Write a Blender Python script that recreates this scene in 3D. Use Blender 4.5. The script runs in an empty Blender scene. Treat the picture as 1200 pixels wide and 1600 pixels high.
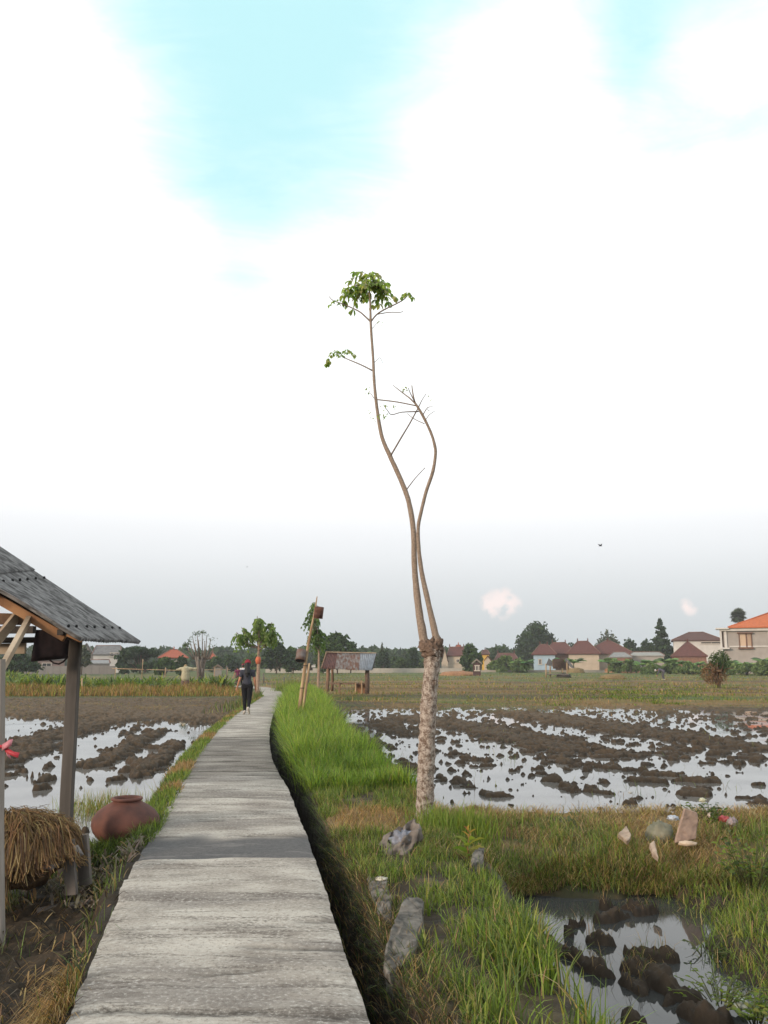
import bpy, math, random
import numpy as np
from mathutils import Vector, Matrix, noise as mnoise

S = bpy.context.scene
COL = S.collection
R = math.radians
rng = np.random.default_rng(7)
random.seed(7)

# ------------------------------------------------------------------ camera
FPX, TH, HC = 1340.0, R(10.0), 1.53
cam_d = bpy.data.cameras.new('camera')
cam = bpy.data.objects.new('camera', cam_d)
COL.objects.link(cam)
cam.location = (0, 0, HC)
cam.rotation_euler = (R(90) + TH, 0, 0)
cam_d.sensor_fit = 'VERTICAL'
cam_d.sensor_height = 24
cam_d.lens = 24 * FPX / 1600
cam_d.clip_start = 0.05
cam_d.clip_end = 9000
S.camera = cam

# ------------------------------------------------------------------ render and exposure
S.view_settings.view_transform = 'Standard'
S.view_settings.look = 'None'
S.view_settings.exposure = 0.1
S.view_settings.gamma = 1.0
S.render.engine = 'CYCLES'
S.cycles.max_bounces = 6
S.cycles.transparent_max_bounces = 6
S.cycles.volume_bounces = 1
S.cycles.use_denoising = True
S.cycles.sample_clamp_indirect = 6

# ------------------------------------------------------------------ sun, low in the west behind the camera on its left
SUN_EL, SUN_AZ = R(15), R(232)          # azimuth clockwise from +Y
sd = bpy.data.lights.new('sun', 'SUN')
sd.energy = 2.9
sd.angle = R(10)
sd.color = (1.0, 0.80, 0.62)
sun = bpy.data.objects.new('sun', sd)
COL.objects.link(sun)
sv = Vector((math.sin(SUN_AZ) * math.cos(SUN_EL), math.cos(SUN_AZ) * math.cos(SUN_EL), math.sin(SUN_EL)))
sun.rotation_euler = sv.to_track_quat('Z', 'Y').to_euler()


def ray(px, py):
    a = (px - 600) / FPX
    b = (800 - py) / FPX
    return a, math.cos(TH) - b * math.sin(TH), math.sin(TH) + b * math.cos(TH)


def gp(px, py, z=0.0):
    a, dy, dz = ray(px, py)
    t = (z - HC) / dz
    return Vector((a * t, dy * t, z))


def at(px, py, Y):
    a, dy, dz = ray(px, py)
    t = Y / dy
    return Vector((a * t, Y, HC + dz * t))


def pxm(Y):                              # metres per photo pixel at depth Y (near the horizon)
    return Y / 1.0154 / FPX


# ------------------------------------------------------------------ world: Nishita sky behind thin bright evening cloud
W = bpy.data.worlds.new('World')
S.world = W
W.use_nodes = True
nt = W.node_tree
nt.nodes.clear()


def wn(t, **k):
    n = nt.nodes.new(t)
    for a, b in k.items():
        setattr(n, a, b)
    return n


def L(a, b):
    nt.links.new(a, b)


def wmath(op, a, b=None, c=None, clamp=False):
    n = wn('ShaderNodeMath', operation=op)
    n.use_clamp = clamp
    for i, v in enumerate((a, b, c)):
        if v is None:
            continue
        if isinstance(v, (int, float)):
            n.inputs[i].default_value = v
        else:
            L(v, n.inputs[i])
    return n.outputs[0]


def wmaprange(v, a, b, c=0.0, d=1.0):
    n = wn('ShaderNodeMapRange', interpolation_type='SMOOTHSTEP')
    L(v, n.inputs['Value'])
    for nm, x in (('From Min', a), ('From Max', b), ('To Min', c), ('To Max', d)):
        n.inputs[nm].default_value = x
    return n.outputs[0]


def wmix(f, a, b):
    n = wn('ShaderNodeMix', data_type='RGBA')
    if isinstance(f, (int, float)):
        n.inputs[0].default_value = f
    else:
        L(f, n.inputs[0])
    for i, v in ((6, a), (7, b)):
        if isinstance(v, tuple):
            n.inputs[i].default_value = v + (1,)
        else:
            L(v, n.inputs[i])
    return n.outputs[2]


tc = wn('ShaderNodeTexCoord')
sep = wn('ShaderNodeSeparateXYZ')
L(tc.outputs['Generated'], sep.inputs[0])
sky = wn('ShaderNodeTexSky', sky_type='NISHITA')
sky.sun_disc = False
sky.sun_elevation = SUN_EL
sky.sun_rotation = SUN_AZ
sky.dust_density = 3.0
# cloud brightness with elevation
ramp = wn('ShaderNodeValToRGB')
L(sep.outputs['Z'], ramp.inputs[0])
cr = ramp.color_ramp
cr.interpolation = 'B_SPLINE'
stops = [(0.0, (5.9, 6.4, 6.75)), (0.03, (6.15, 6.6, 6.95)), (0.065, (6.9, 7.25, 7.55)), (0.095, (7.8, 8.05, 8.3)),
         (0.125, (8.8, 9.0, 9.25)), (0.165, (9.8, 9.9, 10.1)), (0.25, (12.4, 12.4, 12.4)), (0.5, (13.5, 13.5, 13.4)),
         (1.0, (13.0, 13.2, 13.4))]
while len(cr.elements) < len(stops):
    cr.elements.new(0.5)
for e, (p, c) in zip(cr.elements, stops):
    e.position = p
    e.color = tuple(v / 14 for v in c) + (1,)
sc = wn('ShaderNodeVectorMath', operation='SCALE')
L(ramp.outputs[0], sc.inputs[0])
sc.inputs['Scale'].default_value = 14
cloud = sc.outputs[0]
# openings in the cloud where the thin cyan sky shows
wob = wn('ShaderNodeTexNoise')
L(tc.outputs['Generated'], wob.inputs['Vector'])
wob.inputs['Scale'].default_value = 4.0
wob.inputs['Detail'].default_value = 9
wob.inputs['Roughness'].default_value = 0.6
wob.inputs['Distortion'].default_value = 0.6
wmp = wn('ShaderNodeMapping')
L(tc.outputs['Generated'], wmp.inputs[0])
wmp.inputs['Rotation'].default_value = (0, R(-38), 0)
wmp.inputs['Scale'].default_value = (3.2, 6, 11)
wis = wn('ShaderNodeTexNoise')
L(wmp.outputs[0], wis.inputs['Vector'])
wis.inputs['Scale'].default_value = 1.6
wis.inputs['Detail'].default_value = 9
wis.inputs['Roughness'].default_value = .66
wis.inputs['Distortion'].default_value = .8
acc = wmath('MULTIPLY_ADD', wob.outputs[0], 1.1, -0.60)
acc = wmath('ADD', acc, wmath('MULTIPLY_ADD', wis.outputs[0], 1.2, -0.60))
for px, py, rad, amp in ((380, 40, 19, .46), (310, 250, 12, .34), (340, 370, 6, .14), (500, 190, 9, .26), (620, 60, 13, .30), (760, -20, 12, .34), (1000, -40, 15, .46),
                         (1045, 70, 8, .22), (1190, -30, 12, .40), (1080, 300, 8, .12), (180, 60, 10, .2), (700, -150, 25, .3)):
    v = Vector(ray(px, py)).normalized()
    d = wn('ShaderNodeVectorMath', operation='DOT_PRODUCT')
    L(tc.outputs['Generated'], d.inputs[0])
    d.inputs[1].default_value = v
    acc = wmath('ADD', acc, wmaprange(d.outputs['Value'], math.cos(R(rad)), 1.0, 0.0, amp))
for px, py, rad, amp in ((660, 110, 6, -.34), (800, 60, 4, -.30), (880, 20, 4, -.26), (940, 210, 14, -.6), (1150, 60, 5, -.4), (1090, 120, 4, -.25), (-20, 130, 11, -.6), (60, 360, 14, -.5), (780, 150, 8, -.4), (560, 330, 9, -.4), (200, 420, 7, -.3)):
    v = Vector(ray(px, py)).normalized()
    d = wn('ShaderNodeVectorMath', operation='DOT_PRODUCT')
    L(tc.outputs['Generated'], d.inputs[0])
    d.inputs[1].default_value = v
    acc = wmath('ADD', acc, wmaprange(d.outputs['Value'], math.cos(R(rad)), 1.0, 0.0, amp))
openm = wmaprange(acc, -0.55, 1.35, 0.0, 1.0)
openm = wmath('MULTIPLY', openm, wmaprange(sep.outputs['Z'], 0.20, 0.46))
col = wmix(openm, cloud, (5.8, 9.4, 9.85))
# two small pink evening cumuli low over the horizon
for px, py, rad in ((763, 942, .55), (776, 938, .7), (789, 934, .62), (800, 943, .6), (781, 950, .75), (768, 952, .5), (1072, 945, .38), (1078, 951, .42)):
    v = Vector(ray(px, py)).normalized()
    d = wn('ShaderNodeVectorMath', operation='DOT_PRODUCT')
    L(tc.outputs['Generated'], d.inputs[0])
    d.inputs[1].default_value = v
    n2 = wn('ShaderNodeTexNoise')
    L(tc.outputs['Generated'], n2.inputs['Vector'])
    n2.inputs['Scale'].default_value = 70
    n2.inputs['Detail'].default_value = 4
    m = wmaprange(d.outputs['Value'], math.cos(R(rad * 1.35)), math.cos(R(rad * .2)))
    m = wmath('MULTIPLY', m, wmath('MULTIPLY_ADD', n2.outputs[0], 5.0, -1.75, clamp=True), clamp=True)
    col = wmix(wmath('MULTIPLY', m, 0.75), col, (10.2, 8.9, 8.7))
col = wmix(0.93, sky.outputs[0], col)
bg = wn('ShaderNodeBackground')
L(col, bg.inputs[0])
bg.inputs[1].default_value = 0.1
ow = wn('ShaderNodeOutputWorld')
L(bg.outputs[0], ow.inputs['Surface'])


# ------------------------------------------------------------------ numpy noise
def _grad(ix, iy, seed):
    h = (ix.astype(np.int64) * 374761393 + iy.astype(np.int64) * 668265263 + seed * 974634599) & 0xFFFFFFFF
    h = ((h ^ (h >> 13)) * 1274126177) & 0xFFFFFFFF
    h = h ^ (h >> 16)
    a = (h & 0xFFFF) / 65536.0 * 2 * np.pi
    return np.cos(a), np.sin(a)


def perlin(x, y, seed=0):
    x = np.asarray(x, float); y = np.asarray(y, float)
    ix = np.floor(x); iy = np.floor(y)
    fx = x - ix; fy = y - iy
    u = fx * fx * fx * (fx * (fx * 6 - 15) + 10); v = fy * fy * fy * (fy * (fy * 6 - 15) + 10)

    def g(ox, oy):
        gx, gy = _grad(ix + ox, iy + oy, seed)
        return gx * (fx - ox) + gy * (fy - oy)
    a = g(0, 0); b = g(1, 0); c = g(0, 1); d = g(1, 1)
    return 1.5 * ((a + (b - a) * u) + ((c + (d - c) * u) - (a + (b - a) * u)) * v)


def fbm(x, y, f, oc=4, seed=0, gain=.5):
    s = 0; a = 1.0; t = 0
    for i in range(oc):
        s = s + a * perlin(x * f, y * f, seed + i * 17)
        t += a; a *= gain; f *= 2.03
    return s / t


def ss(a, b, x):
    t = np.clip((x - a) / (b - a), 0, 1)
    return t * t * (3 - 2 * t)


def mixc(c, d, m):
    return c + (np.asarray(d) - c) * m[..., None]


# ------------------------------------------------------------------ materials
MATS = {}


def newmat(name):
    m = bpy.data.materials.new(name)
    m.use_nodes = True
    n = m.node_tree
    n.nodes.clear()
    return m, n


class NB:                                # tiny node helper
    def __init__(s, name):
        s.m, s.t = newmat(name)
        s.out = s.t.nodes.new('ShaderNodeOutputMaterial')

    def n(s, t, **k):
        x = s.t.nodes.new(t)
        for a, b in k.items():
            setattr(x, a, b)
        return x

    def l(s, a, b):
        s.t.links.new(a, b)

    def noise(s, scale, detail=4, vec=None, stretch=None, rough=.55):
        if vec is None:
            vec = s.n('ShaderNodeTexCoord').outputs['Object']
        if stretch:
            mp = s.n('ShaderNodeMapping')
            mp.inputs['Scale'].default_value = stretch
            s.l(vec, mp.inputs[0]); vec = mp.outputs[0]
        x = s.n('ShaderNodeTexNoise')
        x.inputs['Scale'].default_value = scale
        x.inputs['Detail'].default_value = detail
        x.inputs['Roughness'].default_value = rough
        s.l(vec, x.inputs['Vector'])
        return x.outputs[0]

    def rng(s, v, a, b, c=0., d=1.):
        x = s.n('ShaderNodeMapRange')
        s.l(v, x.inputs[0])
        for i, q in enumerate((a, b, c, d)):
            x.inputs[i + 1].default_value = q
        return x.outputs[0]

    def mix(s, f, a, b, mode='MIX'):
        x = s.n('ShaderNodeMix', data_type='RGBA', blend_type=mode)
        if isinstance(f, (int, float)):
            x.inputs[0].default_value = f
        else:
            s.l(f, x.inputs[0])
        for i, v in ((6, a), (7, b)):
            if isinstance(v, tuple):
                x.inputs[i].default_value = v[:3] + (1,)
            else:
                s.l(v, x.inputs[i])
        return x.outputs[2]

    def attr(s, nm='col'):
        return s.n('ShaderNodeAttribute', attribute_name=nm).outputs['Color']

    def bsdf(s, color, rough=.8, bump=None, bstr=.3, bdist=.01, spec=.3, metal=0.):
        p = s.n('ShaderNodeBsdfPrincipled')
        if isinstance(color, tuple):
            p.inputs['Base Color'].default_value = color[:3] + (1,)
        else:
            s.l(color, p.inputs['Base Color'])
        if isinstance(rough, (int, float)):
            p.inputs['Roughness'].default_value = rough
        else:
            s.l(rough, p.inputs['Roughness'])
        p.inputs['Specular IOR Level'].default_value = spec
        p.inputs['Metallic'].default_value = metal
        if bump is not None:
            b = s.n('ShaderNodeBump')
            b.inputs['Strength'].default_value = bstr
            b.inputs['Distance'].default_value = bdist
            s.l(bump, b.inputs['Height'])
            s.l(b.outputs[0], p.inputs['Normal'])
        s.l(p.outputs[0], s.out.inputs[0])
        return p


def simple(name, c, c2=None, scale=8, rough=.8, bump=.3, bdist=.01, stretch=None, spec=.25, metal=0., lo=.35, hi=.65):
    if name in MATS:
        return MATS[name]
    b = NB(name)
    n = b.noise(scale, 5, stretch=stretch)
    if c2 is None:
        c2 = tuple(v * .7 for v in c)
    colr = b.mix(b.rng(n, lo, hi), c2, c)
    b.bsdf(colr, rough, n, bump, bdist, spec, metal)
    MATS[name] = b.m
    return b.m


def leafmat(name, transl=.35, rough=.6, gloss=.25):
    if name in MATS:
        return MATS[name]
    b = NB(name)
    c = b.attr()
    p = b.n('ShaderNodeBsdfPrincipled')
    b.l(c, p.inputs['Base Color'])
    p.inputs['Roughness'].default_value = rough
    p.inputs['Specular IOR Level'].default_value = gloss
    t = b.n('ShaderNodeBsdfTranslucent')
    b.l(b.mix(1.0, c, (1.25, 1.3, .7), 'MULTIPLY'), t.inputs[0])
    mx = b.n('ShaderNodeMixShader')
    mx.inputs[0].default_value = transl
    b.l(p.outputs[0], mx.inputs[1]); b.l(t.outputs[0], mx.inputs[2])
    b.l(mx.outputs[0], b.out.inputs[0])
    MATS[name] = b.m
    return b.m


# ------------------------------------------------------------------ mesh helpers
def link(o, parent=None):
    COL.objects.link(o)
    if parent is not None:
        o.parent = parent
    return o


def np_obj(name, V, Q, mat, cols=None, parent=None, smooth=False, uv=None):
    me = bpy.data.meshes.new(name)
    V = np.ascontiguousarray(V, dtype=np.float32); Q = np.ascontiguousarray(Q, dtype=np.int32)
    me.vertices.add(len(V)); me.vertices.foreach_set('co', V.ravel())
    k = Q.shape[1]
    me.loops.add(Q.size); me.loops.foreach_set('vertex_index', Q.ravel())
    me.polygons.add(len(Q))
    me.polygons.foreach_set('loop_start', np.arange(0, Q.size, k, dtype=np.int32))
    if smooth:
        me.polygons.foreach_set('use_smooth', np.ones(len(Q), dtype=bool))
    if cols is not None:
        a = me.color_attributes.new('col', 'FLOAT_COLOR', 'POINT')
        c4 = np.ones((len(V), 4), np.float32); c4[:, :3] = cols
        a.data.foreach_set('color', c4.ravel())
    me.update(calc_edges=True)
    me.validate()
    if uv is not None:
        l = me.uv_layers.new(name='UVMap')
        l.data.foreach_set('uv', np.ascontiguousarray(uv[Q.ravel()], np.float32).ravel())
    me.materials.append(mat)
    o = bpy.data.objects.new(name, me)
    return link(o, parent)


class MB:
    def __init__(s):
        s.v = []; s.f = []; s.c = []

    def add(s, vs, fs, col=None):
        b = len(s.v)
        s.v += [tuple(v) for v in vs]
        s.f += [tuple(i + b for i in f) for f in fs]
        s.c += [col or (1, 1, 1)] * len(vs)

    def box(s, c, size, rot=None, jit=0.):
        c = Vector(c); hx, hy, hz = (q / 2 for q in size)
        vs = []
        for x, y, z in ((-1, -1, -1), (1, -1, -1), (1, 1, -1), (-1, 1, -1), (-1, -1, 1), (1, -1, 1), (1, 1, 1), (-1, 1, 1)):
            p = Vector((x * hx + random.uniform(-jit, jit), y * hy + random.uniform(-jit, jit), z * hz + random.uniform(-jit, jit)))
            if rot is not None:
                p = rot @ p
            vs.append(c + p)
        s.add(vs, [(0, 3, 2, 1), (4, 5, 6, 7), (0, 1, 5, 4), (1, 2, 6, 5), (2, 3, 7, 6), (3, 0, 4, 7)])

    def beam(s, p0, p1, w, h, roll=0.):
        p0 = Vector(p0); p1 = Vector(p1); d = p1 - p0
        q = d.to_track_quat('X', 'Z').to_matrix() @ Matrix.Rotation(roll, 3, 'X')
        s.box((p0 + p1) / 2, (d.length, w, h), q)

    def tube(s, pts, rad, n=8, jit=0., cap=True, nfreq=8., seed=0.):
        pts = [Vector(p) for p in pts]
        if isinstance(rad, (int, float)):
            rad = [rad] * len(pts)
        b = len(s.v); up = None
        for i, p in enumerate(pts):
            d = (pts[min(i + 1, len(pts) - 1)] - pts[max(i - 1, 0)]).normalized()
            if up is None:
                up = d.orthogonal().normalized()
            up = (up - d * up.dot(d)).normalized()
            sd_ = d.cross(up)
            for k in range(n):
                a = 2 * math.pi * k / n
                o = up * math.cos(a) + sd_ * math.sin(a)
                r = rad[i]
                if jit:
                    q = p + o * r
                    r *= 1 + jit * mnoise.fractal(q * nfreq + Vector((seed, seed, 0)), .6, 2.0, 4)
                s.v.append(tuple(p + o * r)); s.c.append((1, 1, 1))
        for i in range(len(pts) - 1):
            for k in range(n):
                a0 = b + i * n + k; a1 = b + i * n + (k + 1) % n
                s.f.append((a0, a1, a1 + n, a0 + n))
        if cap:
            s.f.append(tuple(b + k for k in range(n))[::-1])
            s.f.append(tuple(b + (len(pts) - 1) * n + k for k in range(n)))

    def capsule(s, p0, r0, p1, r1, n=12, m=4):
        p0 = Vector(p0); p1 = Vector(p1); d = p1 - p0
        ln = d.length
        d = d.normalized() if ln > 1e-6 else Vector((0, 0, 1))
        pts, rad = [], []
        for i in range(m + 1):
            a = math.pi / 2 * i / m
            pts.append(p0 - d * r0 * math.cos(a) * .999); rad.append(max(r0 * math.sin(a), r0 * .02))
        for i in range(m + 1):
            a = math.pi / 2 * i / m
            pts.append(p1 + d * r1 * math.sin(a) * .999 + d * 1e-5); rad.append(max(r1 * math.cos(a), r1 * .02))
        s.tube(pts, rad, n)

    def lathe(s, prof, c=(0, 0, 0), n=32):
        b = len(s.v); c = Vector(c)
        for r, z in prof:
            for k in range(n):
                a = 2 * math.pi * k / n
                s.v.append((c.x + r * math.cos(a), c.y + r * math.sin(a), c.z + z)); s.c.append((1, 1, 1))
        for i in range(len(prof) - 1):
            for k in range(n):
                a0 = b + i * n + k; a1 = b + i * n + (k + 1) % n
                s.f.append((a0, a1, a1 + n, a0 + n))

    def ell(s, c, r, n=14, m=9, jit=0., freq=3., seed=0.):
        c = Vector(c); b = len(s.v)
        for i in range(m + 1):
            t = math.pi * i / m
            for k in range(n):
                a = 2 * math.pi * k / n
                d = Vector((math.sin(t) * math.cos(a), math.sin(t) * math.sin(a), math.cos(t)))
                g = 1 + (jit * mnoise.fractal(d * freq + Vector((seed, 0, seed)), .6, 2, 4) if jit else 0)
                s.v.append(tuple(c + Vector((d.x * r[0], d.y * r[1], d.z * r[2])) * g)); s.c.append((1, 1, 1))
        for i in range(m):
            for k in range(n):
                a0 = b + i * n + k; a1 = b + i * n + (k + 1) % n
                s.f.append((a0, a0 + n, a1 + n, a1))

    def build(s, name, mat, parent=None, smooth=False, cols=False, kids_origin=True):
        me = bpy.data.meshes.new(name)
        off = Vector((0, 0, 0))
        if parent is not None:
            q = parent
            while q is not None:
                off += q.location; q = q.parent
        vs = [(v[0] - off.x, v[1] - off.y, v[2] - off.z) for v in s.v]
        me.from_pydata(vs, [], s.f)
        if cols:
            a = me.color_attributes.new('col', 'FLOAT_COLOR', 'POINT')
            a.data.foreach_set('color', [q for c in s.c for q in (c[0], c[1], c[2], 1)])
        if smooth:
            me.polygons.foreach_set('use_smooth', [True] * len(me.polygons))
        me.materials.append(mat)
        me.update()
        return link(bpy.data.objects.new(name, me), parent)


def remesh(mb, name, mat, parent=None, voxel=.01, smooth=4):
    o = mb.build(name, mat, parent)
    m = o.modifiers.new('r', 'REMESH'); m.mode = 'VOXEL'; m.voxel_size = voxel
    if smooth:
        q = o.modifiers.new('s', 'SMOOTH'); q.iterations = smooth; q.factor = .5
    dg = bpy.context.evaluated_depsgraph_get()
    me = bpy.data.meshes.new_from_object(o.evaluated_get(dg))
    o.modifiers.clear()
    old = o.data
    o.data = me
    me.name = name
    bpy.data.meshes.remove(old)
    if not me.materials:
        me.materials.append(mat)
    me.polygons.foreach_set('use_smooth', [True] * len(me.polygons))
    return o


def tag(o, label, cat, group=None, kind=None):
    o['label'] = label
    o['category'] = cat
    if group:
        o['group'] = group
    if kind:
        o['kind'] = kind
    return o


def thing(name, loc, label, cat, group=None):
    e = bpy.data.objects.new(name, None)
    e.location = loc
    link(e)
    return tag(e, label, cat, group)


def struct(o, label=None, cat=None):
    o['kind'] = 'structure'
    if label:
        o['label'] = label; o['category'] = cat
    return o


def copy_tree(o, parent=None):
    c = o.copy(); link(c)
    if parent is not None:
        c.parent = parent
    for ch in list(o.children):
        copy_tree(ch, c)
    return c
# ------------------------------------------------------------------ path edges (metres), measured from the photograph
pl = [(108, 1597), (135, 1527), (167, 1453), (190, 1397), (203, 1350), (228, 1318), (247, 1285), (263, 1255), (287, 1213), (301, 1187), (318, 1164), (338, 1140),
      (362, 1120), (395, 1097), (411, 1087)]
pr = [(582, 1600), (543, 1500), (520, 1422), (490, 1333), (478, 1300), (450, 1230), (438, 1211), (425, 1185), (421, 1160), (421, 1140), (427, 1115), (437, 1100), (444, 1087)]
PL = [gp(*p) for p in pl] + [Vector((-6.75, 48, 0)), Vector((-8.2, 55, 0)), Vector((-10.8, 60, 0)), Vector((-19, 66, 0)), Vector((-45, 80, 0))]
PR = [gp(*p) for p in pr] + [Vector((-5.6, 48, 0)), Vector((-6.9, 55, 0)), Vector((-8.6, 59, 0)), Vector((-16, 64.3, 0)), Vector((-42, 78, 0))]


def ext(P):
    d = (P[1] - P[0]) / (P[1].y - P[0].y)
    P.insert(0, P[0] - d * (P[0].y + 12))
    return np.array([p.y for p in P]), np.array([p.x for p in P])


PLY, PLX = ext(PL)
PRY, PRX = ext(PR)


def xl(y):
    return np.interp(y, PLY, PLX)


def xr(y):
    return np.interp(y, PRY, PRX)


BKY = np.array([-12, 8, 10.7, 12.1, 15.8, 22.4, 34.5, 45, 60, 80])
BKX = np.array([.9, .9, .5, .12, -.58, -1.38, -2.55, -4.0, -6.6, -30])


def bankx(y):
    return np.interp(y, BKY, BKX)


ZR, ZL, ZP, ZD = -.30, -.40, -.36, -.52   # water levels: right field, left field, pond, ditch


def seg(x, y, a, b):
    d = (b.x - a.x, b.y - a.y); l2 = d[0] ** 2 + d[1] ** 2
    t = np.clip(((x - a.x) * d[0] + (y - a.y) * d[1]) / l2, 0, 1)
    return np.hypot(x - a.x - t * d[0], y - a.y - t * d[1])


# plough ridges of mud standing out of the water: photo points, half width in metres, strength
RIDR = [(530, 1135, 560, 1172, .55, .9), (560, 1172, 605, 1215, .38, .9), (600, 1128, 650, 1150, .5, .7), (640, 1122, 760, 1140, .9, 1), (740, 1135, 870, 1170, .85, 1.1),
        (800, 1113, 1000, 1143, 1.0, 1), (1000, 1143, 1200, 1172, .8, 1), (860, 1155, 960, 1180, .7, .8), (800, 1155, 905, 1198, .38, .7), (920, 1195, 1105, 1222, .3, .8),
        (705, 1218, 745, 1233, .16, .9), (850, 1217, 930, 1240, .22, .8), (1080, 1240, 1210, 1250, .22, .8), (1000, 1178, 1200, 1200, .45, .55),
        (690, 1175, 760, 1190, .35, .6), (980, 1215, 1100, 1235, .22, .6), (760, 1243, 800, 1246, .1, .7), (1060, 1170, 1200, 1190, .5, .7), (615, 1190, 640, 1205, .22, .7), (625, 1243, 645, 1250, .14, .8)]
RIDL = [(150, 1196, 250, 1142, .34, 1.0), (222, 1206, 274, 1162, .3, 1.0), (120, 1200, 165, 1178, .22, .5), (-60, 1205, 65, 1168, .7, 1), (30, 1165, 150, 1133, .8, 1.0), (140, 1130, 330, 1108, 1.2, 1.0),
        (190, 1150, 230, 1130, .2, .5), (150, 1222, 225, 1212, .16, .8), (60, 1222, 85, 1217, .16, 1.0), (10, 1212, 25, 1208, .1, .7), (80, 1200, 100, 1196, .16, .8), (60, 1236, 70, 1233, .08, .9), (50, 1215, 60, 1213, .06, .9)]
RIDR = [(gp(a, b, ZR), gp(c, d, ZR), w, s) for a, b, c, d, w, s in RIDR]
RIDL = [(gp(a, b, ZL), gp(c, d, ZL), w, s) for a, b, c, d, w, s in RIDL]
RIDP = [(835, 1474, 900, 1502, .11, 1.2), (900, 1502, 1000, 1550, .13, 1.1), (985, 1510, 1080, 1570, .17, 1), (945, 1420, 1010, 1422, .11, 1.1), (935, 1440, 1035, 1425, .10, 1.0),
        (935, 1472, 985, 1482, .11, 1.0), (985, 1490, 1045, 1500, .12, 1.0), (895, 1450, 910, 1446, .06, 1.2), (1080, 1400, 1110, 1390, .17, 1.0), (890, 1462, 894, 1462, .04, 1.0), (1050, 1570, 1110, 1600, .16, 1), (980, 1598, 1000, 1600, .1, 1)]
RIDP = [(gp(a, b, ZP), gp(c, d, ZP), w, s) for a, b, c, d, w, s in RIDP]


def ridge(x, y, L_, wob=.45):
    wx = x + wob * fbm(x, y, 1.3, 3, 5); wy = y + wob * fbm(x, y, 1.3, 3, 9)
    m = np.zeros_like(x)
    for a, b, w, s in L_:
        m = np.maximum(m, s * np.exp(-(seg(wx, wy, a, b) / w) ** 2))
    return m


FBY = np.array([40.5, 46, 53, 59, 68, 76, 88, 100, 118, 140])      # field bunds crossing the far paddies
FBC = [-.1, .25, -.35, -.15, -.45, .05, -.3, .3, .15, .45, .4]


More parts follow.
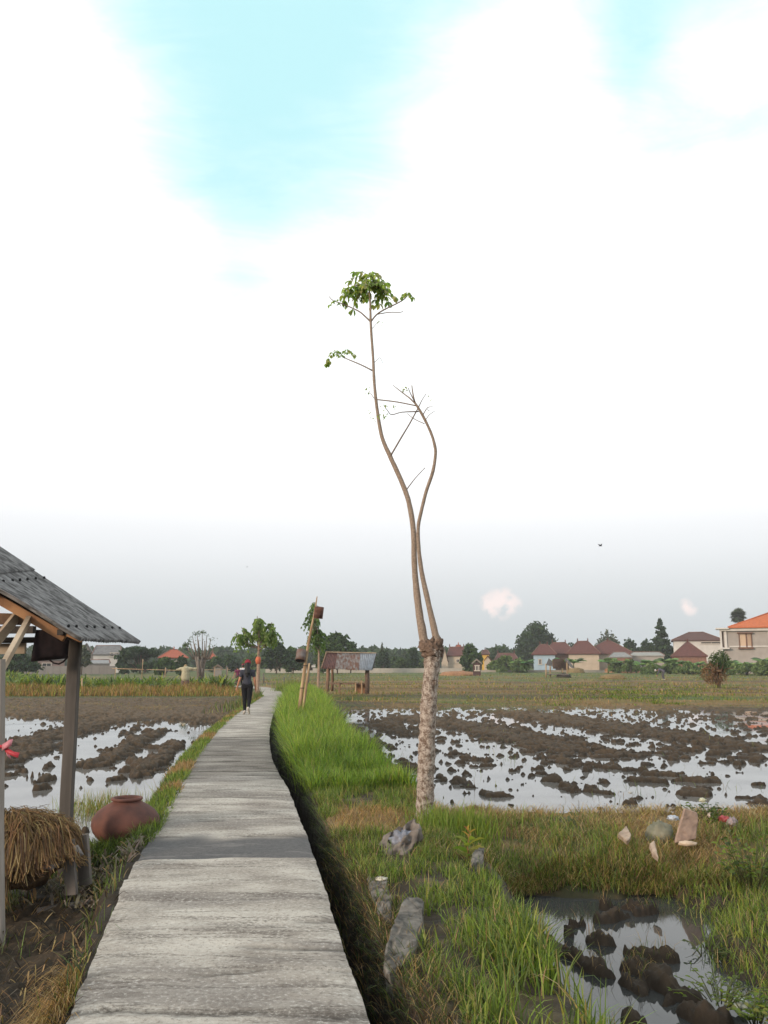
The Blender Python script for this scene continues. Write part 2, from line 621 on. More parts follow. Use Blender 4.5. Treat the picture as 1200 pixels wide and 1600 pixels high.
def terrain(x, y, want_col=True):
    x = np.asarray(x, float); y = np.asarray(y, float)
    yy = np.clip(y, -12, 78)
    L0, R0, B0 = xl(yy), xr(yy), bankx(yy)
    dl = L0 - x; dr = x - R0
    n1 = fbm(x, y, .8, 4, 1); n2 = fbm(x, y, 4.0, 4, 2); n3 = fbm(x, y, 13., 3, 3)
    bil = np.abs(perlin(x * 3.1 + .6 * n1, y * 4.1, 21)) * .5 + np.abs(perlin(x * 8.5, y * 9.5, 22)) * .45 + np.abs(perlin(x * 18, y * 18, 23)) * .25
    shape = x.shape
    wet = np.array([.036, .028, .021]); drymud = np.array([.100, .072, .046]); soil = np.array([.05, .04, .029])
    dry = np.array([.19, .135, .062]); green = np.array([.06, .078, .025]); straw = np.array([.23, .16, .075])
    # ---------------- right field
    far = ss(31, 42, y + 4 * n1 + .10 * np.abs(x - 4))
    rm = ridge(x, y, RIDR)
    nb = fbm(x, y, 1.9, 2, 24); nc = fbm(x * .85, y, 4.6, 3, 25, .4)
    nd = fbm(x, y, 15, 3, 26)
    m = rm * .80 + nb * .75 + nc * 1.15 + nd * .28 - .46 + .13 * ss(14, 26, y) + .12 * fbm(x, y, .25, 2, 27)
    clod = np.clip(m, 0, 1)
    zr_ = -.37 + ss(-.12, .22, m) * .078 + np.minimum(clod, .8) * .055 + ss(.04, .5, m) * (bil * .10 + n3 * .015)
    rows = fbm(x * .12, y * 1.1, 1.0, 4, 31); rows2 = fbm(x * .05, y * .16, 1.0, 3, 33)
    zfar = -.27 + .05 * n2 + .05 * bil + .03 * rows + .09 * ss(-.1, .25, rows2) - .06 * ss(60, 90, y) 
    zfar = np.maximum(zfar, -.295 + .004 * n3) * (1 - ss(-.35, -.5, rows2 + .3 * n1)) + (-.33) * ss(-.35, -.5, rows2 + .3 * n1)
    z = zr_ * (1 - far) + zfar * far
    # large grass-green wedge that runs into the flooded part
    cw = mixc(np.broadcast_to(wet, shape + (3,)), drymud, np.clip(ss(.05, .5, m) * .45 + .25 * n3 + .5 * ss(20, 34, y), 0, 1))
    g1 = ss(-.15, .25, rows + .5 * n2 + .3 * n1)
    yw = y + 1.6 * fbm(x, y, .05, 2, 43) + .03 * x
    fi = np.clip(np.searchsorted(FBY, yw.ravel()).reshape(shape), 0, len(FBC) - 1)
    tone = np.array(FBC)[fi] + .9 * fbm(x * .3, y, .5, 4, 41) + .35 * n2
    cf = mixc(np.broadcast_to(np.array([.165, .105, .042]), shape + (3,)), np.array([.072, .098, .026]), ss(-.25, .35, tone))
    cf = mixc(cf, np.array([.06, .046, .032]), ss(.02, .3, rows2 + .5 * rows + .3 * n2) * .8 * (1 - ss(80, 120, y)))
    bl = np.exp(-(np.min(np.abs(yw[..., None] - FBY[None, :]) if yw.size < 4000 else np.stack([np.abs(yw - q) for q in FBY], -1), axis=-1) / (.25 + .004 * y)) ** 2)
    cf = mixc(cf, np.array([.19, .14, .062]), bl * .6)
    z = z + bl * .10 * far
    cf = cf * (1 + .45 * n3[..., None])
    c = mixc(cw, cf, far)
    # ---------------- left side fields
    lf = ss(0.0, .35, dl)
    lm = ridge(x, y, RIDL)
    mud2 = ss(27, 33, y + 2.5 * n1 + .35 * (x + 8))
    m2 = np.maximum(lm * 1.05, mud2 * 1.0) + nb * .5 + nc * .95 + nd * .25 - .52
    zl_ = -.47 + ss(-.12, .22, m2) * .078 + np.clip(m2, 0, .8) * .065 + ss(.04, .45, m2) * (bil * .12 + n3 * .018)
    cl = mixc(np.broadcast_to(wet * 1.05, shape + (3,)), drymud, np.clip(ss(.05, .5, m2) * .5 + .3 * n3 + .55 * ss(24, 34, y), 0, 1))
    cl = mixc(cl, dry * .8, ss(.1, .45, fbm(x, y, .35, 4, 51)) * ss(26, 36, y) * .6)
    farl = ss(46, 50, y + 1.5 * n1)
    zl_ = zl_ * (1 - farl) + (-.32 + .06 * n2) * farl
    cl = mixc(cl, green * .9, farl)
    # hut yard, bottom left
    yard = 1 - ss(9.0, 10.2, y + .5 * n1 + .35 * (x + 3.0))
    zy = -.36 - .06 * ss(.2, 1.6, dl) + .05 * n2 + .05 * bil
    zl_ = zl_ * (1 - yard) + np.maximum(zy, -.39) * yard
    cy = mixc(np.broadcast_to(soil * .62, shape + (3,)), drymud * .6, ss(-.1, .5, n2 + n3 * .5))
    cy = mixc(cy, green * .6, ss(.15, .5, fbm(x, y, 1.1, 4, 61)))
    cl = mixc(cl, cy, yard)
    # verge along the path's left edge
    vw = np.where(y < 8.7, .16, .34) + .1 * n1
    vg = 1 - ss(vw * .75, vw * 1.45, dl)
    zv = -.05 + .03 * n2 - .12 * ss(.05, .4, dl)
    zl2 = zl_ * (1 - vg) + zv * vg
    cv = mixc(np.broadcast_to(green * .85, shape + (3,)), straw * .7, ss(.0, .3, fbm(x, y, .9, 3, 71) + .3 * n3))
    cv = mixc(cv, soil * .7, 1 - ss(7.6, 8.4, y))
    cl = mixc(cl, cv, vg)
    z = np.where(dl > -.3, zl2 * ss(-.3, 0, dl) + (-.16) * (1 - ss(-.3, 0, dl)), z)
    c = np.where((dl > -.1)[..., None], cl, c)
    # ---------------- pond, bund, bank, ditch on the right of the path
    right = ss(-.1, .0, dr)
    px_ = .73 + .07 * (7 - np.clip(y, 2, 9)) + .08 * n1 + .10 * n2
    pondm = ss(px_ - .12, px_ + .25, x) * (1 - ss(7.3, 7.8, y + .35 * n1 + .12 * n2))
    pm = ridge(x, y, [(a_, b_, w_ * .8, s_) for a_, b_, w_, s_ in RIDP], .05)
    mp = pm * .95 + nb * .45 + nc * .65 - .55
    zpond = -.43 + ss(-.05, .3, mp) * .075 + np.clip(mp, 0, .7) * .035 + ss(.0, .3, mp) * (bil * .11 + .035 * n3 + .012 * perlin(x * 33, y * 33, 28))
    cpond = mixc(np.broadcast_to(wet * .85, shape + (3,)), drymud * .7, np.clip(ss(.1, .8, mp) * .4 + .4 * n3, 0, 1))
    # overgrown edge on the pond's right
    pe = ss(2.0, 2.4, x + .5 * n1 - .12 * (y - 5.5)) * (1 - ss(7.4, 8.0, y)) 
    zpond = zpond * (1 - pe) + (-.29 + .06 * n2 + .05 * bil) * pe
    cpond = mixc(cpond, soil, pe)
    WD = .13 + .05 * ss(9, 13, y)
    bankm = ss(WD, WD + .12, dr + .04 * n2) * (1 - ss(B0 - .12, B0 + .2, x + .08 * n2 + .08 * n1))
    bund = ss(7.25, 8.25, y + .35 * n1 + .12 * n2) * (1 - ss(9.75, 10.4, y + .18 * n1 + .08 * n2)) * ss(.18, .30, dr)
    zbank = -.03 + .05 * n1 + .035 * n2 + .01 * n3 - .05 * ss(38, 50, y)
    zbund = -.16 + .08 * ss(8, 9.2, y) + .05 * n1 + .05 * n2 + .015 * n3
    mound = np.exp(-(((x + .12) / .42) ** 2 + ((y - 9.0) / .75) ** 2))
    cbank = mixc(np.broadcast_to(soil, shape + (3,)), np.array([.10, .08, .045]), ss(-.1, .4, n2))
    cbund = mixc(np.broadcast_to(dry * .8, shape + (3,)), green * .8, ss(.0, .35, fbm(x, y, .9, 4, 81) + .3 * n3))
    z = np.where((dr > -.2) & (y < 8.3), zpond, z)
    c = np.where(((dr > -.2) & (y < 8.3))[..., None], cpond, c)
    z = z * (1 - bankm * (y < 45)) + zbank * bankm * (y < 45)
    c = mixc(c, cbank, bankm * (y < 45))
    z = z * (1 - bund) + zbund * bund
    c = mixc(c, cbund, bund)
    nearbank = (y < 8.3) * ss(WD, WD + .12, dr + .04 * n2) * (1 - ss(px_ - .12, px_ + .25, x))
    z = z * (1 - nearbank) + zbank * nearbank
    c = mixc(c, cbank, nearbank)
    z = z + mound * .07 * (dr > .3)
    jb = np.exp(-(((x + 2.42) / .42) ** 2 + ((y - 8.45) / .5) ** 2)) * (dl > 0)
    z = np.maximum(z, z * (1 - jb) + -.13 * jb)
    c = mixc(c, green * .7, np.clip(jb * 1.3, 0, 1))
    c = mixc(c, straw * .9, np.clip(mound * 1.5, 0, 1) * (dr > .25))
    ditch = (1 - ss(WD, WD + .12, dr + .04 * n2)) * ss(-.35, -.2, dr) * (1 - ss(33, 38, y))
    z = np.where(dr > -.3, z * (1 - ditch) + (-.60 + .03 * n2) * ditch, z)
    c = np.where((dr > -.3)[..., None], mixc(c, wet * .45, ditch), c)
    c = mixc(c, wet * .6, (1 - ss(WD + .06, WD + .16, dr + .04 * n2)) * ss(-.35, -.2, dr) * (1 - ss(33, 38, y)) * (dr > -.3))  # recess shade painted into the wet soil colour of the ditch wall
    # under the path
    under = (dl < -.1) & (dr < -.1)
    z = np.where(under, -.62 * (1 - ss(30, 36, y)) - .16 * ss(30, 36, y), z)
    c = np.clip(c, .008, .6)
    if want_col:
        return z, c
    return z


# ------------------------------------------------------------------ ground: one sheet out to the horizon
ang = np.concatenate([np.linspace(-28, 28, 760), np.linspace(28, 332, 62)[1:-1]])
ang = np.radians(ang)
rad = np.concatenate([np.geomspace(.5, 2.4, 12)[:-1], np.geomspace(2.4, 60, 860), np.geomspace(60, 5000, 210)[1:]])
AA, RR = np.meshgrid(ang, rad)
X, Y = RR * np.sin(AA), RR * np.cos(AA)
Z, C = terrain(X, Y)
na, nr = len(ang), len(rad)
i0 = (np.arange(nr - 1)[:, None] * na + np.arange(na)[None, :]).ravel()
i1 = (np.arange(nr - 1)[:, None] * na + (np.arange(na)[None, :] + 1) % na).ravel()
Q = np.stack([i0, i0 + na, i1 + na, i1], 1)
b = NB('ground_soil')
n_ = b.noise(9, 6, vec=b.n('ShaderNodeNewGeometry').outputs['Position'])
nf = b.noise(70, 3, vec=b.n('ShaderNodeNewGeometry').outputs['Position'])
cc = b.mix(1.0, b.attr(), b.mix(b.rng(n_, .3, .7), (.72, .72, .74), (1.25, 1.22, 1.18)), 'MULTIPLY')
b.bsdf(cc, b.rng(n_, .3, .7, .6, .95), nf, .35, .012, .12)
V = np.stack([X.ravel(), Y.ravel(), Z.ravel()], 1)
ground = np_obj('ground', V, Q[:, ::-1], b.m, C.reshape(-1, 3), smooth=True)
struct(ground)


# ------------------------------------------------------------------ water sheets
def water_mat(name, basec, wave=.02, spec=.5, ior=1.33):
    b = NB(name)
    n = b.noise(2.2, 3, vec=b.n('ShaderNodeNewGeometry').outputs['Position'])
    gpos = b.n('ShaderNodeNewGeometry').outputs['Position']
    silt = b.noise(.9, 5, vec=gpos, rough=.6)
    film = b.noise(.45, 3, vec=gpos)
    p = b.bsdf(b.mix(b.rng(silt, .40, .62), basec, tuple(v * .55 for v in basec)), b.rng(film, .45, .65, .02, .12), n, wave, .02, spec)
    p.inputs['IOR'].default_value = ior
    return b.m


def sheet(name, ys, fl, fr, z, mat):
    v = []; q = []
    for y in ys:
        v += [(float(fl(y)), y, z), (float(fr(y)), y, z)]
    for i in range(len(ys) - 1):
        q.append((2 * i, 2 * i + 1, 2 * i + 3, 2 * i + 2))
    o = np_obj(name, np.array(v), np.array(q), mat)
    return struct(o)


silty = water_mat('silty_water', (.17, .165, .155), .012, ior=1.40)
sheet('paddy_water', list(np.linspace(9.2, 62, 40)), lambda y: bankx(y) - .1, lambda y: 70, ZR, silty)
sheet('paddy_water', list(np.linspace(9.3, 47, 30)), lambda y: -60, lambda y: xl(y) - .12, ZL, silty)
sheet('pond_water', [2.0, 8.0], lambda y: .55, lambda y: 7.0, ZP, water_mat('dark_water', (.045, .047, .046), .03))
sheet('ditch_water', list(np.linspace(-3, 9, 40)), lambda y: xr(y) - .12, lambda y: xr(y) + .5, ZD, water_mat('ditch_dark_water', (.012, .012, .011), .06))

# ------------------------------------------------------------------ the concrete path
ys = np.concatenate([np.arange(-2, 16, .02), np.arange(16, 46, .06), np.arange(46, 78, .5)])
us = np.linspace(0, 1, 26)
YY, UU = np.meshgrid(ys, us, indexing='ij')
jl = .04 * fbm(YY * 1.0, YY * 0 + 3.3, 1.2, 5, 4, .6) + .012 * np.sign(perlin(YY * .9, YY * 0 + .5, 6))
jr = .022 * fbm(YY * 1.0, YY * 0 + 7.3, 1.4, 5, 8, .65)
XL, XR = xl(YY) + jl, xr(YY) + jr
XX = XL + (XR - XL) * UU
sk = YY + .04 * np.sin(XX * 1.7) + .03 * XX            # cross ribs are never quite square
rib = fbm(XX * .35, sk * 2.6, 1.0, 4, 12)
ZZ = .010 * rib + .004 * fbm(XX, YY, 7, 3, 13) - .012 * (np.abs(UU - .5) * 2) ** 12
tint = np.ones(YY.shape)
# darker smooth repair strip, and the dirtier stretch farther on
ya, yb = gp(350, 1340).y, gp(350, 1308).y
rep = ss(ya - .02, ya + .03, YY + .03 * perlin(XX * 3, YY * 0, 3) - .10 * (UU - .5)) * (1 - ss(yb - .10, yb + .12, YY + .22 * perlin(XX * 2.5, YY * 2, 5) - .1 * (UU - .5)))
ZZ -= .012 * rep
tint -= .10 * rep
jy = -1.5
while jy < 34:                           # broken ribs and pour joints across the path
    jw = .05 * perlin(XX * 2.3, XX * 0 + jy, 61) + .03 * perlin(XX * 8, XX * 0 + jy, 62) + .05 * (XX - XL) * math.sin(jy * 7)
    on = ss(-.25, .2, perlin(XX * 1.6, XX * 0 + jy * 3.1, 63) + .35 * math.sin(jy * 11))
    ww_ = .013 + .010 * (math.sin(jy * 5) + 1) + .0006 * max(jy, 0)
    g_ = np.exp(-((YY - jy - jw) / ww_) ** 2) * on
    gs_ = np.exp(-np.clip((YY - jy - jw) / .11, 0, 9) ** 1.3) * (YY > jy + jw) * on
    tint -= .42 * g_ + .13 * gs_
    ZZ -= .010 * g_
    jy += float(rng.uniform(.28, .75)) * (1 + max(jy, 0) * .02)
for a_, b_, k in ((1212, 1150, .42), (1295, 1283, .12), (1248, 1240, .15), (1225, 1219, .2)):
    y0, y1 = gp(350, a_).y, gp(350, b_).y
    tint -= k * ss(y0 - .1, y0 + .12, YY + .1 * perlin(XX * 2, YY * .5, 15)) * (1 - ss(y1 - 1.2, y1 + .8, YY + .4 * perlin(XX * 2, YY * .7, 16)))
nu = len(us)
V = np.stack([XX.ravel(), YY.ravel(), ZZ.ravel()], 1)
base = (np.arange(len(ys) - 1)[:, None] * nu + np.arange(nu - 1)[None, :]).ravel()
Q = np.stack([base, base + 1, base + nu + 1, base + nu], 1)
n0 = len(V)
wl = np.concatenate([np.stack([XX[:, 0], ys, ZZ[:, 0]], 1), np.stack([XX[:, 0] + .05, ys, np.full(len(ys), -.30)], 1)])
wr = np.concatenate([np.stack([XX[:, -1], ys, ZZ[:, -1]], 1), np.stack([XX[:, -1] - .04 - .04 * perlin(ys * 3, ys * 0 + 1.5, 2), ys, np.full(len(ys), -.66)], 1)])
V = np.concatenate([V, wl, wr])
k = np.arange(len(ys) - 1)
ny = len(ys)
Q = np.concatenate([Q, np.stack([n0 + k, n0 + k + 1, n0 + ny + k + 1, n0 + ny + k], 1),
                    np.stack([n0 + 2 * ny + k + 1, n0 + 2 * ny + k, n0 + 3 * ny + k, n0 + 3 * ny + k + 1], 1)])
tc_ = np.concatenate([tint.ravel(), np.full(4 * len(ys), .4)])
rp_ = np.concatenate([rep.ravel(), np.zeros(4 * len(ys))])
b = NB('weathered_concrete')
pos = b.n('ShaderNodeNewGeometry').outputs['Position']
blot = b.noise(1.6, 6, vec=pos, stretch=(.8, 1.5, 1), rough=.62)
streak = b.noise(5, 7, vec=pos, stretch=(.38, 1.4, 1), rough=.72)
grain = b.noise(38, 5, vec=pos, stretch=(.9, 1, 1), rough=.75)
fine = b.noise(160, 3, vec=pos)
c0 = b.mix(b.rng(blot, .36, .62), (.24, .213, .183), (.445, .412, .362))
blot2 = b.noise(1.1, 5, vec=pos, stretch=(.45, 1.4, 1), rough=.6)
c0 = b.mix(b.rng(blot2, .50, .60, 0, .6), c0, (.17, .152, .138))
c0 = b.mix(b.rng(streak, .55, .68, 0, .55), c0, (.105, .09, .078))
c0 = b.mix(b.rng(grain, .54, .66, 0, .8), c0, (.13, .11, .095))
c0 = b.mix(b.rng(grain, .34, .46, .6, 0), c0, (.56, .54, .50))
ln_ = b.noise(1.9, 6, vec=pos, stretch=(.13, 1.3, 1), rough=.58)
ab = b.n('ShaderNodeMath', operation='SUBTRACT'); b.l(ln_, ab.inputs[0]); ab.inputs[1].default_value = .5
ab2 = b.n('ShaderNodeMath', operation='ABSOLUTE'); b.l(ab.outputs[0], ab2.inputs[0])
line_ = b.rng(ab2.outputs[0], .003, .022, 1, 0)
brk = b.n('ShaderNodeMath', operation='MULTIPLY'); b.l(line_, brk.inputs[0]); b.l(b.rng(grain, .40, .55), brk.inputs[1])
c0 = b.mix(b.rng(brk.outputs[0], 0, 1, 0, .65), c0, (.085, .072, .062))
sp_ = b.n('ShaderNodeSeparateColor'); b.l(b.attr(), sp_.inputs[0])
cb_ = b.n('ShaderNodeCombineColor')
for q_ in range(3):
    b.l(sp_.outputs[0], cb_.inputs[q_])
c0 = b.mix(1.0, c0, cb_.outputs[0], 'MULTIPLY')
dark_ = b.mix(b.rng(grain, .35, .65), (.085, .083, .083), (.135, .13, .128))
dark_ = b.mix(b.rng(streak, .56, .62, 0, .5), dark_, (.20, .19, .18))
c0 = b.mix(sp_.outputs[1], c0, dark_)
ad = b.n('ShaderNodeMath', operation='ADD'); b.l(grain, ad.inputs[0]); b.l(streak, ad.inputs[1])
b.bsdf(c0, .92, ad.outputs[0], .7, .012, .15)
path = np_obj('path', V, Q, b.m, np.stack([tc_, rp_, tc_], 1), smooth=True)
struct(path)


# ------------------------------------------------------------------ grass
def blades(name, P, h, w, cols, mat, lean=.5, az=None, segs=3, parent=None, curl=1.6, base_up=1.0):
    N = len(P)
    h = np.broadcast_to(np.asarray(h, float), N); w = np.broadcast_to(np.asarray(w, float), N)
    lean = np.broadcast_to(np.asarray(lean, float), N)
    if az is None:
        az = rng.uniform(0, 2 * np.pi, N)
    face = az + np.pi / 2 + rng.normal(0, .5, N)
    d = np.stack([np.cos(az), np.sin(az), np.zeros(N)], 1)
    sdv = np.stack([np.cos(face), np.sin(face), np.zeros(N)], 1)
    V = np.zeros((N, segs + 1, 2, 3))
    for i in range(segs + 1):
        t = i / segs
        off = d * (lean * h * t ** curl)[:, None]
        up = h * t * np.sqrt(np.clip(1 - (np.minimum(lean, .97) * t) ** 2, .04, 1)) * base_up
        c = P + off + np.stack([np.zeros(N), np.zeros(N), up], 1)
        ww = w * (1 - t ** 1.6 * .88) * (.7 + .6 * min(t * 3, 1)) / 1.3
        V[:, i, 0] = c - sdv * ww[:, None] / 2
        V[:, i, 1] = c + sdv * ww[:, None] / 2
    nv = (segs + 1) * 2
    V = V.reshape(-1, 3)
    bidx = (np.arange(N) * nv)[:, None] + (np.arange(segs) * 2)[None, :]
    bidx = bidx.ravel()
    Q = np.stack([bidx, bidx + 1, bidx + 3, bidx + 2], 1)
    cv = np.repeat(cols, nv, 0)
    return np_obj(name, V, Q, mat, cv, parent, smooth=True)


def gcols(N, pal, wts, var=.18):
    pal = np.array(pal)
    i = rng.choice(len(pal), N, p=np.array(wts) / sum(wts))
    return np.clip(pal[i] * np.exp(rng.normal(0, var, (N, 1))) * np.exp(rng.normal(0, var * .3, (N, 3))), .005, .7)


GM = leafmat('grass_blade', .35, .5, .3)
SM = leafmat('dry_blade', .2, .9, .03)
BR = (.16, .225, .034); MG = (.108, .158, .030); DG = (.052, .08, .020); YG = (.235, .24, .058); ST = (.32, .225, .11); BRN = (.16, .105, .055); OCH = (.30, .185, .07)


def scatter(n, x0, x1, y0, y1, dens=None):
    x = rng.uniform(x0, x1, n); y = rng.uniform(y0, y1, n)
    if dens is not None:
        k = rng.random(n) < dens(x, y)
        x, y = x[k], y[k]
    return x, y


def onground(x, y, sink=.015):
    z = terrain(x, y, False)
    return np.stack([x, y, z - sink], 1)


# lush bank beside the ditch, from the tree to the far end
yb_ = 11.0 + 32 * rng.random(62000) ** 1.25
u = rng.random(len(yb_))
lo, hi = xr(yb_) + .26, bankx(yb_) + .04
x = lo + (hi - lo) * u
cl_ = fbm(x, yb_, 1.4, 3, 91)
k = rng.random(len(x)) < .75 + .8 * cl_
x, y = x[k], yb_[k]; cl_ = cl_[k]
hh = (.34 + .22 * rng.random(len(x)) + .25 * cl_) * (1 + .25 * ss(16, 22, y)) * (.55 + .45 * ss(11, 13.5, y))
blades('bank_grass', onground(x, y), hh, .010 + .0004 * y, gcols(len(x), [(.21, .30, .043), (.13, .215, .032), (.28, .32, .065), (.07, .12, .025), ST], [5, 4, 2, 1.5, .3]), GM,
       lean=np.clip(rng.normal(.5, .2, len(x)), .1, .93))
tag(bpy.data.objects['bank_grass'], 'tall lush bright green grass on the bank between the ditch and the flooded field', 'grass', kind='stuff')

# overhanging darker grass on the ditch side
y = rng.uniform(4.0, 38, 11000); y = y[rng.random(len(y)) < np.clip(1.6 - y / 26, .2, 1)]
x = xr(y) + .22 + .05 * ss(9, 13, y) + np.abs(rng.normal(0, .07, len(y)))
P = onground(x, y); P[:, 2] -= rng.uniform(0, .2, len(y))
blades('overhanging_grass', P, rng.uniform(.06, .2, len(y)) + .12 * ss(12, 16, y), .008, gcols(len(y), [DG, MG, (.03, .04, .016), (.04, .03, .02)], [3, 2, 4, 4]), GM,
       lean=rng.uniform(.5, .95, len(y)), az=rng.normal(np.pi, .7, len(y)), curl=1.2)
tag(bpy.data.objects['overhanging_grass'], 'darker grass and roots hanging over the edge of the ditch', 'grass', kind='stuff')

# near bank between the ditch and the pond
x, y = scatter(82000, -1.3, 1.30, 3.3, 11.3, lambda x, y: np.where((x > xr(y) + .27 + .10 * ss(4.4, 4.9, y) * (1 - ss(6.0, 6.4, y)) + .16 * (1 - ss(4.2, 4.7, y)) + .05 * np.sin(y * 9)) & (x < .76 + .07 * (7 - y) + .05 * np.sin(y * 5)) & (np.hypot((x + .12) / .45, (y - 9.0) / .75) > 1), .42 + 1.7 * fbm(x, y, 2.0, 4, 95), 0))
near = 1 - ss(4.6, 6.4, y); near = near * ss(.35, .75, x)
hh = (.06 + .10 * rng.random(len(x))) + near * (.04 + .12 * rng.random(len(x)))
blades('bank_grass', onground(x, y), hh, .0075 + .004 * near, gcols(len(x), [BR, MG, DG, YG, ST], [4, 5, 3, 2, .9]), GM, lean=np.clip(rng.normal(.5, .25, len(x)), .05, .95), segs=4)
tag(bpy.data.objects['bank_grass.001'], 'grass on the near bank between the ditch and the small pond', 'grass', kind='stuff')

# tall tussock at the foot of the tree
x = rng.normal(.68, .18, 1500); y = rng.normal(8.55, .16, 1500)
blades('tussock_grass', onground(x, y), rng.uniform(.14, .36, len(x)), .011, gcols(len(x), [BR, MG, YG], [5, 3, 2]), GM, lean=np.clip(rng.normal(.35, .2, len(x)), .05, .9), segs=4)
tag(bpy.data.objects['tussock_grass'], 'tall green grass tussock growing round the foot of the bare trunk', 'grass', kind='stuff')

# dry mat on the mound and the bund
x, y = scatter(5000, -.75, .45, 8.1, 10.2, lambda x, y: np.exp(-(((x + .12) / .45) ** 2 + ((y - 9.0) / .8) ** 2)) * (x > xr(y) + .34))
blades('dry_grass', onground(x, y), rng.uniform(.05, .16, len(x)), .006, gcols(len(x), [ST, OCH, BRN, MG], [4, 3, 3, .6]), SM, lean=rng.uniform(.5, .99, len(x)), curl=1.1)
tag(bpy.data.objects['dry_grass'], 'round mat of dead brown grass beside the crumpled sack', 'dry grass', kind='stuff')

x, y = scatter(90000, .3, 7.5, 7.25, 11.1, lambda x, y: .50 + 1.5 * fbm(x, y, 1.2, 4, 97))
zt = terrain(x, y, False)
k = zt > -.33
x, y, zt = x[k], y[k], zt[k]
gz = fbm(x, y, .85, 4, 81) + .25 * rng.normal(0, 1, len(x)) + .22 * (1 - ss(7.9, 8.6, y)) - .14 * ss(8.4, 9.2, y) + .3 * np.exp(-(((x - 4.1) / .7) ** 2 + ((y - 8.4) / .6) ** 2))
isg = (gz > .14) & ((y < 9.2) | (rng.random(len(x)) < .5))
P = np.stack([x, y, zt - .015], 1)
n = isg.sum()
blades('bund_grass', P[isg], rng.uniform(.07, .22, n) * (1 - .5 * ss(8.8, 9.6, y[isg])), .0075, gcols(n, [MG, DG, BR, YG], [4, 3, 2, 1.2]), GM, lean=np.clip(rng.normal(.55, .25, n), .05, .95))
tag(bpy.data.objects['bund_grass'], 'green grass growing in patches on the earth bund between the pond and the field', 'grass', kind='stuff')
n = (~isg).sum()
blades('dry_grass', P[~isg], rng.uniform(.06, .22, n), .006, gcols(n, [ST, OCH, BRN, YG, (.40, .30, .16)], [4, 1.5, 2.5, 1, 2]), SM, lean=rng.uniform(.75, .995, n), curl=1.15)
tag(bpy.data.objects['dry_grass.001'], 'cut dry straw lying over the earth bund between the pond and the field', 'dry grass', kind='stuff')

# fringe hanging from the bund down to the pond
x = rng.uniform(.9, 4.6, 9000); y = 7.45 + .35 * rng.random(9000) - .35 * fbm(x, x * 0, .8, 3, 1)
fz = terrain(x, y, False)
k = fz > -.42
x, y, fz = x[k], y[k], fz[k]
blades('fringe_grass', np.stack([x, y, np.maximum(fz, -.34)], 1), rng.uniform(.05, .16, len(x)), .0065, gcols(len(x), [ST, BRN, MG, DG, YG], [4, 2, 3, 2, 2]), SM, lean=rng.uniform(.4, .97, len(x)), az=rng.normal(-np.pi / 2, .8, len(x)), curl=1.3)
tag(bpy.data.objects['fringe_grass'], 'mixed dry and green grass fringe drooping from the bund to the pond', 'grass', kind='stuff')

# overgrown right side of the pond
x, y = scatter(20000, 1.7, 4.6, 4.2, 7.9, lambda x, y: ss(1.9, 2.35, x + .4 * fbm(x, y, 1.2, 3, 99) - .12 * (y - 5.5)) * .9)
blades('pond_grass', onground(x, y), rng.uniform(.05, .17, len(x)), .009, gcols(len(x), [MG, BR, DG, YG, ST], [5, 4, 2, 3, 2]), GM, lean=np.clip(rng.normal(.55, .25, len(x)), .05, .95), segs=4)
tag(bpy.data.objects['pond_grass'], 'weedy grass closing in on the far side of the small pond', 'grass', kind='stuff')

# sparse sprigs standing in the flooded right field
x, y = scatter(2600, -.5, 9, 10.6, 26, lambda x, y: np.clip(fbm(x, y, .55, 3, 101) * 2 - .05, 0, 1) + 2.5 * np.exp(-(((x - 3.5) / .5) ** 2 + ((y - 12.2) / 1.5) ** 2)))
k = x > bankx(y) + .2
x, y = x[k], y[k]
P = np.stack([x, y, np.maximum(terrain(x, y, False), ZR - .02)], 1)
blades('rice_sprigs', P, rng.uniform(.04, .17, len(x)), .008, gcols(len(x), [DG, MG, BRN, YG], [3, 3, 3, 1.5]), GM, lean=rng.uniform(.3, .97, len(x)))
tag(bpy.data.objects['rice_sprigs'], 'thin weeds and stubble sprouting from the flooded field beyond the tree', 'weeds', kind='stuff')

# verge on the left of the path
y = rng.uniform(8.4, 42, 30000); y = y[rng.random(len(y)) < np.clip(1.5 - y / 24, .28, 1)]
x = xl(y) + .05 + .05 * fbm(y, y * 0, 1.6, 3, 7) - .42 * rng.random(len(y)) ** 1.3
dryp = fbm(x, y, .5, 3, 71) > .16
cg = gcols(len(y), [BR, MG, YG, DG], [4, 4, 2, 2]); cd = gcols(len(y), [ST, OCH, BRN], [3, 3, 2])
blades('verge_grass', onground(x, y), rng.uniform(.05, .16, len(y)), .011 + .0004 * y, np.where(dryp[:, None], cd, cg), GM, lean=np.clip(rng.normal(.55, .25, len(y)), .05, .95))
tag(bpy.data.objects['verge_grass'], 'low green verge along the left edge of the path, dry in places', 'grass', kind='stuff')

# grass round the jar and the tuft behind it
p0 = gp(195, 1312, -.12)
x = rng.normal(p0.x + .08, .34, 4200); y = rng.normal(p0.y - .16, .20, 4200)
k = (x < xl(y) + .05) & (np.hypot(x - p0.x, y - p0.y - .1) > .27)
x, y = x[k], y[k]
blades('verge_grass', onground(x, y), rng.uniform(.07, .2, len(x)), .010, gcols(len(x), [MG, DG, BR], [4, 4, 2]), GM, lean=np.clip(rng.normal(.6, .2, len(x)), .05, .95), segs=4)
tag(bpy.data.objects['verge_grass.001'], 'dark green grass round the base of the clay jar', 'grass', kind='stuff')
pt = gp(165, 1265, -.38)
x = rng.normal(pt.x, .28, 800); y = rng.normal(pt.y, .3, 800)
blades('tussock_grass', onground(x, y), rng.uniform(.12, .42, len(x)), .009, gcols(len(x), [YG, ST, MG], [5, 3, 3]), GM, lean=np.clip(rng.normal(.4, .2, len(x)), .05, .9))
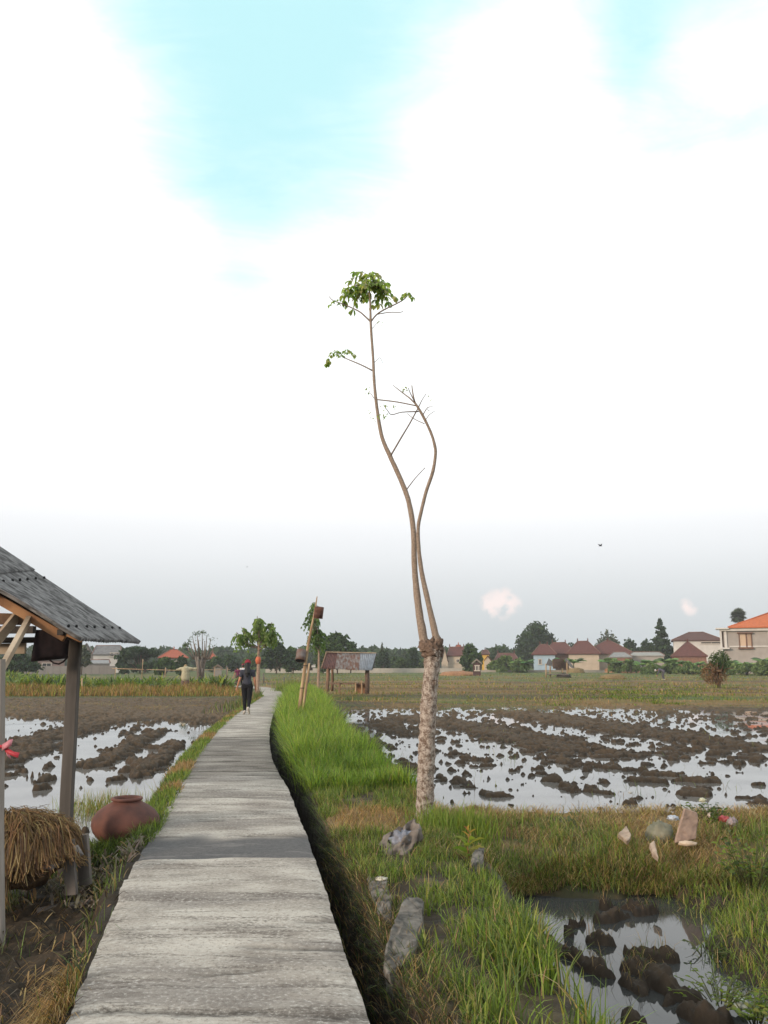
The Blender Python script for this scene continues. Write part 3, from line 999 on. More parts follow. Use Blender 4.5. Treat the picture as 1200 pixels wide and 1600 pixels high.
tag(bpy.data.objects['tussock_grass.001'], 'pale yellow grass tuft at the water edge behind the clay jar', 'grass', kind='stuff')

# yard: sparse grass, straw strip by the path
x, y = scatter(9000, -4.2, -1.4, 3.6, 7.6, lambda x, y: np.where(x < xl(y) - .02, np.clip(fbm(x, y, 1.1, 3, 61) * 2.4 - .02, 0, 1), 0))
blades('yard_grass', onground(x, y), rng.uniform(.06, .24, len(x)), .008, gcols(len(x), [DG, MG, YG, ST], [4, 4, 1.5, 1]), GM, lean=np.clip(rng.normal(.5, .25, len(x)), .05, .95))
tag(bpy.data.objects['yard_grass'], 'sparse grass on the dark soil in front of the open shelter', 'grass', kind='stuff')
y = rng.uniform(3.2, 4.75, 2000)
x = xl(y) - .03 - .26 * rng.random(len(y)) ** 1.2
blades('straw_litter', onground(x, y, -.01), rng.uniform(.08, .2, len(y)), .005, gcols(len(y), [OCH, ST, BRN], [3, 3, 3]), SM, lean=rng.uniform(.9, .998, len(y)), az=rng.normal(-1.9, .5, len(y)), curl=1.05)
tag(bpy.data.objects['straw_litter'], 'orange dry straw lying along the near left edge of the path', 'straw', kind='stuff')
x = rng.normal(-2.35, .22, 420); y = rng.normal(7.6, .3, 420)
k = x < xl(y) - .02
blades('leaf_litter', onground(x[k], y[k], -.02), rng.uniform(.06, .16, k.sum()), rng.uniform(.015, .035, k.sum()), gcols(k.sum(), [(.2, .17, .13), (.13, .11, .08), ST], [4, 4, 1]), SM, lean=rng.uniform(.85, .99, k.sum()), curl=1.0)
tag(bpy.data.objects['leaf_litter'], 'grey dry leaves and husks on the ground between the shelter and the path', 'leaf litter', kind='stuff')

# dead stalks, bits and dark weeds on the bare ditch shoulder and in the yard
y = rng.uniform(3.4, 8.6, 7000); x = xr(y) + .14 + np.abs(rng.normal(0, .17, 7000))
blades('dead_grass', onground(x, y), rng.uniform(.04, .17, len(x)), .005, gcols(len(x), [BRN, ST, DG, (.07, .05, .03)], [3, 2, 3, 3]), SM, lean=rng.uniform(.6, .995, len(x)), curl=1.1)
tag(bpy.data.objects['dead_grass'], 'dead stalks and dark weeds on the bare shoulder of the ditch', 'dead grass', kind='stuff')
x, y = scatter(9000, -4.4, -1.2, 3.4, 8.2, lambda x, y: (x < xl(y) - .03) * np.clip(.45 + 1.2 * fbm(x, y, 1.4, 3, 65), 0, 1))
blades('yard_litter', onground(x, y, -.008), rng.uniform(.03, .16, len(x)), rng.uniform(.003, .014, len(x)), gcols(len(x), [BRN, ST, (.05, .038, .028), (.03, .024, .02), (.13, .11, .09)], [3, 1.5, 4, 3, 1]), SM, lean=rng.uniform(.85, .998, len(x)), curl=1.05)
tag(bpy.data.objects['yard_litter'], 'dark twigs, leaves and chaff over the soil in front of the shelter', 'litter', kind='stuff')

# far field: stubble and low weeds on the right
yy_ = 30 + 120 * rng.random(110000) ** 1.6
x = rng.uniform(-.12, .52, len(yy_)) * yy_
x = np.maximum(x, bankx(yy_) + .5)
z = terrain(x, yy_, False)
k = (z > ZR - .01) & (rng.random(len(x)) < ss(31, 40, yy_ + 6 * fbm(x, yy_, .2, 3, 103)) * (.45 + fbm(x * .3, yy_, .35, 3, 105)))
x, y, z = x[k], yy_[k], z[k]
gsel = np.array(FBC)[np.clip(np.searchsorted(FBY, y + 1.6 * fbm(x, y, .05, 2, 43) + .03 * x), 0, 10)] + .9 * fbm(x * .3, y, .5, 4, 41) + .3 * rng.normal(0, 1, len(x)) > .05
cg = gcols(len(x), [MG, YG, DG], [4, 2, 2]); cd = gcols(len(x), [ST, OCH, BRN], [2, 2, 4])
blades('stubble', np.stack([x, y, z - .01], 1), rng.uniform(.03, .13, len(x)), .014 + .0004 * y, np.where(gsel[:, None], cg, cd * .85), SM, lean=rng.uniform(.3, .95, len(x)), segs=2)
tag(bpy.data.objects['stubble'], 'low weeds and brown stubble over the drier field in the distance', 'stubble', kind='stuff')

# taller grass on the field bunds
bi_ = rng.integers(0, len(FBY), 9000); x = rng.uniform(-.14, .52, 9000) * FBY[bi_]
y = FBY[bi_] - 1.6 * fbm(x, FBY[bi_], .05, 2, 43) - .03 * x + rng.normal(0, .25, 9000)
k = (x > bankx(np.minimum(y, 78)) + .8) & (fbm(x, y, .12, 2, 44) > -.25)
x, y = x[k], y[k]
blades('field_bund_grass', onground(x, y), rng.uniform(.08, .26, len(x)), .02 + .0006 * y, gcols(len(x), [ST, MG, YG, BRN, OCH], [3, 4, 2, 2, 2]), SM, lean=rng.uniform(.3, .9, len(x)), segs=2)
tag(bpy.data.objects['field_bund_grass'], 'lines of taller grass along the low bunds crossing the far fields', 'grass', kind='stuff')

# ragged green weeds creeping into the far edge of the flooded field
q0 = rng.random((14000, 2)); pxs = 900 + 190 * q0[:, 0] + 60 * rng.normal(0, 1, 14000); pys = 1072 + 34 * q0[:, 1] ** .8
a_ = (pxs - 600) / FPX; b_ = (800 - pys) / FPX; dz_ = math.sin(TH) + b_ * math.cos(TH); t_ = (ZR - HC) / dz_
x, y = a_ * t_, (math.cos(TH) - b_ * math.sin(TH)) * t_
k = fbm(x, y, .45, 4, 45) + .55 * (1080 - pys) / 34 > -.15
x, y = x[k], y[k]
P = np.stack([x, y, np.maximum(terrain(x, y, False), ZR) - .01], 1)
blades('marsh_weeds', P, rng.uniform(.05, .2, len(x)), .02 + .0005 * y, gcols(len(x), [MG, DG, BR, YG], [4, 3, 2, 1.5]), SM, lean=rng.uniform(.4, .95, len(x)), segs=2)
tag(bpy.data.objects['marsh_weeds'], 'ragged green weeds at the far edge of the flooded field', 'weeds', kind='stuff')
# dead grass on the pond mud
x, y = scatter(5000, .9, 2.6, 4.6, 7.2)
zz_ = terrain(x, y, False); k = (zz_ > ZP + .015) & (fbm(x, y, 1.6, 3, 46) > .0)
blades('pond_stubble', np.stack([x[k], y[k], zz_[k] - .005], 1), rng.uniform(.04, .14, k.sum()), .004, gcols(k.sum(), [ST, BRN, DG, MG], [3, 3, 2, 1]), SM, lean=rng.uniform(.5, .98, k.sum()))
tag(bpy.data.objects['pond_stubble'], 'dead grass wisps on the mud lumps in the small pond', 'dead grass', kind='stuff')

# dry tufts over the muddier far half of the left field
y = rng.uniform(24, 49, 9000); x = -y * rng.uniform(.15, .5, 9000)
k = (x < xl(y) - .4) & (fbm(x, y, .35, 4, 51) + .02 * (y - 36) > .04)
x, y = x[k], y[k]; zz_ = terrain(x, y, False); k = zz_ > ZL
blades('mud_stubble', np.stack([x[k], y[k], zz_[k] - .01], 1), rng.uniform(.03, .12, k.sum()), .016, gcols(k.sum(), [OCH, BRN, MG, YG], [3, 4, 2, 1.5]), SM, lean=rng.uniform(.4, .95, k.sum()), segs=2)
tag(bpy.data.objects['mud_stubble'], 'brown and green stubble over the muddy far half of the left field', 'stubble', kind='stuff')

# straw fallen round the stones on the bund
x = np.concatenate([rng.normal(gp(a_, 1325, -.1).x, .16, 330) for a_ in (975, 1030, 1072)]); y = rng.normal(gp(1030, 1325, -.1).y - .08, .10, len(x))
blades('straw_litter', onground(x, y), rng.uniform(.06, .2, len(x)), .006, gcols(len(x), [ST, OCH, MG, (.40, .30, .16)], [4, 2, 2, 2]), SM, lean=rng.uniform(.5, .98, len(x)), curl=1.1)
tag(bpy.data.objects['straw_litter.001'], 'loose straw round the stones and the brick slab on the bund', 'straw', kind='stuff')

# left: the brown reed strip and the green crop behind it
y = rng.uniform(49.5, 56, 16000); x = rng.uniform(-34, -7.6, len(y))
k = x < xl(y) - .6
x, y = x[k], y[k]
dens = fbm(x, y, .3, 3, 111)
blades('reed_strip', onground(x, y), (rng.uniform(.25, .6, len(x)) + .5 * dens) * (1.15 - .5 * ss(51, 49.5, y)), .05, gcols(len(x), [OCH, ST, YG, MG, BRN], [5, 2.5, 2, 1.5, 2.5]), SM, lean=np.clip(rng.normal(.4, .2, len(x)), .05, .9))
tag(bpy.data.objects['reed_strip'], 'strip of tall brown dry grass in front of the green crop', 'dry grass', kind='stuff')
y = 56 + 52 * rng.random(30000) ** 1.4; x = -y * rng.uniform(.12, .50, len(y))
k = (x < xl(np.minimum(y, 78)) - 1.0)
x, y = x[k], y[k]
blades('crop', onground(x, y), (rng.uniform(.5, 1.15, len(x)) + .8 * fbm(x, y, .22, 3, 113)), .15 + .0016 * y, gcols(len(x), [MG, DG, BR, YG], [5, 3, 3, 1.2]), GM, lean=np.clip(rng.normal(.72, .2, len(x)), .1, .97), curl=1.2)
tag(bpy.data.objects['crop'], 'bushy green vegetable crop growing left of the path', 'crop', kind='stuff')
# dark weeds at the path bend and a bright clump at its end
x = rng.normal(-5.55, .5, 1200) - .3; y = rng.normal(40, 3.2, 1200)
k = x < xl(y) - .05
blades('verge_grass', onground(x[k], y[k]), rng.uniform(.2, .5, k.sum()), .03, gcols(k.sum(), [DG, MG, BRN, YG], [4, 3, 2, 1.5]), GM, lean=np.clip(rng.normal(.5, .25, k.sum()), .05, .95))
tag(bpy.data.objects['verge_grass.002'], 'dark weeds at the foot of the young tree where the path bends', 'grass', kind='stuff')
x = rng.normal(-5.15, .42, 1300); y = rng.normal(50, .9, 1300)
blades('tussock_grass', onground(x, y), rng.uniform(.4, 1.0, len(x)), .035, gcols(len(x), [MG, BR, YG], [5, 3, 2]), GM, lean=np.clip(rng.normal(.45, .2, len(x)), .05, .9))
tag(bpy.data.objects['tussock_grass.002'], 'bright green bushy clump at the far end of the path', 'grass', kind='stuff')
# ------------------------------------------------------------------ materials for objects
wood_grey = simple('grey_weathered_wood', (.17, .15, .135), (.085, .075, .068), 9, .85, .5, .006, (1, 1, .12))
wood_pale = simple('pale_plank', (.42, .34, .25), (.24, .18, .125), 12, .8, .4, .004, (.25, .25, .6))
wood_orange = simple('orange_brown_plank', (.34, .18, .085), (.20, .10, .05), 14, .8, .3, .003, (.4, .4, .4))
wood_brown = simple('brown_pole', (.27, .17, .11), (.12, .075, .05), 10, .85, .5, .006, (1, 1, .2))
wood_dark = simple('dark_beam', (.06, .05, .043), (.03, .026, .022), 10, .85, .4, .005)
bamboo = simple('dry_bamboo', (.45, .33, .20), (.24, .15, .085), 14, .7, .3, .003, (1, 1, .15))
rust = simple('rusty_tin', (.13, .055, .035), (.06, .03, .024), 9, .75, .3, .004, metal=.0)
rust_grey = simple('rusted_grey_tin', (.15, .13, .125), (.12, .06, .04), 6, .65, .3, .004, spec=.4)
stone = simple('grey_stone', (.165, .15, .13), (.05, .046, .04), 13, .9, .8, .010)
tan_stone = simple('tan_stone', (.36, .28, .215), (.22, .165, .125), 12, .9, .5, .008)
cloth_dark = simple('dark_maroon_cloth', (.016, .009, .010), (.010, .007, .008), 30, .95, .4, .003)


def bark_mat():
    b = NB('blotched_bark')
    pos = b.n('ShaderNodeTexCoord').outputs['Object']
    a = b.noise(26, 6, vec=pos, stretch=(1, 1, .8), rough=.7)
    s = b.noise(70, 4, vec=pos, stretch=(.7, .7, 1.5))
    c = b.mix(b.rng(a, .42, .56), (.15, .105, .08), (.40, .34, .29))
    c = b.mix(b.rng(s, .56, .68, 0, .8), c, (.10, .065, .048))
    c = b.mix(b.rng(s, .32, .42, .5, 0), c, (.50, .46, .41))
    ad = b.n('ShaderNodeMath', operation='ADD'); b.l(a, ad.inputs[0]); b.l(s, ad.inputs[1])
    b.bsdf(c, .9, ad.outputs[0], .9, .012, .15)
    return b.m


bark = bark_mat()
limb_bark = simple('limb_bark', (.30, .235, .185), (.19, .14, .105), 60, .9, .6, .006)
knob_bark = simple('knob_bark', (.20, .14, .105), (.075, .05, .038), 45, .95, .9, .012)
twig_bark = simple('twig_bark', (.22, .175, .145), (.15, .115, .095), 40, .9, .3, .003)
LM = leafmat('leaf', .55, .45, .35)
FM = leafmat('far_leaf', .25, .7, .15)


# ------------------------------------------------------------------ leaves
def leaflet(mb, p, d, ln, w, col, fold=.25, nrm=None):
    d = Vector(d).normalized()
    s = d.cross(Vector((random.gauss(0, .4), random.gauss(0, .4), 1))).normalized() if nrm is None else d.cross(nrm).normalized()
    u = s.cross(d)
    p = Vector(p)
    m1 = p + d * ln * .3; m2 = p + d * ln * .68 - u * ln * .05; t = p + d * ln - u * ln * .16
    w1 = s * w * .42; w2 = s * w * .5; f = u * w * fold
    mb.add([p, m1, m2, t, m1 + w1 + f, m2 + w2 * .9 + f, m1 - w1 + f, m2 - w2 * .9 + f],
           [(0, 4, 1), (1, 4, 5, 2), (2, 5, 3), (0, 1, 6), (1, 2, 7, 6), (2, 3, 7)], col)


def pinnate(mb, p, d, ln, n, ll, lw, cols, droop=.8, stem=None):
    """a compound leaf: arching midrib with paired drooping leaflets"""
    p = Vector(p); d = Vector(d).normalized()
    pts = []
    for i in range(n + 1):
        t = i / n
        pts.append(p + d * ln * t + Vector((0, 0, -1)) * droop * ln * t * t)
    if stem is not None:
        stem.tube(pts, [.0035 * (ln / .35) ** .5] * len(pts), 4)
    side = d.cross(Vector((0, 0, 1)))
    side = side.normalized() if side.length > .05 else Vector((1, 0, 0))
    for i in range(1, n + 1):
        q = pts[i]; fw = (pts[i] - pts[i - 1]).normalized()
        for sgn in (-1, 1):
            c = random.choice(cols); k = random.uniform(.75, 1.25)
            dd = fw * .45 + side * sgn * .75 + Vector((random.gauss(0, .15), random.gauss(0, .15), -random.uniform(.35, 1.1)))
            leaflet(mb, q, dd, ll * random.uniform(.75, 1.15), lw * random.uniform(.8, 1.15), tuple(v * k for v in c))
    leaflet(mb, pts[-1], pts[-1] - pts[-2], ll, lw, random.choice(cols))


# ------------------------------------------------------------------ the pruned tree in the foreground
TY = 9.15
tree = thing('pruned_tree', gp(663, 1284, -.06), 'tall bare pruned tree whose blotched pale trunk forks into two thin limbs', 'tree')
tyd = {}


def tp(px, py, dy=0.):
    return at(px, py, TY + dy)


def spline(P, r, step=4):
    out, rr = [], []
    for i in range(len(P) - 1):
        p0 = P[max(i - 1, 0)]; p1 = P[i]; p2 = P[i + 1]; p3 = P[min(i + 2, len(P) - 1)]
        for k in range(step):
            t = k / step
            out.append(.5 * ((2 * p1) + (p2 - p0) * t + (2 * p0 - 5 * p1 + 4 * p2 - p3) * t * t + (3 * p1 - p0 - 3 * p2 + p3) * t ** 3))
            rr.append(r[i] + (r[i + 1] - r[i]) * t)
    out.append(P[-1]); rr.append(r[-1])
    return out, rr


def limb(pts, name, mat, parent, n=10, jit=.1, dys=None, freq=9., step=6):
    P = []; r = []
    for i, (x, y, w) in enumerate(pts):
        f = i / (len(pts) - 1)
        dy = 0 if dys is None else dys[0] + (dys[1] - dys[0]) * f
        P.append(tp(x, y, dy)); r.append(w * pxm(TY))
    P, r = spline(P, r, step)
    mb = MB(); mb.tube(P, r, n, jit, nfreq=freq, seed=len(pts))
    return mb.build(name, mat, parent, True)


limb([(657, 1306, 21), (661, 1288, 17), (663, 1270, 13.5), (665, 1220, 13), (667, 1160, 12.6), (670, 1100, 12.2), (673, 1062, 11.8), (675, 1032, 12), (676, 1014, 13)],
     'trunk', bark, tree, 32, .16, step=22, freq=14)
mb = MB()
k0 = tp(675, 1016)
mb.ell(k0, (15.6 * pxm(TY), 14 * pxm(TY), 18 * pxm(TY)), 40, 28, .34, 3.6, 2.)
mb.ell(tp(664, 1009), (10 * pxm(TY), 9 * pxm(TY), 10 * pxm(TY)), 24, 16, .3, 4, 5.)
mb.ell(tp(683, 1005), (9.5 * pxm(TY), 9 * pxm(TY), 11 * pxm(TY)), 24, 16, .3, 4, 8.)
mb.build('knob', knob_bark, tree, True)
limb([(664, 1018, 8.5), (662, 1000, 7.2), (654, 950, 5.9), (648, 890, 4.7), (646, 830, 4.4), (640, 790, 4.3), (633, 766, 4.1), (621, 738, 3.9), (610, 714, 3.9), (597, 683, 3.2), (590, 645, 2.8),
      (585, 600, 2.5), (583, 560, 2.3), (579.5, 510, 2.2), (578.5, 476, 1.8), (576, 440, 1.0)], 'limb', limb_bark, tree, 12, .10, (0, .25))
limb([(684, 1016, 7.5), (682, 1000, 5.8), (672, 954, 4.6), (660, 900, 3.8), (654.5, 860, 3.2), (653.5, 824, 2.9), (658, 800, 2.9), (666, 768, 2.9), (676, 738, 2.7), (680.5, 710, 2.5), (679, 695, 2.5), (674, 678, 2.3),
      (664, 656, 2.2), (654, 638, 2.1), (648, 628, 1.6), (645, 614, 1.0), (643.5, 602, .7)], 'limb', limb_bark, tree, 12, .10, (0, -.2))
BR_ = [([(611, 711, 1.5), (628, 682, 1.3), (640, 662, 1.2), (653, 638, 1.0)], (.1, -.15)),
       ([(586, 624, 1.0), (620, 628, 1.0), (650, 634, 1.0)], (.12, -.16)),
       ([(654, 643, 1.1), (628, 644, .8), (612, 648, .7), (606, 642, .6), (600, 634, .4)], (-.16, -.4)),
       ([(663, 662, .7), (648, 655, .6), (636, 646, .4)], (-.17, 0)),
       ([(651, 633, 1.3), (640, 622, 1.2), (632, 616, 1.0), (614, 602, .5)], (-.17, .1)),
       ([(648, 628, .9), (641, 614, .7), (638, 606, .5)], (-.18, -.3)),
       ([(654, 636, 1.0), (660, 624, .7), (666, 615, .5)], (-.17, -.05)),
       ([(661, 648, .8), (668, 637, .6), (676, 635.6, .4)], (-.17, -.3)),
       ([(665, 656, .7), (671, 648, .5), (679, 642.5, .4)], (-.17, -.1)),
       ([(668, 640, .5), (671, 642, .4)], (-.2, -.15)),
       ([(582, 579, 1.3), (564, 570, 1.1), (545, 562, .9), (537, 558, .8), (533, 553, .5)], (.2, .5)),
       ([(578.5, 502, 1.5), (570, 494, 1.3), (560, 486, 1.2), (536, 475, 1.0), (521, 470, .8), (514, 463, .5)], (.22, .45)),
       ([(580, 502, 1.5), (588, 492, 1.3), (600, 484, 1.2), (628, 470, 1.0), (637, 461, .8)], (.22, 0)),
       ([(590, 491, .9), (608, 488, .8), (625, 488, .7), (630, 486, .5)], (.2, -.1)),
       ([(636, 764, .9), (649, 747, .7), (664, 731, .6)], (.05, -.2)),
       ([(584, 567, .5), (591, 561, .4), (594, 559, .3), (598, 567, .3)], (.2, .05)),
       ([(584, 622, .6), (580, 616, .5), (575, 613, .3)], (.15, .3)),
       ([(582, 513, .5), (588, 506, .4), (592, 501, .3)], (.2, .1))]
for p, d in BR_:
    limb(p, 'branch', twig_bark, tree, 6, .06, d, step=3)
LG = [(.21, .32, .07), (.27, .37, .08), (.16, .26, .055), (.31, .36, .10), (.35, .34, .14)]
mb = MB(); stm = MB()
top = tp(576, 437, .25)
for i in range(19):
    a = i * 2.4 + random.uniform(-.3, .3); el = random.uniform(-.1, .9)
    d = Vector((math.cos(a) * math.cos(el), math.sin(a) * math.cos(el), math.sin(el)))
    p = top + Vector((0, 0, random.uniform(-.17, .06)))
    ln = random.uniform(.17, .33) * (1.0 if el < .5 else .7)
    pinnate(mb, p, d, ln, 5, .092, .046, LG, droop=random.uniform(.4, .75), stem=stm)
for (x_, y_, dy_, n_, ln_) in ((551, 449, .3, 5, .22), (538, 453, .4, 4, .18), (598, 455, .2, 4, .20), (588, 442, .2, 2, .18)):
    for i in range(n_):
        a = random.uniform(0, 6.28)
        pinnate(mb, tp(x_, y_, dy_), (math.cos(a), math.sin(a), random.uniform(0, .6)), ln_ * random.uniform(.6, 1.0), 4, .088, .044, LG, droop=random.uniform(.6, 1.0), stem=stm)
    stm.tube([tp(577, 446, .25), tp((577 + x_) / 2, (444 + y_) / 2 - 3, (.25 + dy_) / 2), tp(x_, y_, dy_)], [.006, .005, .004], 5)
o = mb.build('foliage', LM, tree, True, True)
stm.build('leaf_stalk', twig_bark, tree, True)
mb = MB()
for (x, y, dy, n, ln) in ((524, 551, .5, 5, .13), (541, 549, .45, 4, .11), (517, 564, .5, 2, .06), (637, 459, 0, 4, .07), (530, 472, .4, 3, .14)):
    for i in range(n):
        a = random.uniform(0, 6.28)
        pinnate(mb, tp(x, y, dy), (math.cos(a), math.sin(a), .5), ln * random.uniform(.8, 1.2), 3, .055, .028, LG[1:], droop=.9)
mb.build('foliage', LM, tree, True, True)
mb = MB()
for (x, y, dy, n) in ((632, 608, .05, 12), (600, 634, -.4, 7), (618, 637, -.35, 5), (594, 650, -.2, 6), (603, 650, -.3, 5), (575, 613, .3, 4), (574, 605, .3, 2), (668, 623, -.1, 2), (592, 503, .1, 4), (586, 655, .1, 3), (583, 640, .1, 2)):
    for i in range(n):
        p = tp(x + random.gauss(0, 3.2), y + random.gauss(0, 2.6), dy + random.gauss(0, .02))
        leaflet(mb, p, (random.gauss(0, 1), random.gauss(0, 1), random.gauss(-.6, .6)), random.uniform(.02, .042), .018, random.choice(LG[1:]))
mb.build('foliage', LM, tree, True, True)

# ------------------------------------------------------------------ sack, slabs, stones round the tree
def crumple(name, c, size, mat, label, cat, seed=1., amp=.35, freq=2.2, n=44, m=30, flat=.55, kidmat=None):
    mb = MB(); c = Vector(c)
    for i in range(m + 1):
        t = math.pi * i / m
        for k in range(n):
            a = 2 * math.pi * k / n
            d = Vector((math.sin(t) * math.cos(a), math.sin(t) * math.sin(a), math.cos(t)))
            g = 1 + amp * mnoise.fractal(d * freq + Vector((seed, seed * 2, 0)), .7, 2.1, 3) - .22 * abs(mnoise.noise(d * freq * 1.9 + Vector((0, seed, 4)))) - .10 * abs(mnoise.noise(d * freq * 4 + Vector((seed, 2, 4))))
            mb.v.append(tuple(c + Vector((d.x * size[0], d.y * size[1], max(d.z, -flat) * size[2])) * g)); mb.c.append((1, 1, 1))
    for i in range(m):
        for k in range(n):
            a0 = i * n + k; a1 = i * n + (k + 1) % n
            mb.f.append((a0, a0 + n, a1 + n, a1))
    o = mb.build(name, mat, None, True)
    return tag(o, label, cat)


sackm = simple('grey_sackcloth', (.19, .165, .145), (.11, .095, .085), 16, .95, .5, .008)
sp = gp(624, 1335, -.05)
sack = thing('sack', sp, 'crumpled grey cloth sack slumped against the foot of the bare trunk', 'sack')
mb = MB()
n, m = 48, 26
for i in range(m + 1):                   # an open-mouthed bag: walls up, rim folded over, hollow inside
    t = i / m
    if t < .62:
        f = t / .62; rr = .15 * (1 - .28 * f ** 2) * (.9 + .25 * math.sin(f * 2.6)); zz = .22 * f
    else:
        f = (t - .62) / .38; rr = .15 * (.72 - .15 * f); zz = .22 - .11 * f
    for k in range(n):
        a = 2 * math.pi * k / n
        d = Vector((math.cos(a), math.sin(a), zz * 4))
        g = 1 + .42 * mnoise.fractal(d * 1.5 + Vector((3, 1, 0)), .6, 2.1, 3) - .30 * abs(mnoise.noise(d * 2.6 + Vector((9, 1, 2)))) - .14 * abs(mnoise.noise(d * 6.0 + Vector((1, 7, 2))))
        h = zz * (1 + .35 * math.cos(a - .5) + .25 * mnoise.noise(Vector((math.cos(a) * 2, math.sin(a) * 2, 1.5))))
        mb.v.append((sp.x + rr * math.cos(a) * g * 1.05 + h * .18, sp.y + rr * math.sin(a) * g, sp.z - .03 + h)); mb.c.append((1, 1, 1))
for i in range(m):
    for k in range(n):
        a0 = i * n + k; a1 = i * n + (k + 1) % n
        mb.f.append((a0, a1, a1 + n, a0 + n))
mb.build('cloth', sackm, sack, True)
mb = MB(); mb.ell(sp + Vector((.02, 0, .11)), (.09, .085, .075), 30, 20, .5, 3.4, 4)
mb.build('filling', simple('blue_grey_plastic', (.22, .23, .27), (.13, .135, .16), 14, .5, .4, .01), sack, True)


def slab(name, P, th, mat, label, cat, group=None, rough=.02, sub=5):
    """broken concrete block: an outline on the top face, extruded down, edges chipped"""
    import bmesh
    bm = bmesh.new()
    top_ = [bm.verts.new(p) for p in P]
    f = bm.faces.new(top_)
    r = bmesh.ops.extrude_face_region(bm, geom=[f])
    for v in r['geom']:
        if isinstance(v, bmesh.types.BMVert):
            v.co += th
    bmesh.ops.recalc_face_normals(bm, faces=bm.faces)
    bmesh.ops.triangulate(bm, faces=[q for q in bm.faces if len(q.verts) > 4])
    bmesh.ops.bevel(bm, geom=list(bm.edges), offset=.008, segments=1, affect='EDGES', clamp_overlap=True)
    bmesh.ops.subdivide_edges(bm, edges=list(bm.edges), cuts=sub, use_grid_fill=True)
    bmesh.ops.triangulate(bm, faces=list(bm.faces))
    for v in bm.verts:
        q = v.co * 9
        dv = Vector((mnoise.noise(q), mnoise.noise(q + Vector((7, 0, 0))), mnoise.noise(q + Vector((0, 9, 0)))))
        q2 = v.co * 34
        dv += .7 * Vector((mnoise.noise(q2), mnoise.noise(q2 + Vector((7, 0, 0))), mnoise.noise(q2 + Vector((0, 9, 0)))))
        v.co += dv * rough
    me = bpy.data.meshes.new(name); bm.to_mesh(me); bm.free()
    me.materials.append(mat)
    o = link(bpy.data.objects.new(name, me))
    return tag(o, label, cat, group)


G3 = 'broken concrete slabs beside the ditch'
slab('concrete_block', [gp(572, 1372, .02), gp(598, 1368, .02), gp(613, 1402, .02), gp(610, 1440, .0), gp(590, 1424, .0)], Vector((.03, .02, -.26)), stone,
     'mossy grey concrete block sunk in the ditch side, farther of the two by the water', 'concrete block', G3)
slab('concrete_block', [gp(634, 1399, .06), gp(658, 1404, .06), gp(661, 1432, .05), gp(650, 1470, .03), (gp(636, 1500, .0)), gp(606, 1522, -.02), gp(598, 1496, .02), gp(614, 1440, .07)], Vector((.03, .02, -.20)), stone,
     'long rough concrete slab with a chipped pale top standing at the ditch edge', 'concrete block', G3)
slab('concrete_block', [gp(737, 1331, .06), gp(755, 1323, .06), gp(754, 1343, .06), gp(738, 1350, .06)], Vector((0, .01, -.24)), stone,
     'small grey concrete block half hidden behind the orange-leaved sapling', 'concrete block', G3)
mb = MB(); mb.ell(gp(612, 1465, -.20), (.075, .09, .13), 24, 16, .18, 2.5, 3)
tag(mb.build('boulder', simple('dark_wet_stone', (.075, .068, .062), (.05, .045, .042), 12, .7, .5, .006), None, True), 'smooth dark boulder wedged between the slabs on the ditch side', 'boulder')
mb = MB(); mb.ell(gp(611, 1441, -.05), (.03, .035, .035), 16, 10, .3, 3, 6)
tag(mb.build('pebble', tan_stone, None, True), 'small pale stone lying on top of the dark boulder by the ditch', 'stone')


def rock(px, py, z, size, mat, label, seed, name='stone', cat='stone', amp=.3):
    mb = MB(); mb.ell(gp(px, py, z) + Vector((0, 0, size[2] * .5)), size, 30, 20, amp, 2.2, seed)
    return tag(mb.build(name, mat, None, True), label, cat)


rock(1032, 1322, -.16, (.135, .11, .145), simple('mossy_stone', (.20, .19, .14), (.12, .12, .085), 9, .9, .5, .01), 'rounded greenish grey stone in the straw beside the upright brick slab', 3., amp=.2)
slab('stone_shard', [gp(966, 1302, .02), gp(979, 1290, .05), gp(987, 1304, .03), gp(980, 1314, .0)], Vector((.01, .06, -.05)), tan_stone, 'flat tan stone shard lying alone in the dry straw', 'stone', rough=.006)
slab('stone_shard', [gp(1015, 1318, .0), gp(1023, 1313, .02), gp(1029, 1340, -.05), gp(1020, 1332, -.04)], Vector((.01, .06, -.05)), tan_stone, 'narrow tan shard below the rounded grey stone', 'stone', rough=.006)
bY = gp(1062, 1318, -.06).y
slab('brick_slab', [at(1054, 1318, bY), at(1062, 1290, bY + .02), at(1070, 1263, bY + .05), at(1091, 1270, bY + .10), at(1088, 1312, bY + .04)], Vector((.02, .09, -.01)), simple('pinkish_brick', (.34, .24, .185), (.25, .175, .14), 16, .9, .4, .006),
     'upright pinkish brown brick slab leaning out of the straw on the bund', 'slab', rough=.007)
mb = MB(); mb.ell(gp(1074, 1318, -.05), (.085, .05, .022), 20, 10, .25, 2.5, 9)
tag(mb.build('sandal_sole', simple('cream_rubber', (.50, .40, .30), (.38, .29, .21), 20, .8, .2, .003), None, True), 'cream coloured old sandal sole at the foot of the brick slab', 'sandal')


def litter(name, px, py, z, size, c, label, cat, seed):
    o = crumple(name, gp(px, py, z) + Vector((0, 0, size[2] * .5)), size, simple(name + '_' + str(int(seed)), c, tuple(v * .75 for v in c), 18, .45, .3, .004, spec=.5), label, cat, seed, .55, 2.4, 22, 14)
    return o


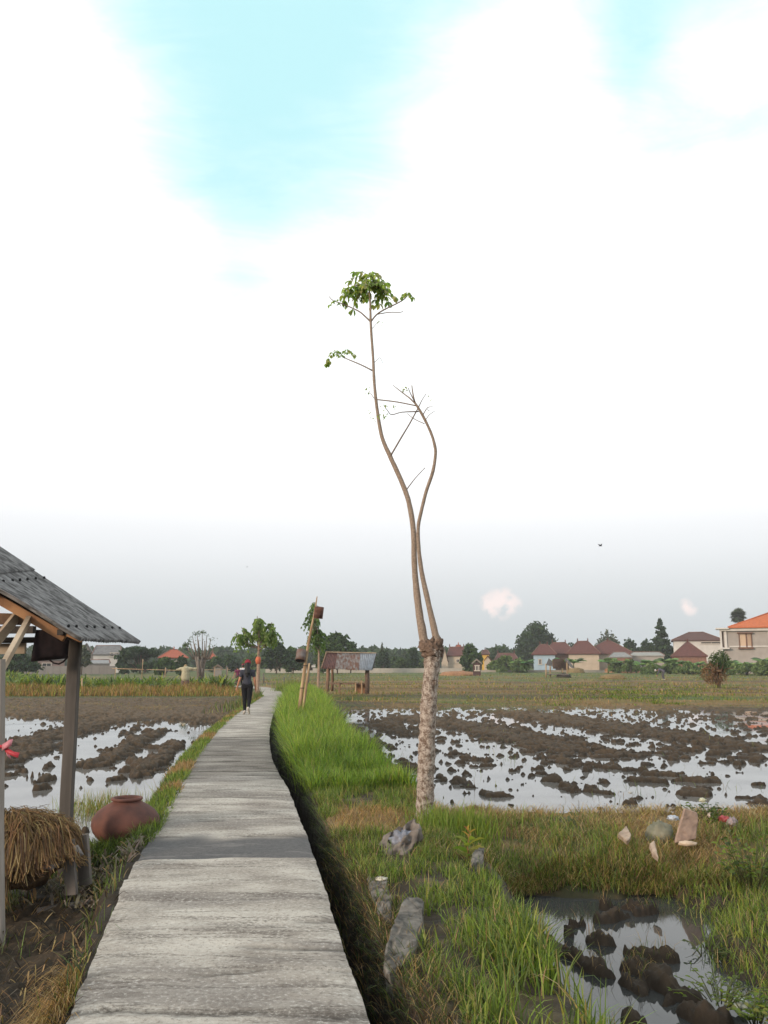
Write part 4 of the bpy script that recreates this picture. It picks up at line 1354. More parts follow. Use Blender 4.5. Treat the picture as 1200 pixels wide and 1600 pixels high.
litter('plastic_bag', 1054, 1378, -.42, (.06, .05, .025), (.05, .13, .30), 'scrap of blue plastic at the pond edge', 'litter', 1.)
litter('plastic_bag', 1052, 1281, -.03, (.055, .05, .03), (.42, .47, .55), 'pale bluish plastic scrap left of the brick slab top', 'litter', 2.)
litter('plastic_bag', 1132, 1283, -.03, (.06, .05, .035), (.36, .05, .06), 'red plastic wrapper in the green weeds on the bund', 'litter', 3.)
litter('plastic_bag', 1110, 1277, -.03, (.03, .03, .03), (.6, .5, .46), 'tiny white plastic scrap next to the red wrapper', 'litter', 4.)
litter('plastic_bag', 1144, 1290, -.05, (.05, .04, .05), (.28, .22, .23), 'greyish mauve plastic scrap right of the red wrapper', 'litter', 12.)
litter('foam_lump', 1150, 1574, -.33, (.06, .05, .035), (.50, .52, .44), 'white foam lump in the weeds at the near corner of the pond', 'litter', 5.)
litter('paper_scrap', 906, 1517, -.38, (.032, .03, .008), (.55, .52, .5), 'white paper scrap lying on the smooth mud bar in the pond', 'litter', 6.)
litter('paper_scrap', 596, 1377, .01, (.045, .04, .02), (.55, .52, .42), 'curled pale dry leaf on the sunken block by the ditch', 'litter', 7.)
litter('plastic_bag', 95, 1492, -.40, (.035, .03, .018), (.04, .05, .22), 'small dark blue plastic scrap on the dark soil', 'litter', 8.)
litter('paper_scrap', 166, 1420, -.36, (.03, .03, .012), (.5, .47, .42), 'white paper scrap on the soil beside the near path edge', 'litter', 9.)
litter('paper_scrap', 985, 1240, -.27, (.03, .03, .02), (.45, .45, .42), 'white scrap on the bund rim above the flooded field', 'litter', 10.)
litter('plastic_bag', 1098, 1253, -.08, (.04, .04, .03), (.5, .5, .36), 'pale yellowish plastic scrap on the far rim of the bund', 'litter', 11.)

# orange-leaved sapling
sp0 = gp(733, 1352, -.08)
sap = thing('sapling', sp0, 'small sapling with yellow green leaves and an orange tip beside the bund', 'plant')
mb = MB(); hS = at(732, 1298, sp0.y).z - sp0.z
mb.tube([sp0, sp0 + Vector((-.01, 0, hS * .5)), sp0 + Vector((.01, 0, hS))], [.006, .005, .003], 6)
mb.build('stem', simple('sapling_stem', (.25, .15, .05)), sap, True)
ml = MB(); mo = MB()
for i in range(16):
    t = .12 + .88 * i / 15; a = i * 2.4
    g = ml if t < .72 else mo
    c = random.choice([(.20, .24, .04), (.14, .22, .04), (.26, .25, .06)]) if t < .72 else random.choice([(.42, .16, .05), (.36, .12, .05), (.40, .24, .07)])
    leaflet(g, sp0 + Vector((0, 0, hS * t)), (math.cos(a), math.sin(a), .45 if t < .8 else 1.0), (.15 if t < .72 else .09) * random.uniform(.8, 1.1), .055 if t < .72 else .03, c)
ml.build('leaves', LM, sap, True, True); mo.build('young_leaves', LM, sap, True, True)


def weed(px, py, z, n, ln, label, spread, up=.6, pal=None, name='broadleaf_weed'):
    p = gp(px, py, z)
    e = thing(name, p, label, 'plant')
    ms, ml = MB(), MB()
    for i in range(n):
        a = random.uniform(0, 6.28); r = random.uniform(.2, 1) * spread
        q = p + Vector((math.cos(a) * r, math.sin(a) * r, up * spread * random.uniform(.5, 1.2)))
        b0 = p + Vector((math.cos(a) * r * .3, math.sin(a) * r * .3, -.02))
        ms.tube([b0, (b0 + q) / 2 + Vector((0, 0, .03)), q], [.004, .003, .002], 4)
        for k in range(5):
            t = random.uniform(.35, 1)
            b1 = random.uniform(0, 6.28)
            leaflet(ml, b0 + (q - b0) * t, (math.cos(b1), math.sin(b1), random.uniform(0, .6)), ln * random.uniform(.7, 1.2), ln * .55, random.choice(pal or [DG, MG, BR]))
    ms.build('stem', simple('weed_stem', (.09, .10, .04)), e, True)
    ml.build('leaves', LM, e, True, True)


weed(590, 1472, -.36, 14, .055, 'dark leafy weed at the water edge below the sunken block', .14, 1.2)
weed(1125, 1560, -.30, 30, .034, 'broad leaved weed patch on the near corner of the pond', .3, .3, [MG, BR, (.16, .20, .06)])
weed(1180, 1590, -.28, 24, .04, 'leafy weed beside the white foam lump', .25, .35, [MG, BR, YG])
weed(1110, 1495, -.35, 18, .03, 'low leafy weed standing in the pond water', .22, .35, [DG, MG, (.09, .12, .04)])
weed(1175, 1380, -.20, 36, .055, 'large leafy weed clump where the bund meets the far pond corner', .4, .8, [MG, BR, DG])
weed(1110, 1290, -.10, 40, .045, 'dark green weed clump right of the brick slab', .30, .6, [DG, DG, MG])
# ------------------------------------------------------------------ clay jar
jp = gp(195, 1314, -.14)
jar = thing('clay_jar', jp, 'squat round terracotta water jar with a wide rim beside the path', 'jar')
clay = simple('terracotta', (.165, .067, .048), (.068, .034, .029), 5, .75, .3, .006, spec=.25, lo=.3, hi=.7)
s = 8.05 / FPX * 1.0
jp.z -= .04
prof = [(.001, .0), (20, .5), (30, 4), (42, 13), (50, 24), (53, 35), (51.5, 45), (45, 55), (35, 63), (26, 68), (22, 70.5), (20.5, 72)]
mb = MB(); mb.lathe([(r * s, z * s * .95) for r, z in prof], jp, 56)
mb.build('body', clay, jar, True)
mb = MB(); mb.lathe([(r * s, z * s) for r, z in [(20.5, 67), (21, 68), (24, 69.5), (25, 71), (24, 73), (22, 73.6), (19.5, 72.5), (18.5, 70), (18, 63), (17.9, 55)]], jp, 56)
mb.build('rim', clay, jar, True)
mb = MB(); mb.lathe([(.001, 56.5 * s), (18.2 * s, 56 * s)], jp, 40)
mb.build('water', simple('jar_water', (.02, .02, .018), None, 4, .1, 0), jar)

# ------------------------------------------------------------------ open shelter on the left
shelter = thing('open_shelter', at(60, 1420, 7.9) * 1, 'open wooden shelter with a lichen grey corrugated roof beside the path', 'shelter')
shelter.location.z = -.4
cement = simple('lichen_asbestos', (.235, .232, .23), (.085, .083, .082), 20, .95, .6, .008, stretch=(.35, 1.6, .5), lo=.40, hi=.60)
rn, rf = at(126, 998, 7.35), at(219, 1004, 9.05)
un, uf = at(0, 924, 7.35), at(0, 858, 9.05)
un = rn + (un - rn) * 2.3; uf = rf + (uf - rf) * 1.35
hs_ = []


def roof_sheet(name, e0, e1, r0, r1, parent, mat, waves, amp, v0=0., v1=1., lift=0., nx=None, nv=14, col=None, th=.006):
    nx = nx or waves * 8
    V = []; Q = []
    nrm = (e1 - e0).cross(r0 - e0).normalized()
    if nrm.z < 0:
        nrm = -nrm
    for layer in (0, 1):
        for j in range(nv + 1):
            v = v0 + (v1 - v0) * j / nv
            a = e0 + (r0 - e0) * v; b_ = e1 + (r1 - e1) * v
            for i in range(nx + 1):
                u = i / nx
                p = a + (b_ - a) * u + nrm * (amp * math.cos(u * waves * 2 * math.pi) + lift - layer * th + .012 * mnoise.noise(Vector((u * 3, v * 4, e0.x))))
                if j == 0:
                    p = p - (r0 - e0).normalized() * .02 * mnoise.noise(Vector((u * 9, 2, 1)))
                V.append(p)
    w = nx + 1; N1 = (nv + 1) * w
    for j in range(nv):
        for i in range(nx):
            q = j * w + i
            Q.append((q, q + 1, q + w + 1, q + w)); Q.append((N1 + q + 1, N1 + q, N1 + q + w, N1 + q + w + 1))
    for i in range(nx):
        Q.append((i + 1, i, N1 + i, N1 + i + 1)); q = nv * w + i; Q.append((q, q + 1, N1 + q + 1, N1 + q))
    for j in range(nv):
        q = j * w; Q.append((q, q + w, N1 + q + w, N1 + q)); q = j * w + nx; Q.append((q + w, q, N1 + q, N1 + q + w))
    off = Vector((0, 0, 0))
    if parent is not None:
        off = parent.location
    V = np.array([tuple(p - off) for p in V])
    return np_obj(name, V, np.array(Q), mat, None, parent, smooth=True)


rr0, rr1 = un, uf
roof_sheet('roof_sheet', rn, rf, un, uf, shelter, cement, 26, .017, 0, .62, 0)
roof_sheet('roof_sheet', rn, rf, un, uf, shelter, cement, 26, .017, .56, 1.0, .016)
# the other slope, beyond the ridge and out of the picture
mr0 = un + Vector((-(un.x - rn.x) * -1, 0, rn.z - un.z)); mr1 = uf + Vector(((uf.x - rf.x), 0, rf.z - uf.z))
mr0 = un + Vector(((un.x - rn.x), 0, rn.z - un.z))
roof_sheet('roof_sheet', mr0, mr1, un, uf, shelter, cement, 26, .014, 0, 1, 0)
# posts
zr_ = rn.z
def post(px0, px1, Y, z0, z1, mat, dep=.10, row=1150, lean=.03):
    a = at(px0, row, Y); b_ = at(px1, row, Y)
    w = (b_.x - a.x) * .94; x = (a.x + b_.x) / 2
    mb = MB()
    n = 14
    for i in range(n):
        zz0 = z0 + (z1 - z0) * i / n; zz1 = z0 + (z1 - z0) * (i + 1) / n
    # one tapered post with slightly uneven faces
    rings = []
    for i in range(n + 1):
        z = z0 + (z1 - z0) * i / n
        k = 1 + .03 * mnoise.noise(Vector((x * 3, z * 5, 1)))
        sx = .015 * mnoise.noise(Vector((x, z * 1.3, 4))) - lean * i / n
        rings.append([(x + sx + q * w / 2 * k, Y + r_ * dep * k, z) for q, r_ in ((-.82, 0), (.82, 0), (1, .1), (1, .9), (.82, 1), (-.82, 1), (-1, .9), (-1, .1))])
    vs = [p for r_ in rings for p in r_]
    fs = []
    for i in range(n):
        for q in range(8):
            a0 = i * 8 + q; a1 = i * 8 + (q + 1) % 8
            fs.append((a0, a1, a1 + 8, a0 + 8))
    fs.append(tuple(range(8))[::-1]); fs.append(tuple(range(n * 8, n * 8 + 8)))
    mb.add(vs, fs)
    return mb.build('post', mat, shelter, False)


post(101, 121, 8.0, -.47, at(112, 992, 8.0).z, simple('dark_grey_post', (.115, .10, .088), (.07, .062, .055), 9, .85, .5, .005, (1, 1, .15)), .07)
post(-14, 6.5, 6.30, -.40, at(0, 1030, 6.45).z, simple('pale_grey_post', (.30, .27, .24), (.20, .175, .15), 9, .85, .5, .005, (1, 1, .15)), .07, 1400, .14)
post(-330, -305, 8.2, -.47, 1.9, wood_grey, .13)
post(-300, -275, 9.0, -.47, 1.9, wood_grey, .13)
mb = MB(); mb.beam(at(-60, 903, 7.5) , at(102, 996, 7.5), .05, .075); mb.build('rafter', wood_orange, shelter)
mb = MB(); mb.beam(at(-60, 893, 7.66), at(118, 993, 7.66), .04, .11); mb.build('rafter', wood_dark, shelter)  # dark batten added behind the rafter, standing in for the shaded roof underside
mb = MB(); mb.beam(at(-8, 1064, 6.62), at(46, 966, 7.5), .04, .06); mb.build('brace', wood_pale, shelter)
mb = MB(); mb.beam(at(-30, 1032, 7.4), at(27, 962, 7.7), .04, .08); mb.build('brace', wood_pale, shelter)
mb = MB(); mb.beam(at(-120, 964, 7.72), at(40, 968, 7.72), .06, .10); mb.build('tie_beam', simple('brown_beam', (.17, .10, .06), (.09, .055, .035), 10), shelter)
mb = MB(); mb.beam(at(-120, 985, 8.4), at(54, 984, 8.4), .08, .07); mb.build('tie_beam', wood_grey, shelter)
mb = MB(); mb.tube([at(-100, 1001, 8.2), at(62, 1000, 8.2)], .028, 10); mb.build('cross_pole', wood_dark, shelter, True)
mb = MB(); mb.beam(at(-100, 1016, 8.3), at(40, 1013, 8.3), .04, .10); mb.build('cross_plank', wood_pale, shelter)
mb = MB(); mb.beam(at(106, 990, 7.42), at(128, 1000, 7.42), .03, .045); mb.build('eave_board', wood_orange, shelter)
for f in (.12, .5, .9):
    a0 = rn + (un - rn) * f; b0 = rf + (uf - rf) * f
    dz = Vector((0, 0, -.055))
    mb = MB(); mb.beam(a0 + dz + Vector((0, .05, 0)), b0 + dz - Vector((0, .05, 0)), .05, .05); mb.build('purlin', wood_dark, shelter)
for f in (.10, .5):
    for i in range(7):
        mb = MB()
        u = (i + .5 + random.uniform(-.25, .25)) / 7
        a0 = rn + (un - rn) * f; b0 = rf + (uf - rf) * f
        nrm = (rf - rn).cross(un - rn).normalized()
        if nrm.z < 0: nrm = -nrm
        p = a0 + (b0 - a0) * u + nrm * .02
        mb.ell(p, (.014, .014, .016), 8, 5)
        mb.build('nail_cap', simple('black_nail_cap', (.02, .02, .02)), shelter, True)

# dark cloth bag under the eave
bag = thing('cloth_bag', at(80, 1000, 7.78), 'dark maroon cloth bag hanging by its strap under the shelter eave', 'bag')
mb = MB()
q = [(56, 984), (110, 984), (106, 1029), (48, 1034)]
nu_, nv_ = 20, 14
for side in (0, 1):
    for j in range(nv_ + 1):
        for i in range(nu_ + 1):
            u, v = i / nu_, j / nv_
            x = (q[0][0] * (1 - u) + q[1][0] * u) * (1 - v) + (q[3][0] * (1 - u) + q[2][0] * u) * v
            y = (q[0][1] * (1 - u) + q[1][1] * u) * (1 - v) + (q[3][1] * (1 - u) + q[2][1] * u) * v
            bul = .07 * math.sin(math.pi * u) ** .5 * (.25 + .75 * v) * (1 if v < .9 else (1 - v) * 10)
            p = at(x, y, 7.78)
            p.y += (-1 if side == 0 else 1) * bul + .015 * mnoise.noise(Vector((u * 6, v * 2.5, side)))
            mb.v.append(tuple(p)); mb.c.append((1, 1, 1))
w = nu_ + 1; N1 = w * (nv_ + 1)
for side in (0, 1):
    for j in range(nv_):
        for i in range(nu_):
            a0 = side * N1 + j * w + i
            f = (a0, a0 + 1, a0 + w + 1, a0 + w)
            mb.f.append(f if side else f[::-1])
mb.build('pouch', cloth_dark, bag, True)
mb = MB(); mb.tube([at(76, 1030, 7.76), at(84, 1036, 7.76), at(92, 1037.5, 7.76), at(99, 1034, 7.76), at(106, 1026, 7.8)], .008, 6)
mb.build('strap', cloth_dark, bag, True)

# red ribbon on the near post
rib_ = thing('ribbon', at(4, 1168, 6.4), 'faded red plastic ribbon knotted round the pale near post', 'ribbon')
redm = simple('red_ribbon', (.42, .035, .05), (.30, .03, .04), 20, .5, .2, .003)
pinkm = simple('faded_pink_ribbon', (.55, .24, .26), (.42, .14, .17), 20, .5, .2, .003)
def strip(pts, w, mat, name):
    mb = MB()
    vs = []
    for i, (x, y, dy) in enumerate(pts):
        p = at(x, y, 6.25 + dy); o_ = Vector((0, .012 * (i % 2), w / 2))
        vs += [p + o_, p - o_]
    mb.add(vs, [(2 * i, 2 * i + 1, 2 * i + 3, 2 * i + 2) for i in range(len(pts) - 1)])
    o = mb.build(name, mat, rib_, True)
    m_ = o.modifiers.new('s', 'SOLIDIFY'); m_.thickness = .003
mb = MB(); mb.tube([at(-16, 1165, 6.28), at(-16, 1165, 6.42), at(13, 1166, 6.42), at(11, 1166, 6.28), at(4, 1167, 6.27), at(-16, 1165, 6.28)], .012, 6)
mb.build('band', redm, rib_, True)
strip([(3, 1168, 0), (8, 1165, -.03), (14, 1161, -.04), (19, 1160, -.03)], .045, pinkm, 'tail')
strip([(7, 1169, 0), (13, 1174, -.03), (21, 1178, -.04), (29, 1180, -.05)], .032, redm, 'tail')
strip([(8, 1170, 0), (12, 1178, -.02), (17, 1185, -.02)], .012, pinkm, 'tail')

# thatched straw stack on planks
th = thing('straw_stack', gp(60, 1400, -.4), 'low stand heaped with brown straw thatch between the shelter posts', 'straw stack')
thc = Vector((-3.02, 7.2, .02)); RX, RY_, RZ = .62, .42, .27
mb = MB(); mb.ell(thc + Vector((-.05, 0, -.02)), (RX * .86, RY_ * .86, RZ * .86), 30, 18, .15, 2.4, 4)
mb.build('thatch_core', simple('dark_straw', (.10, .062, .03), (.05, .032, .018), 30, .95, .8, .02), th, True)
N = 9000
a = rng.uniform(0, 2 * np.pi, N); rr = rng.random(N) ** .6
P = np.stack([thc.x + np.cos(a) * RX * rr * .9, thc.y + np.sin(a) * RY_ * rr * .9, thc.z + RZ * np.sqrt(np.clip(1 - rr ** 2 * .9, 0, 1)) + rng.normal(0, .03, N) + .05 * fbm(np.cos(a) * rr, np.sin(a) * rr, 4, 2, 3)], 1)
L_ = rng.uniform(.12, .34, N)
# each straw follows the dome outward and droops at the rim
V = np.zeros((N, 5, 2, 3)); azj = a + rng.normal(0, .55, N)
for i in range(5):
    t = i / 4
    r2 = rr + t * L_ / RX * .8
    dx = P[:, 0] + np.cos(azj) * t * L_ * np.clip(1.15 - .5 * r2, .1, 1)
    dy_ = P[:, 1] + np.sin(azj) * t * L_ * np.clip(1.15 - .5 * r2, .1, 1)
    q_ = np.hypot((dx - thc.x) / RX, (dy_ - thc.y) / RY_)
    zs = thc.z + RZ * np.sqrt(np.clip(1 - q_ ** 2, 0, 1)) + (P[:, 2] - thc.z - RZ * np.sqrt(np.clip(1 - rr ** 2 * .9, 0, 1)))
    zs = zs - np.clip(q_ - .93, 0, 1) * (.55 + .4 * np.sin(a * 5 + 1)) * RX * .7 + .02 + .025 * np.sin(a * 17 + t * 3)
    sw = .0042 * (1 - .6 * t)
    sx = -np.sin(azj) * sw; sy = np.cos(azj) * sw
    V[:, i, 0] = np.stack([dx - sx, dy_ - sy, zs], 1); V[:, i, 1] = np.stack([dx + sx, dy_ + sy, zs + .002], 1)
bi = ((np.arange(N) * 10)[:, None] + (np.arange(4) * 2)[None, :]).ravel()
V = V.reshape(-1, 3) - np.array(th.location)
o = np_obj('straw', V, np.stack([bi, bi + 1, bi + 3, bi + 2], 1), SM, np.repeat(gcols(N, [(.21, .135, .065), (.155, .095, .048), (.27, .19, .095), (.09, .058, .038)], [4, 4, 1.6, 3]), 10, 0), th, True)
o['kind'] = 'stuff'
# long wisps hanging at the near corner
N = 420
a = rng.normal(0, 1, N)
P = np.stack([-2.98 + .07 * a, 6.86 + .05 * rng.normal(0, 1, N), .03 + .08 * rng.normal(0, 1, N)], 1)
o = blades('hanging_straw', P - np.array(th.location), -rng.uniform(.15, .42, N), .007, gcols(N, [(.25, .16, .08), (.17, .11, .06), (.30, .22, .13)], [3, 3, 2]), SM, lean=rng.uniform(.1, .5, N), parent=th)
o['kind'] = 'stuff'
for (x0, y0, x1, y1, dY, w) in ((107, 1312, 112, 1398, 0, .10), (128, 1305, 134, 1382, .15, .11), (-10, 1320, -8, 1400, .1, .1), (40, 1320, 42, 1392, .5, .1)):
    mb = MB(); mb.beam(at(x0, y0, 7.12 + dY), at(x1, y1, 7.1 + dY), .03, w); mb.build('leg', wood_grey, th)
mb = MB(); mb.box((thc.x, thc.y, thc.z - .02), (1.0, .6, .03)); mb.build('platform', wood_grey, th)
mb = MB()
gz = [(108, 1325), (122, 1320), (131, 1335), (112, 1345)]
vs = [at(x, y, 7.08 + .03 * i) for i, (x, y) in enumerate(gz)]
mb.add(vs, [(0, 1, 2, 3)])
o = mb.build('cloth_rag', simple('grey_rag', (.30, .28, .26), (.22, .2, .19), 12), th)
o.modifiers.new('s', 'SOLIDIFY').thickness = .004
mb = MB(); mb.tube([gp(58, 1424, -.36), gp(100, 1418, -.36), gp(147, 1412, -.35)], [.028, .032, .034], 12, .15, nfreq=6)
tag(mb.build('log', wood_grey, None, True), 'grey fallen log lying on the soil below the straw stand', 'log')
rock(58, 1400, -.42, (.09, .07, .09), simple('dim_stone', (.10, .098, .09), (.06, .058, .053), 10), 'grey stone in the shade under the straw stand', 7.)

# ------------------------------------------------------------------ bamboo pole with two hanging tins
PY = 21.6
pole = thing('bamboo_pole', at(466, 1140, PY), 'leaning split bamboo pole standing in the tall grass beside the path', 'pole')
mb = MB(); P_ = [at(464, 1146, PY), at(474, 1060, PY), at(483, 1000, PY), at(491, 960, PY), at(495.5, 932, PY)]
P2, r2 = spline(P_, [.045, .042, .034, .024, .012], 6)
mb.tube(P2, r2, 10, .05)
mb.build('cane', bamboo, pole, True)
for dx, dy in ((4, -.04), (-3, .03)):
    mb = MB(); mb.tube([at(466 + dx, 1140, PY + dy), at(474 + dx, 1075, PY + dy), at(481 + dx * .6, 1036, PY + dy)], [.036, .034, .022], 8, .06)
    mb.build('splint', bamboo, pole, True)
for z_ in (1075, 1040):
    p = at(474 + (1060 - z_) * .13, z_, PY)
    mb = MB(); mb.tube([p + Vector((.06 * math.cos(a), .06 * math.sin(a), 0)) for a in [i * .785 for i in range(9)]], .008, 5)
    mb.build('binding', wood_dark, pole, True)


def tin(px, py, w, h, rot, mat, lab, rim_m):
    k = pxm(PY)
    c = at(px, py, PY - .12)
    e = thing('hanging_tin', c, lab, 'tin')
    rm_ = Matrix.Rotation(rot[0], 3, 'Y') @ Matrix.Rotation(rot[1], 3, 'X')
    R_, H_ = w / 2 * k, h * k
    def lat(prof, name, mt):
        mb = MB(); mb.lathe(prof, (0, 0, 0), 28)
        mb.v = [tuple(c + rm_ @ Vector(v)) for v in mb.v]
        mb.build(name, mt, e, True)
    lat([(R_ * .97, -H_ / 2), (R_, -H_ / 2), (R_, -H_ * .2), (R_ * 1.02, -H_ * .18), (R_, -H_ * .16), (R_, H_ * .2), (R_ * 1.02, H_ * .22), (R_, H_ * .24), (R_, H_ / 2), (R_ * .9, H_ / 2 + .004), (.001, H_ / 2 - .005)], 'can', mat)
    lat([(R_ * .96, -H_ / 2 + .001), (R_ * .95, H_ * .4), (.001, H_ * .42)], 'inside', wood_dark)
    lat([(R_ * 1.0, -H_ / 2 - .006), (R_ * 1.035, -H_ / 2), (R_ * 1.0, -H_ / 2 + .01), (R_ * .96, -H_ / 2)], 'rim', rim_m)
    return e, c


e, c = tin(498, 957, 14.5, 17.5, (.12, .12), rust, 'dark rusty square shouldered tin near the tip of the bamboo pole', rust)
mb = MB(); mb.tube([c + Vector((0, 0, .14)), at(493.5, 945, PY)], .006, 5); mb.build('wire', wood_dark, e)
e, c = tin(470, 1024, 15, 17, (.10, -.35), rust_grey, 'grey tin with a rusty spot halfway up the bamboo pole', rust)
mb = MB(); mb.tube([c + Vector((0, 0, .13)), at(479, 1016, PY)], .006, 5); mb.build('wire', wood_dark, e)

# ------------------------------------------------------------------ field hut with rusty corrugated roof
HY = 47.5
hut = thing('field_hut', at(545, 1090, HY), 'small open field hut with rusty corrugated tin roof and a bench', 'hut')
hz0 = -.34


def hb(px, y0, y1, w, Y, mat, name, dx=0, rnd=True):
    a0 = at(px, y0, Y); b0 = at(px + dx, y1, Y)
    mb = MB()
    if rnd:
        mb.tube([a0, (a0 + b0) / 2 + Vector((.02, 0, 0)), b0], [w / 2 * pxm(Y) * k for k in (.95, 1, 1.05)], 10, .12)
    else:
        mb.beam(a0, b0, w * pxm(Y), w * pxm(Y))
    return mb.build(name, mat, hut, rnd)


hb(513, 1043, 1089, 5.5, HY, wood_brown, 'post', -3)
hb(574, 1040, 1089, 7.0, HY, simple('dark_brown_post', (.15, .10, .075), (.08, .055, .042), 10), 'post', -1)
hb(519, 1040, 1080, 4, HY + 1.7, wood_brown, 'post')
hb(575, 1040, 1081, 4, HY + 1.7, wood_brown, 'post')
hb(530, 1067, 1090, 3.2, HY - .1, wood_brown, 'bench_leg'); hb(556, 1067, 1091, 2.6, HY - .1, bamboo, 'bench_leg', -1.2); hb(565, 1063, 1089, 2.6, HY - .12, bamboo, 'bench_leg')
mb = MB(); a0, b0 = at(512, 1068.5, HY + .6), at(573, 1067.5, HY + .6); mb.box((a0 + b0) / 2, ((b0 - a0).length, 1.3, .07)); mb.build('bench', wood_brown, hut)
mb = MB(); a0, b0 = at(556, 1074, HY + .5), at(572, 1074, HY + .5); mb.box((a0 + b0) / 2 + Vector((0, 0, -.05)), ((b0 - a0).length, .05, .55)); mb.build('back_panel', wood_orange, hut)
cols_t = [((.12, .05, .04), (.08, .035, .03)), ((.23, .22, .215), (.14, .075, .052)), ((.22, .20, .19), (.15, .07, .045)), ((.24, .26, .29), (.19, .20, .22))]
xs0 = [501, 523.5, 541, 561, 581]; xs1 = [509.5, 527.5, 545, 563, 588]
for i in range(4):
    b = NB('tin_roof_%s' % 'dark rusty mixed blue'.split()[i])
    n_ = b.noise(3.2, 5, stretch=(2.4, 1, .8))
    b.bsdf(b.mix(b.rng(n_, .42, .58), cols_t[i][1], cols_t[i][0]), .6, None, 0, 0, .4)
    sag = [0, .0, .01, .03, .0]
    yb0 = 1044.5 + (i >= 2) * .8 + i * .6; yb1 = 1044.5 + ((i + 1) >= 2) * .8 + (i + 1) * .6
    e0, e1 = at(xs0[i], yb0, HY - .55), at(xs0[i + 1], yb1, HY - .55)
    r0, r1 = at(xs1[i], 1019.5 + .35 * i, HY + .9), at(xs1[i + 1], 1019.5 + .35 * (i + 1), HY + .9)
    roof_sheet('roof_sheet', e0, e1, r0, r1, hut, b.m, 8, .022, 0, 1, .012 * (i % 2), nv=4)
    e0b = Vector((e0.x, HY + 2.3, e0.z)); e1b = Vector((e1.x, HY + 2.3, e1.z))
    roof_sheet('roof_sheet', e0b, e1b, r0, r1, hut, b.m, 8, .022, 0, 1, .012 * (i % 2), nv=4)
mb = MB(); mb.beam(at(502, 1044, HY - .58), at(510, 1019, HY + .86), .05, .06); mb.build('barge_board', wood_brown, hut)
mb = MB(); mb.beam(at(509, 1018.6, HY + .9), at(588, 1020.3, HY + .9), .10, .05); mb.build('ridge_cap', wood_pale, hut)
for Y_ in (HY, HY + 1.75):
    mb = MB(); mb.beam(at(505, 1044, Y_), at(582, 1044, Y_), .09, .10); mb.build('beam', wood_dark, hut)
mb = MB()
mb.add([at(580, 1044, HY + 2.2), at(589, 1021, HY + .9), at(583, 1046, HY - .45)], [(0, 1, 2)])
o = mb.build('gable_board', wood_dark, hut); o.modifiers.new('s', 'SOLIDIFY').thickness = .03

# ------------------------------------------------------------------ small box on a post beyond the pole
bxY = 44
e = thing('post_box', gp(484, 1080, -.1), 'small dark wooden box on a thin post with a white panel beyond the bamboo pole', 'box')
mb = MB(); mb.tube([at(481, 1076, bxY), at(482.5, 1047, bxY)], .05, 8, .1); mb.build('post', wood_grey, e, True)
mb = MB(); mb.box(at(484, 1043.5, bxY), (8.5 * pxm(bxY), .25, 8 * pxm(bxY)))
mb.box(at(484, 1038.8, bxY), (11 * pxm(bxY), .34, 1.4 * pxm(bxY))); mb.build('box_body', wood_dark, e)
mb = MB(); mb.box(at(489.8, 1040.5, bxY - .16), (6 * pxm(bxY), .02, 4.5 * pxm(bxY))); mb.build('panel', simple('white_panel', (.65, .62, .58), None, 8), e)


# ------------------------------------------------------------------ young trees with drooping compound leaves
def young_tree(name, base, H, tips, label, pal, ll, lw, ln, nleaf, rT=.06, band=None, spread=1.0, group=None):
    e = thing(name, base, label, 'tree', group)
    mb = MB(); topz = base + Vector((.02, 0, H * .72))
    P, r = spline([base - Vector((0, 0, .1)), base + Vector((.02, 0, H * .3)), topz], [rT, rT * .8, rT * .45], 8)
    mb.tube(P, r, 10, .1); mb.build('trunk', simple('young_bark', (.34, .24, .175), (.22, .15, .11), 14), e, True)
    ml, ms, mbr = MB(), MB(), MB()
    for (dx, dy, dz, k, st) in tips:
        t = base + Vector((dx, dy, dz)); s0 = base + Vector((0, 0, st))
        mid = (s0 + t) / 2 + Vector((0, 0, -.12 * (t - s0).length))
        PP, rr_ = spline([s0, mid, t], [rT * .42, rT * .3, rT * .15], 6)
        mbr.tube(PP, rr_, 6)
        for i in range(int(nleaf * k)):
            a = random.uniform(0, 6.28); el = random.uniform(-.15, 1.1)
            f = random.uniform(.55, 1)
            p = s0 + (t - s0) * f + Vector((0, 0, -.06 * (1 - f)))
            pinnate(ml, p, (math.cos(a) * math.cos(el), math.sin(a) * math.cos(el), math.sin(el)), ln * random.uniform(.7, 1.15) * k ** .3, 6, ll, lw, pal, droop=random.uniform(.8, 1.5))
    mbr.build('branches', twig_bark, e, True)
    ml.build('foliage', LM, e, True, True)
    if band is not None:
        mb = MB(); mb.tube([base + Vector((.01, 0, band - .16)), base + Vector((.012, 0, band)), base + Vector((.012, 0, band + .17))], [rT * .95, rT * 1.35, rT * 1.0], 10, .15)
        mb.build('cloth_band', simple('orange_cloth', (.52, .15, .08), (.42, .11, .06), 12), e, True)
    return e


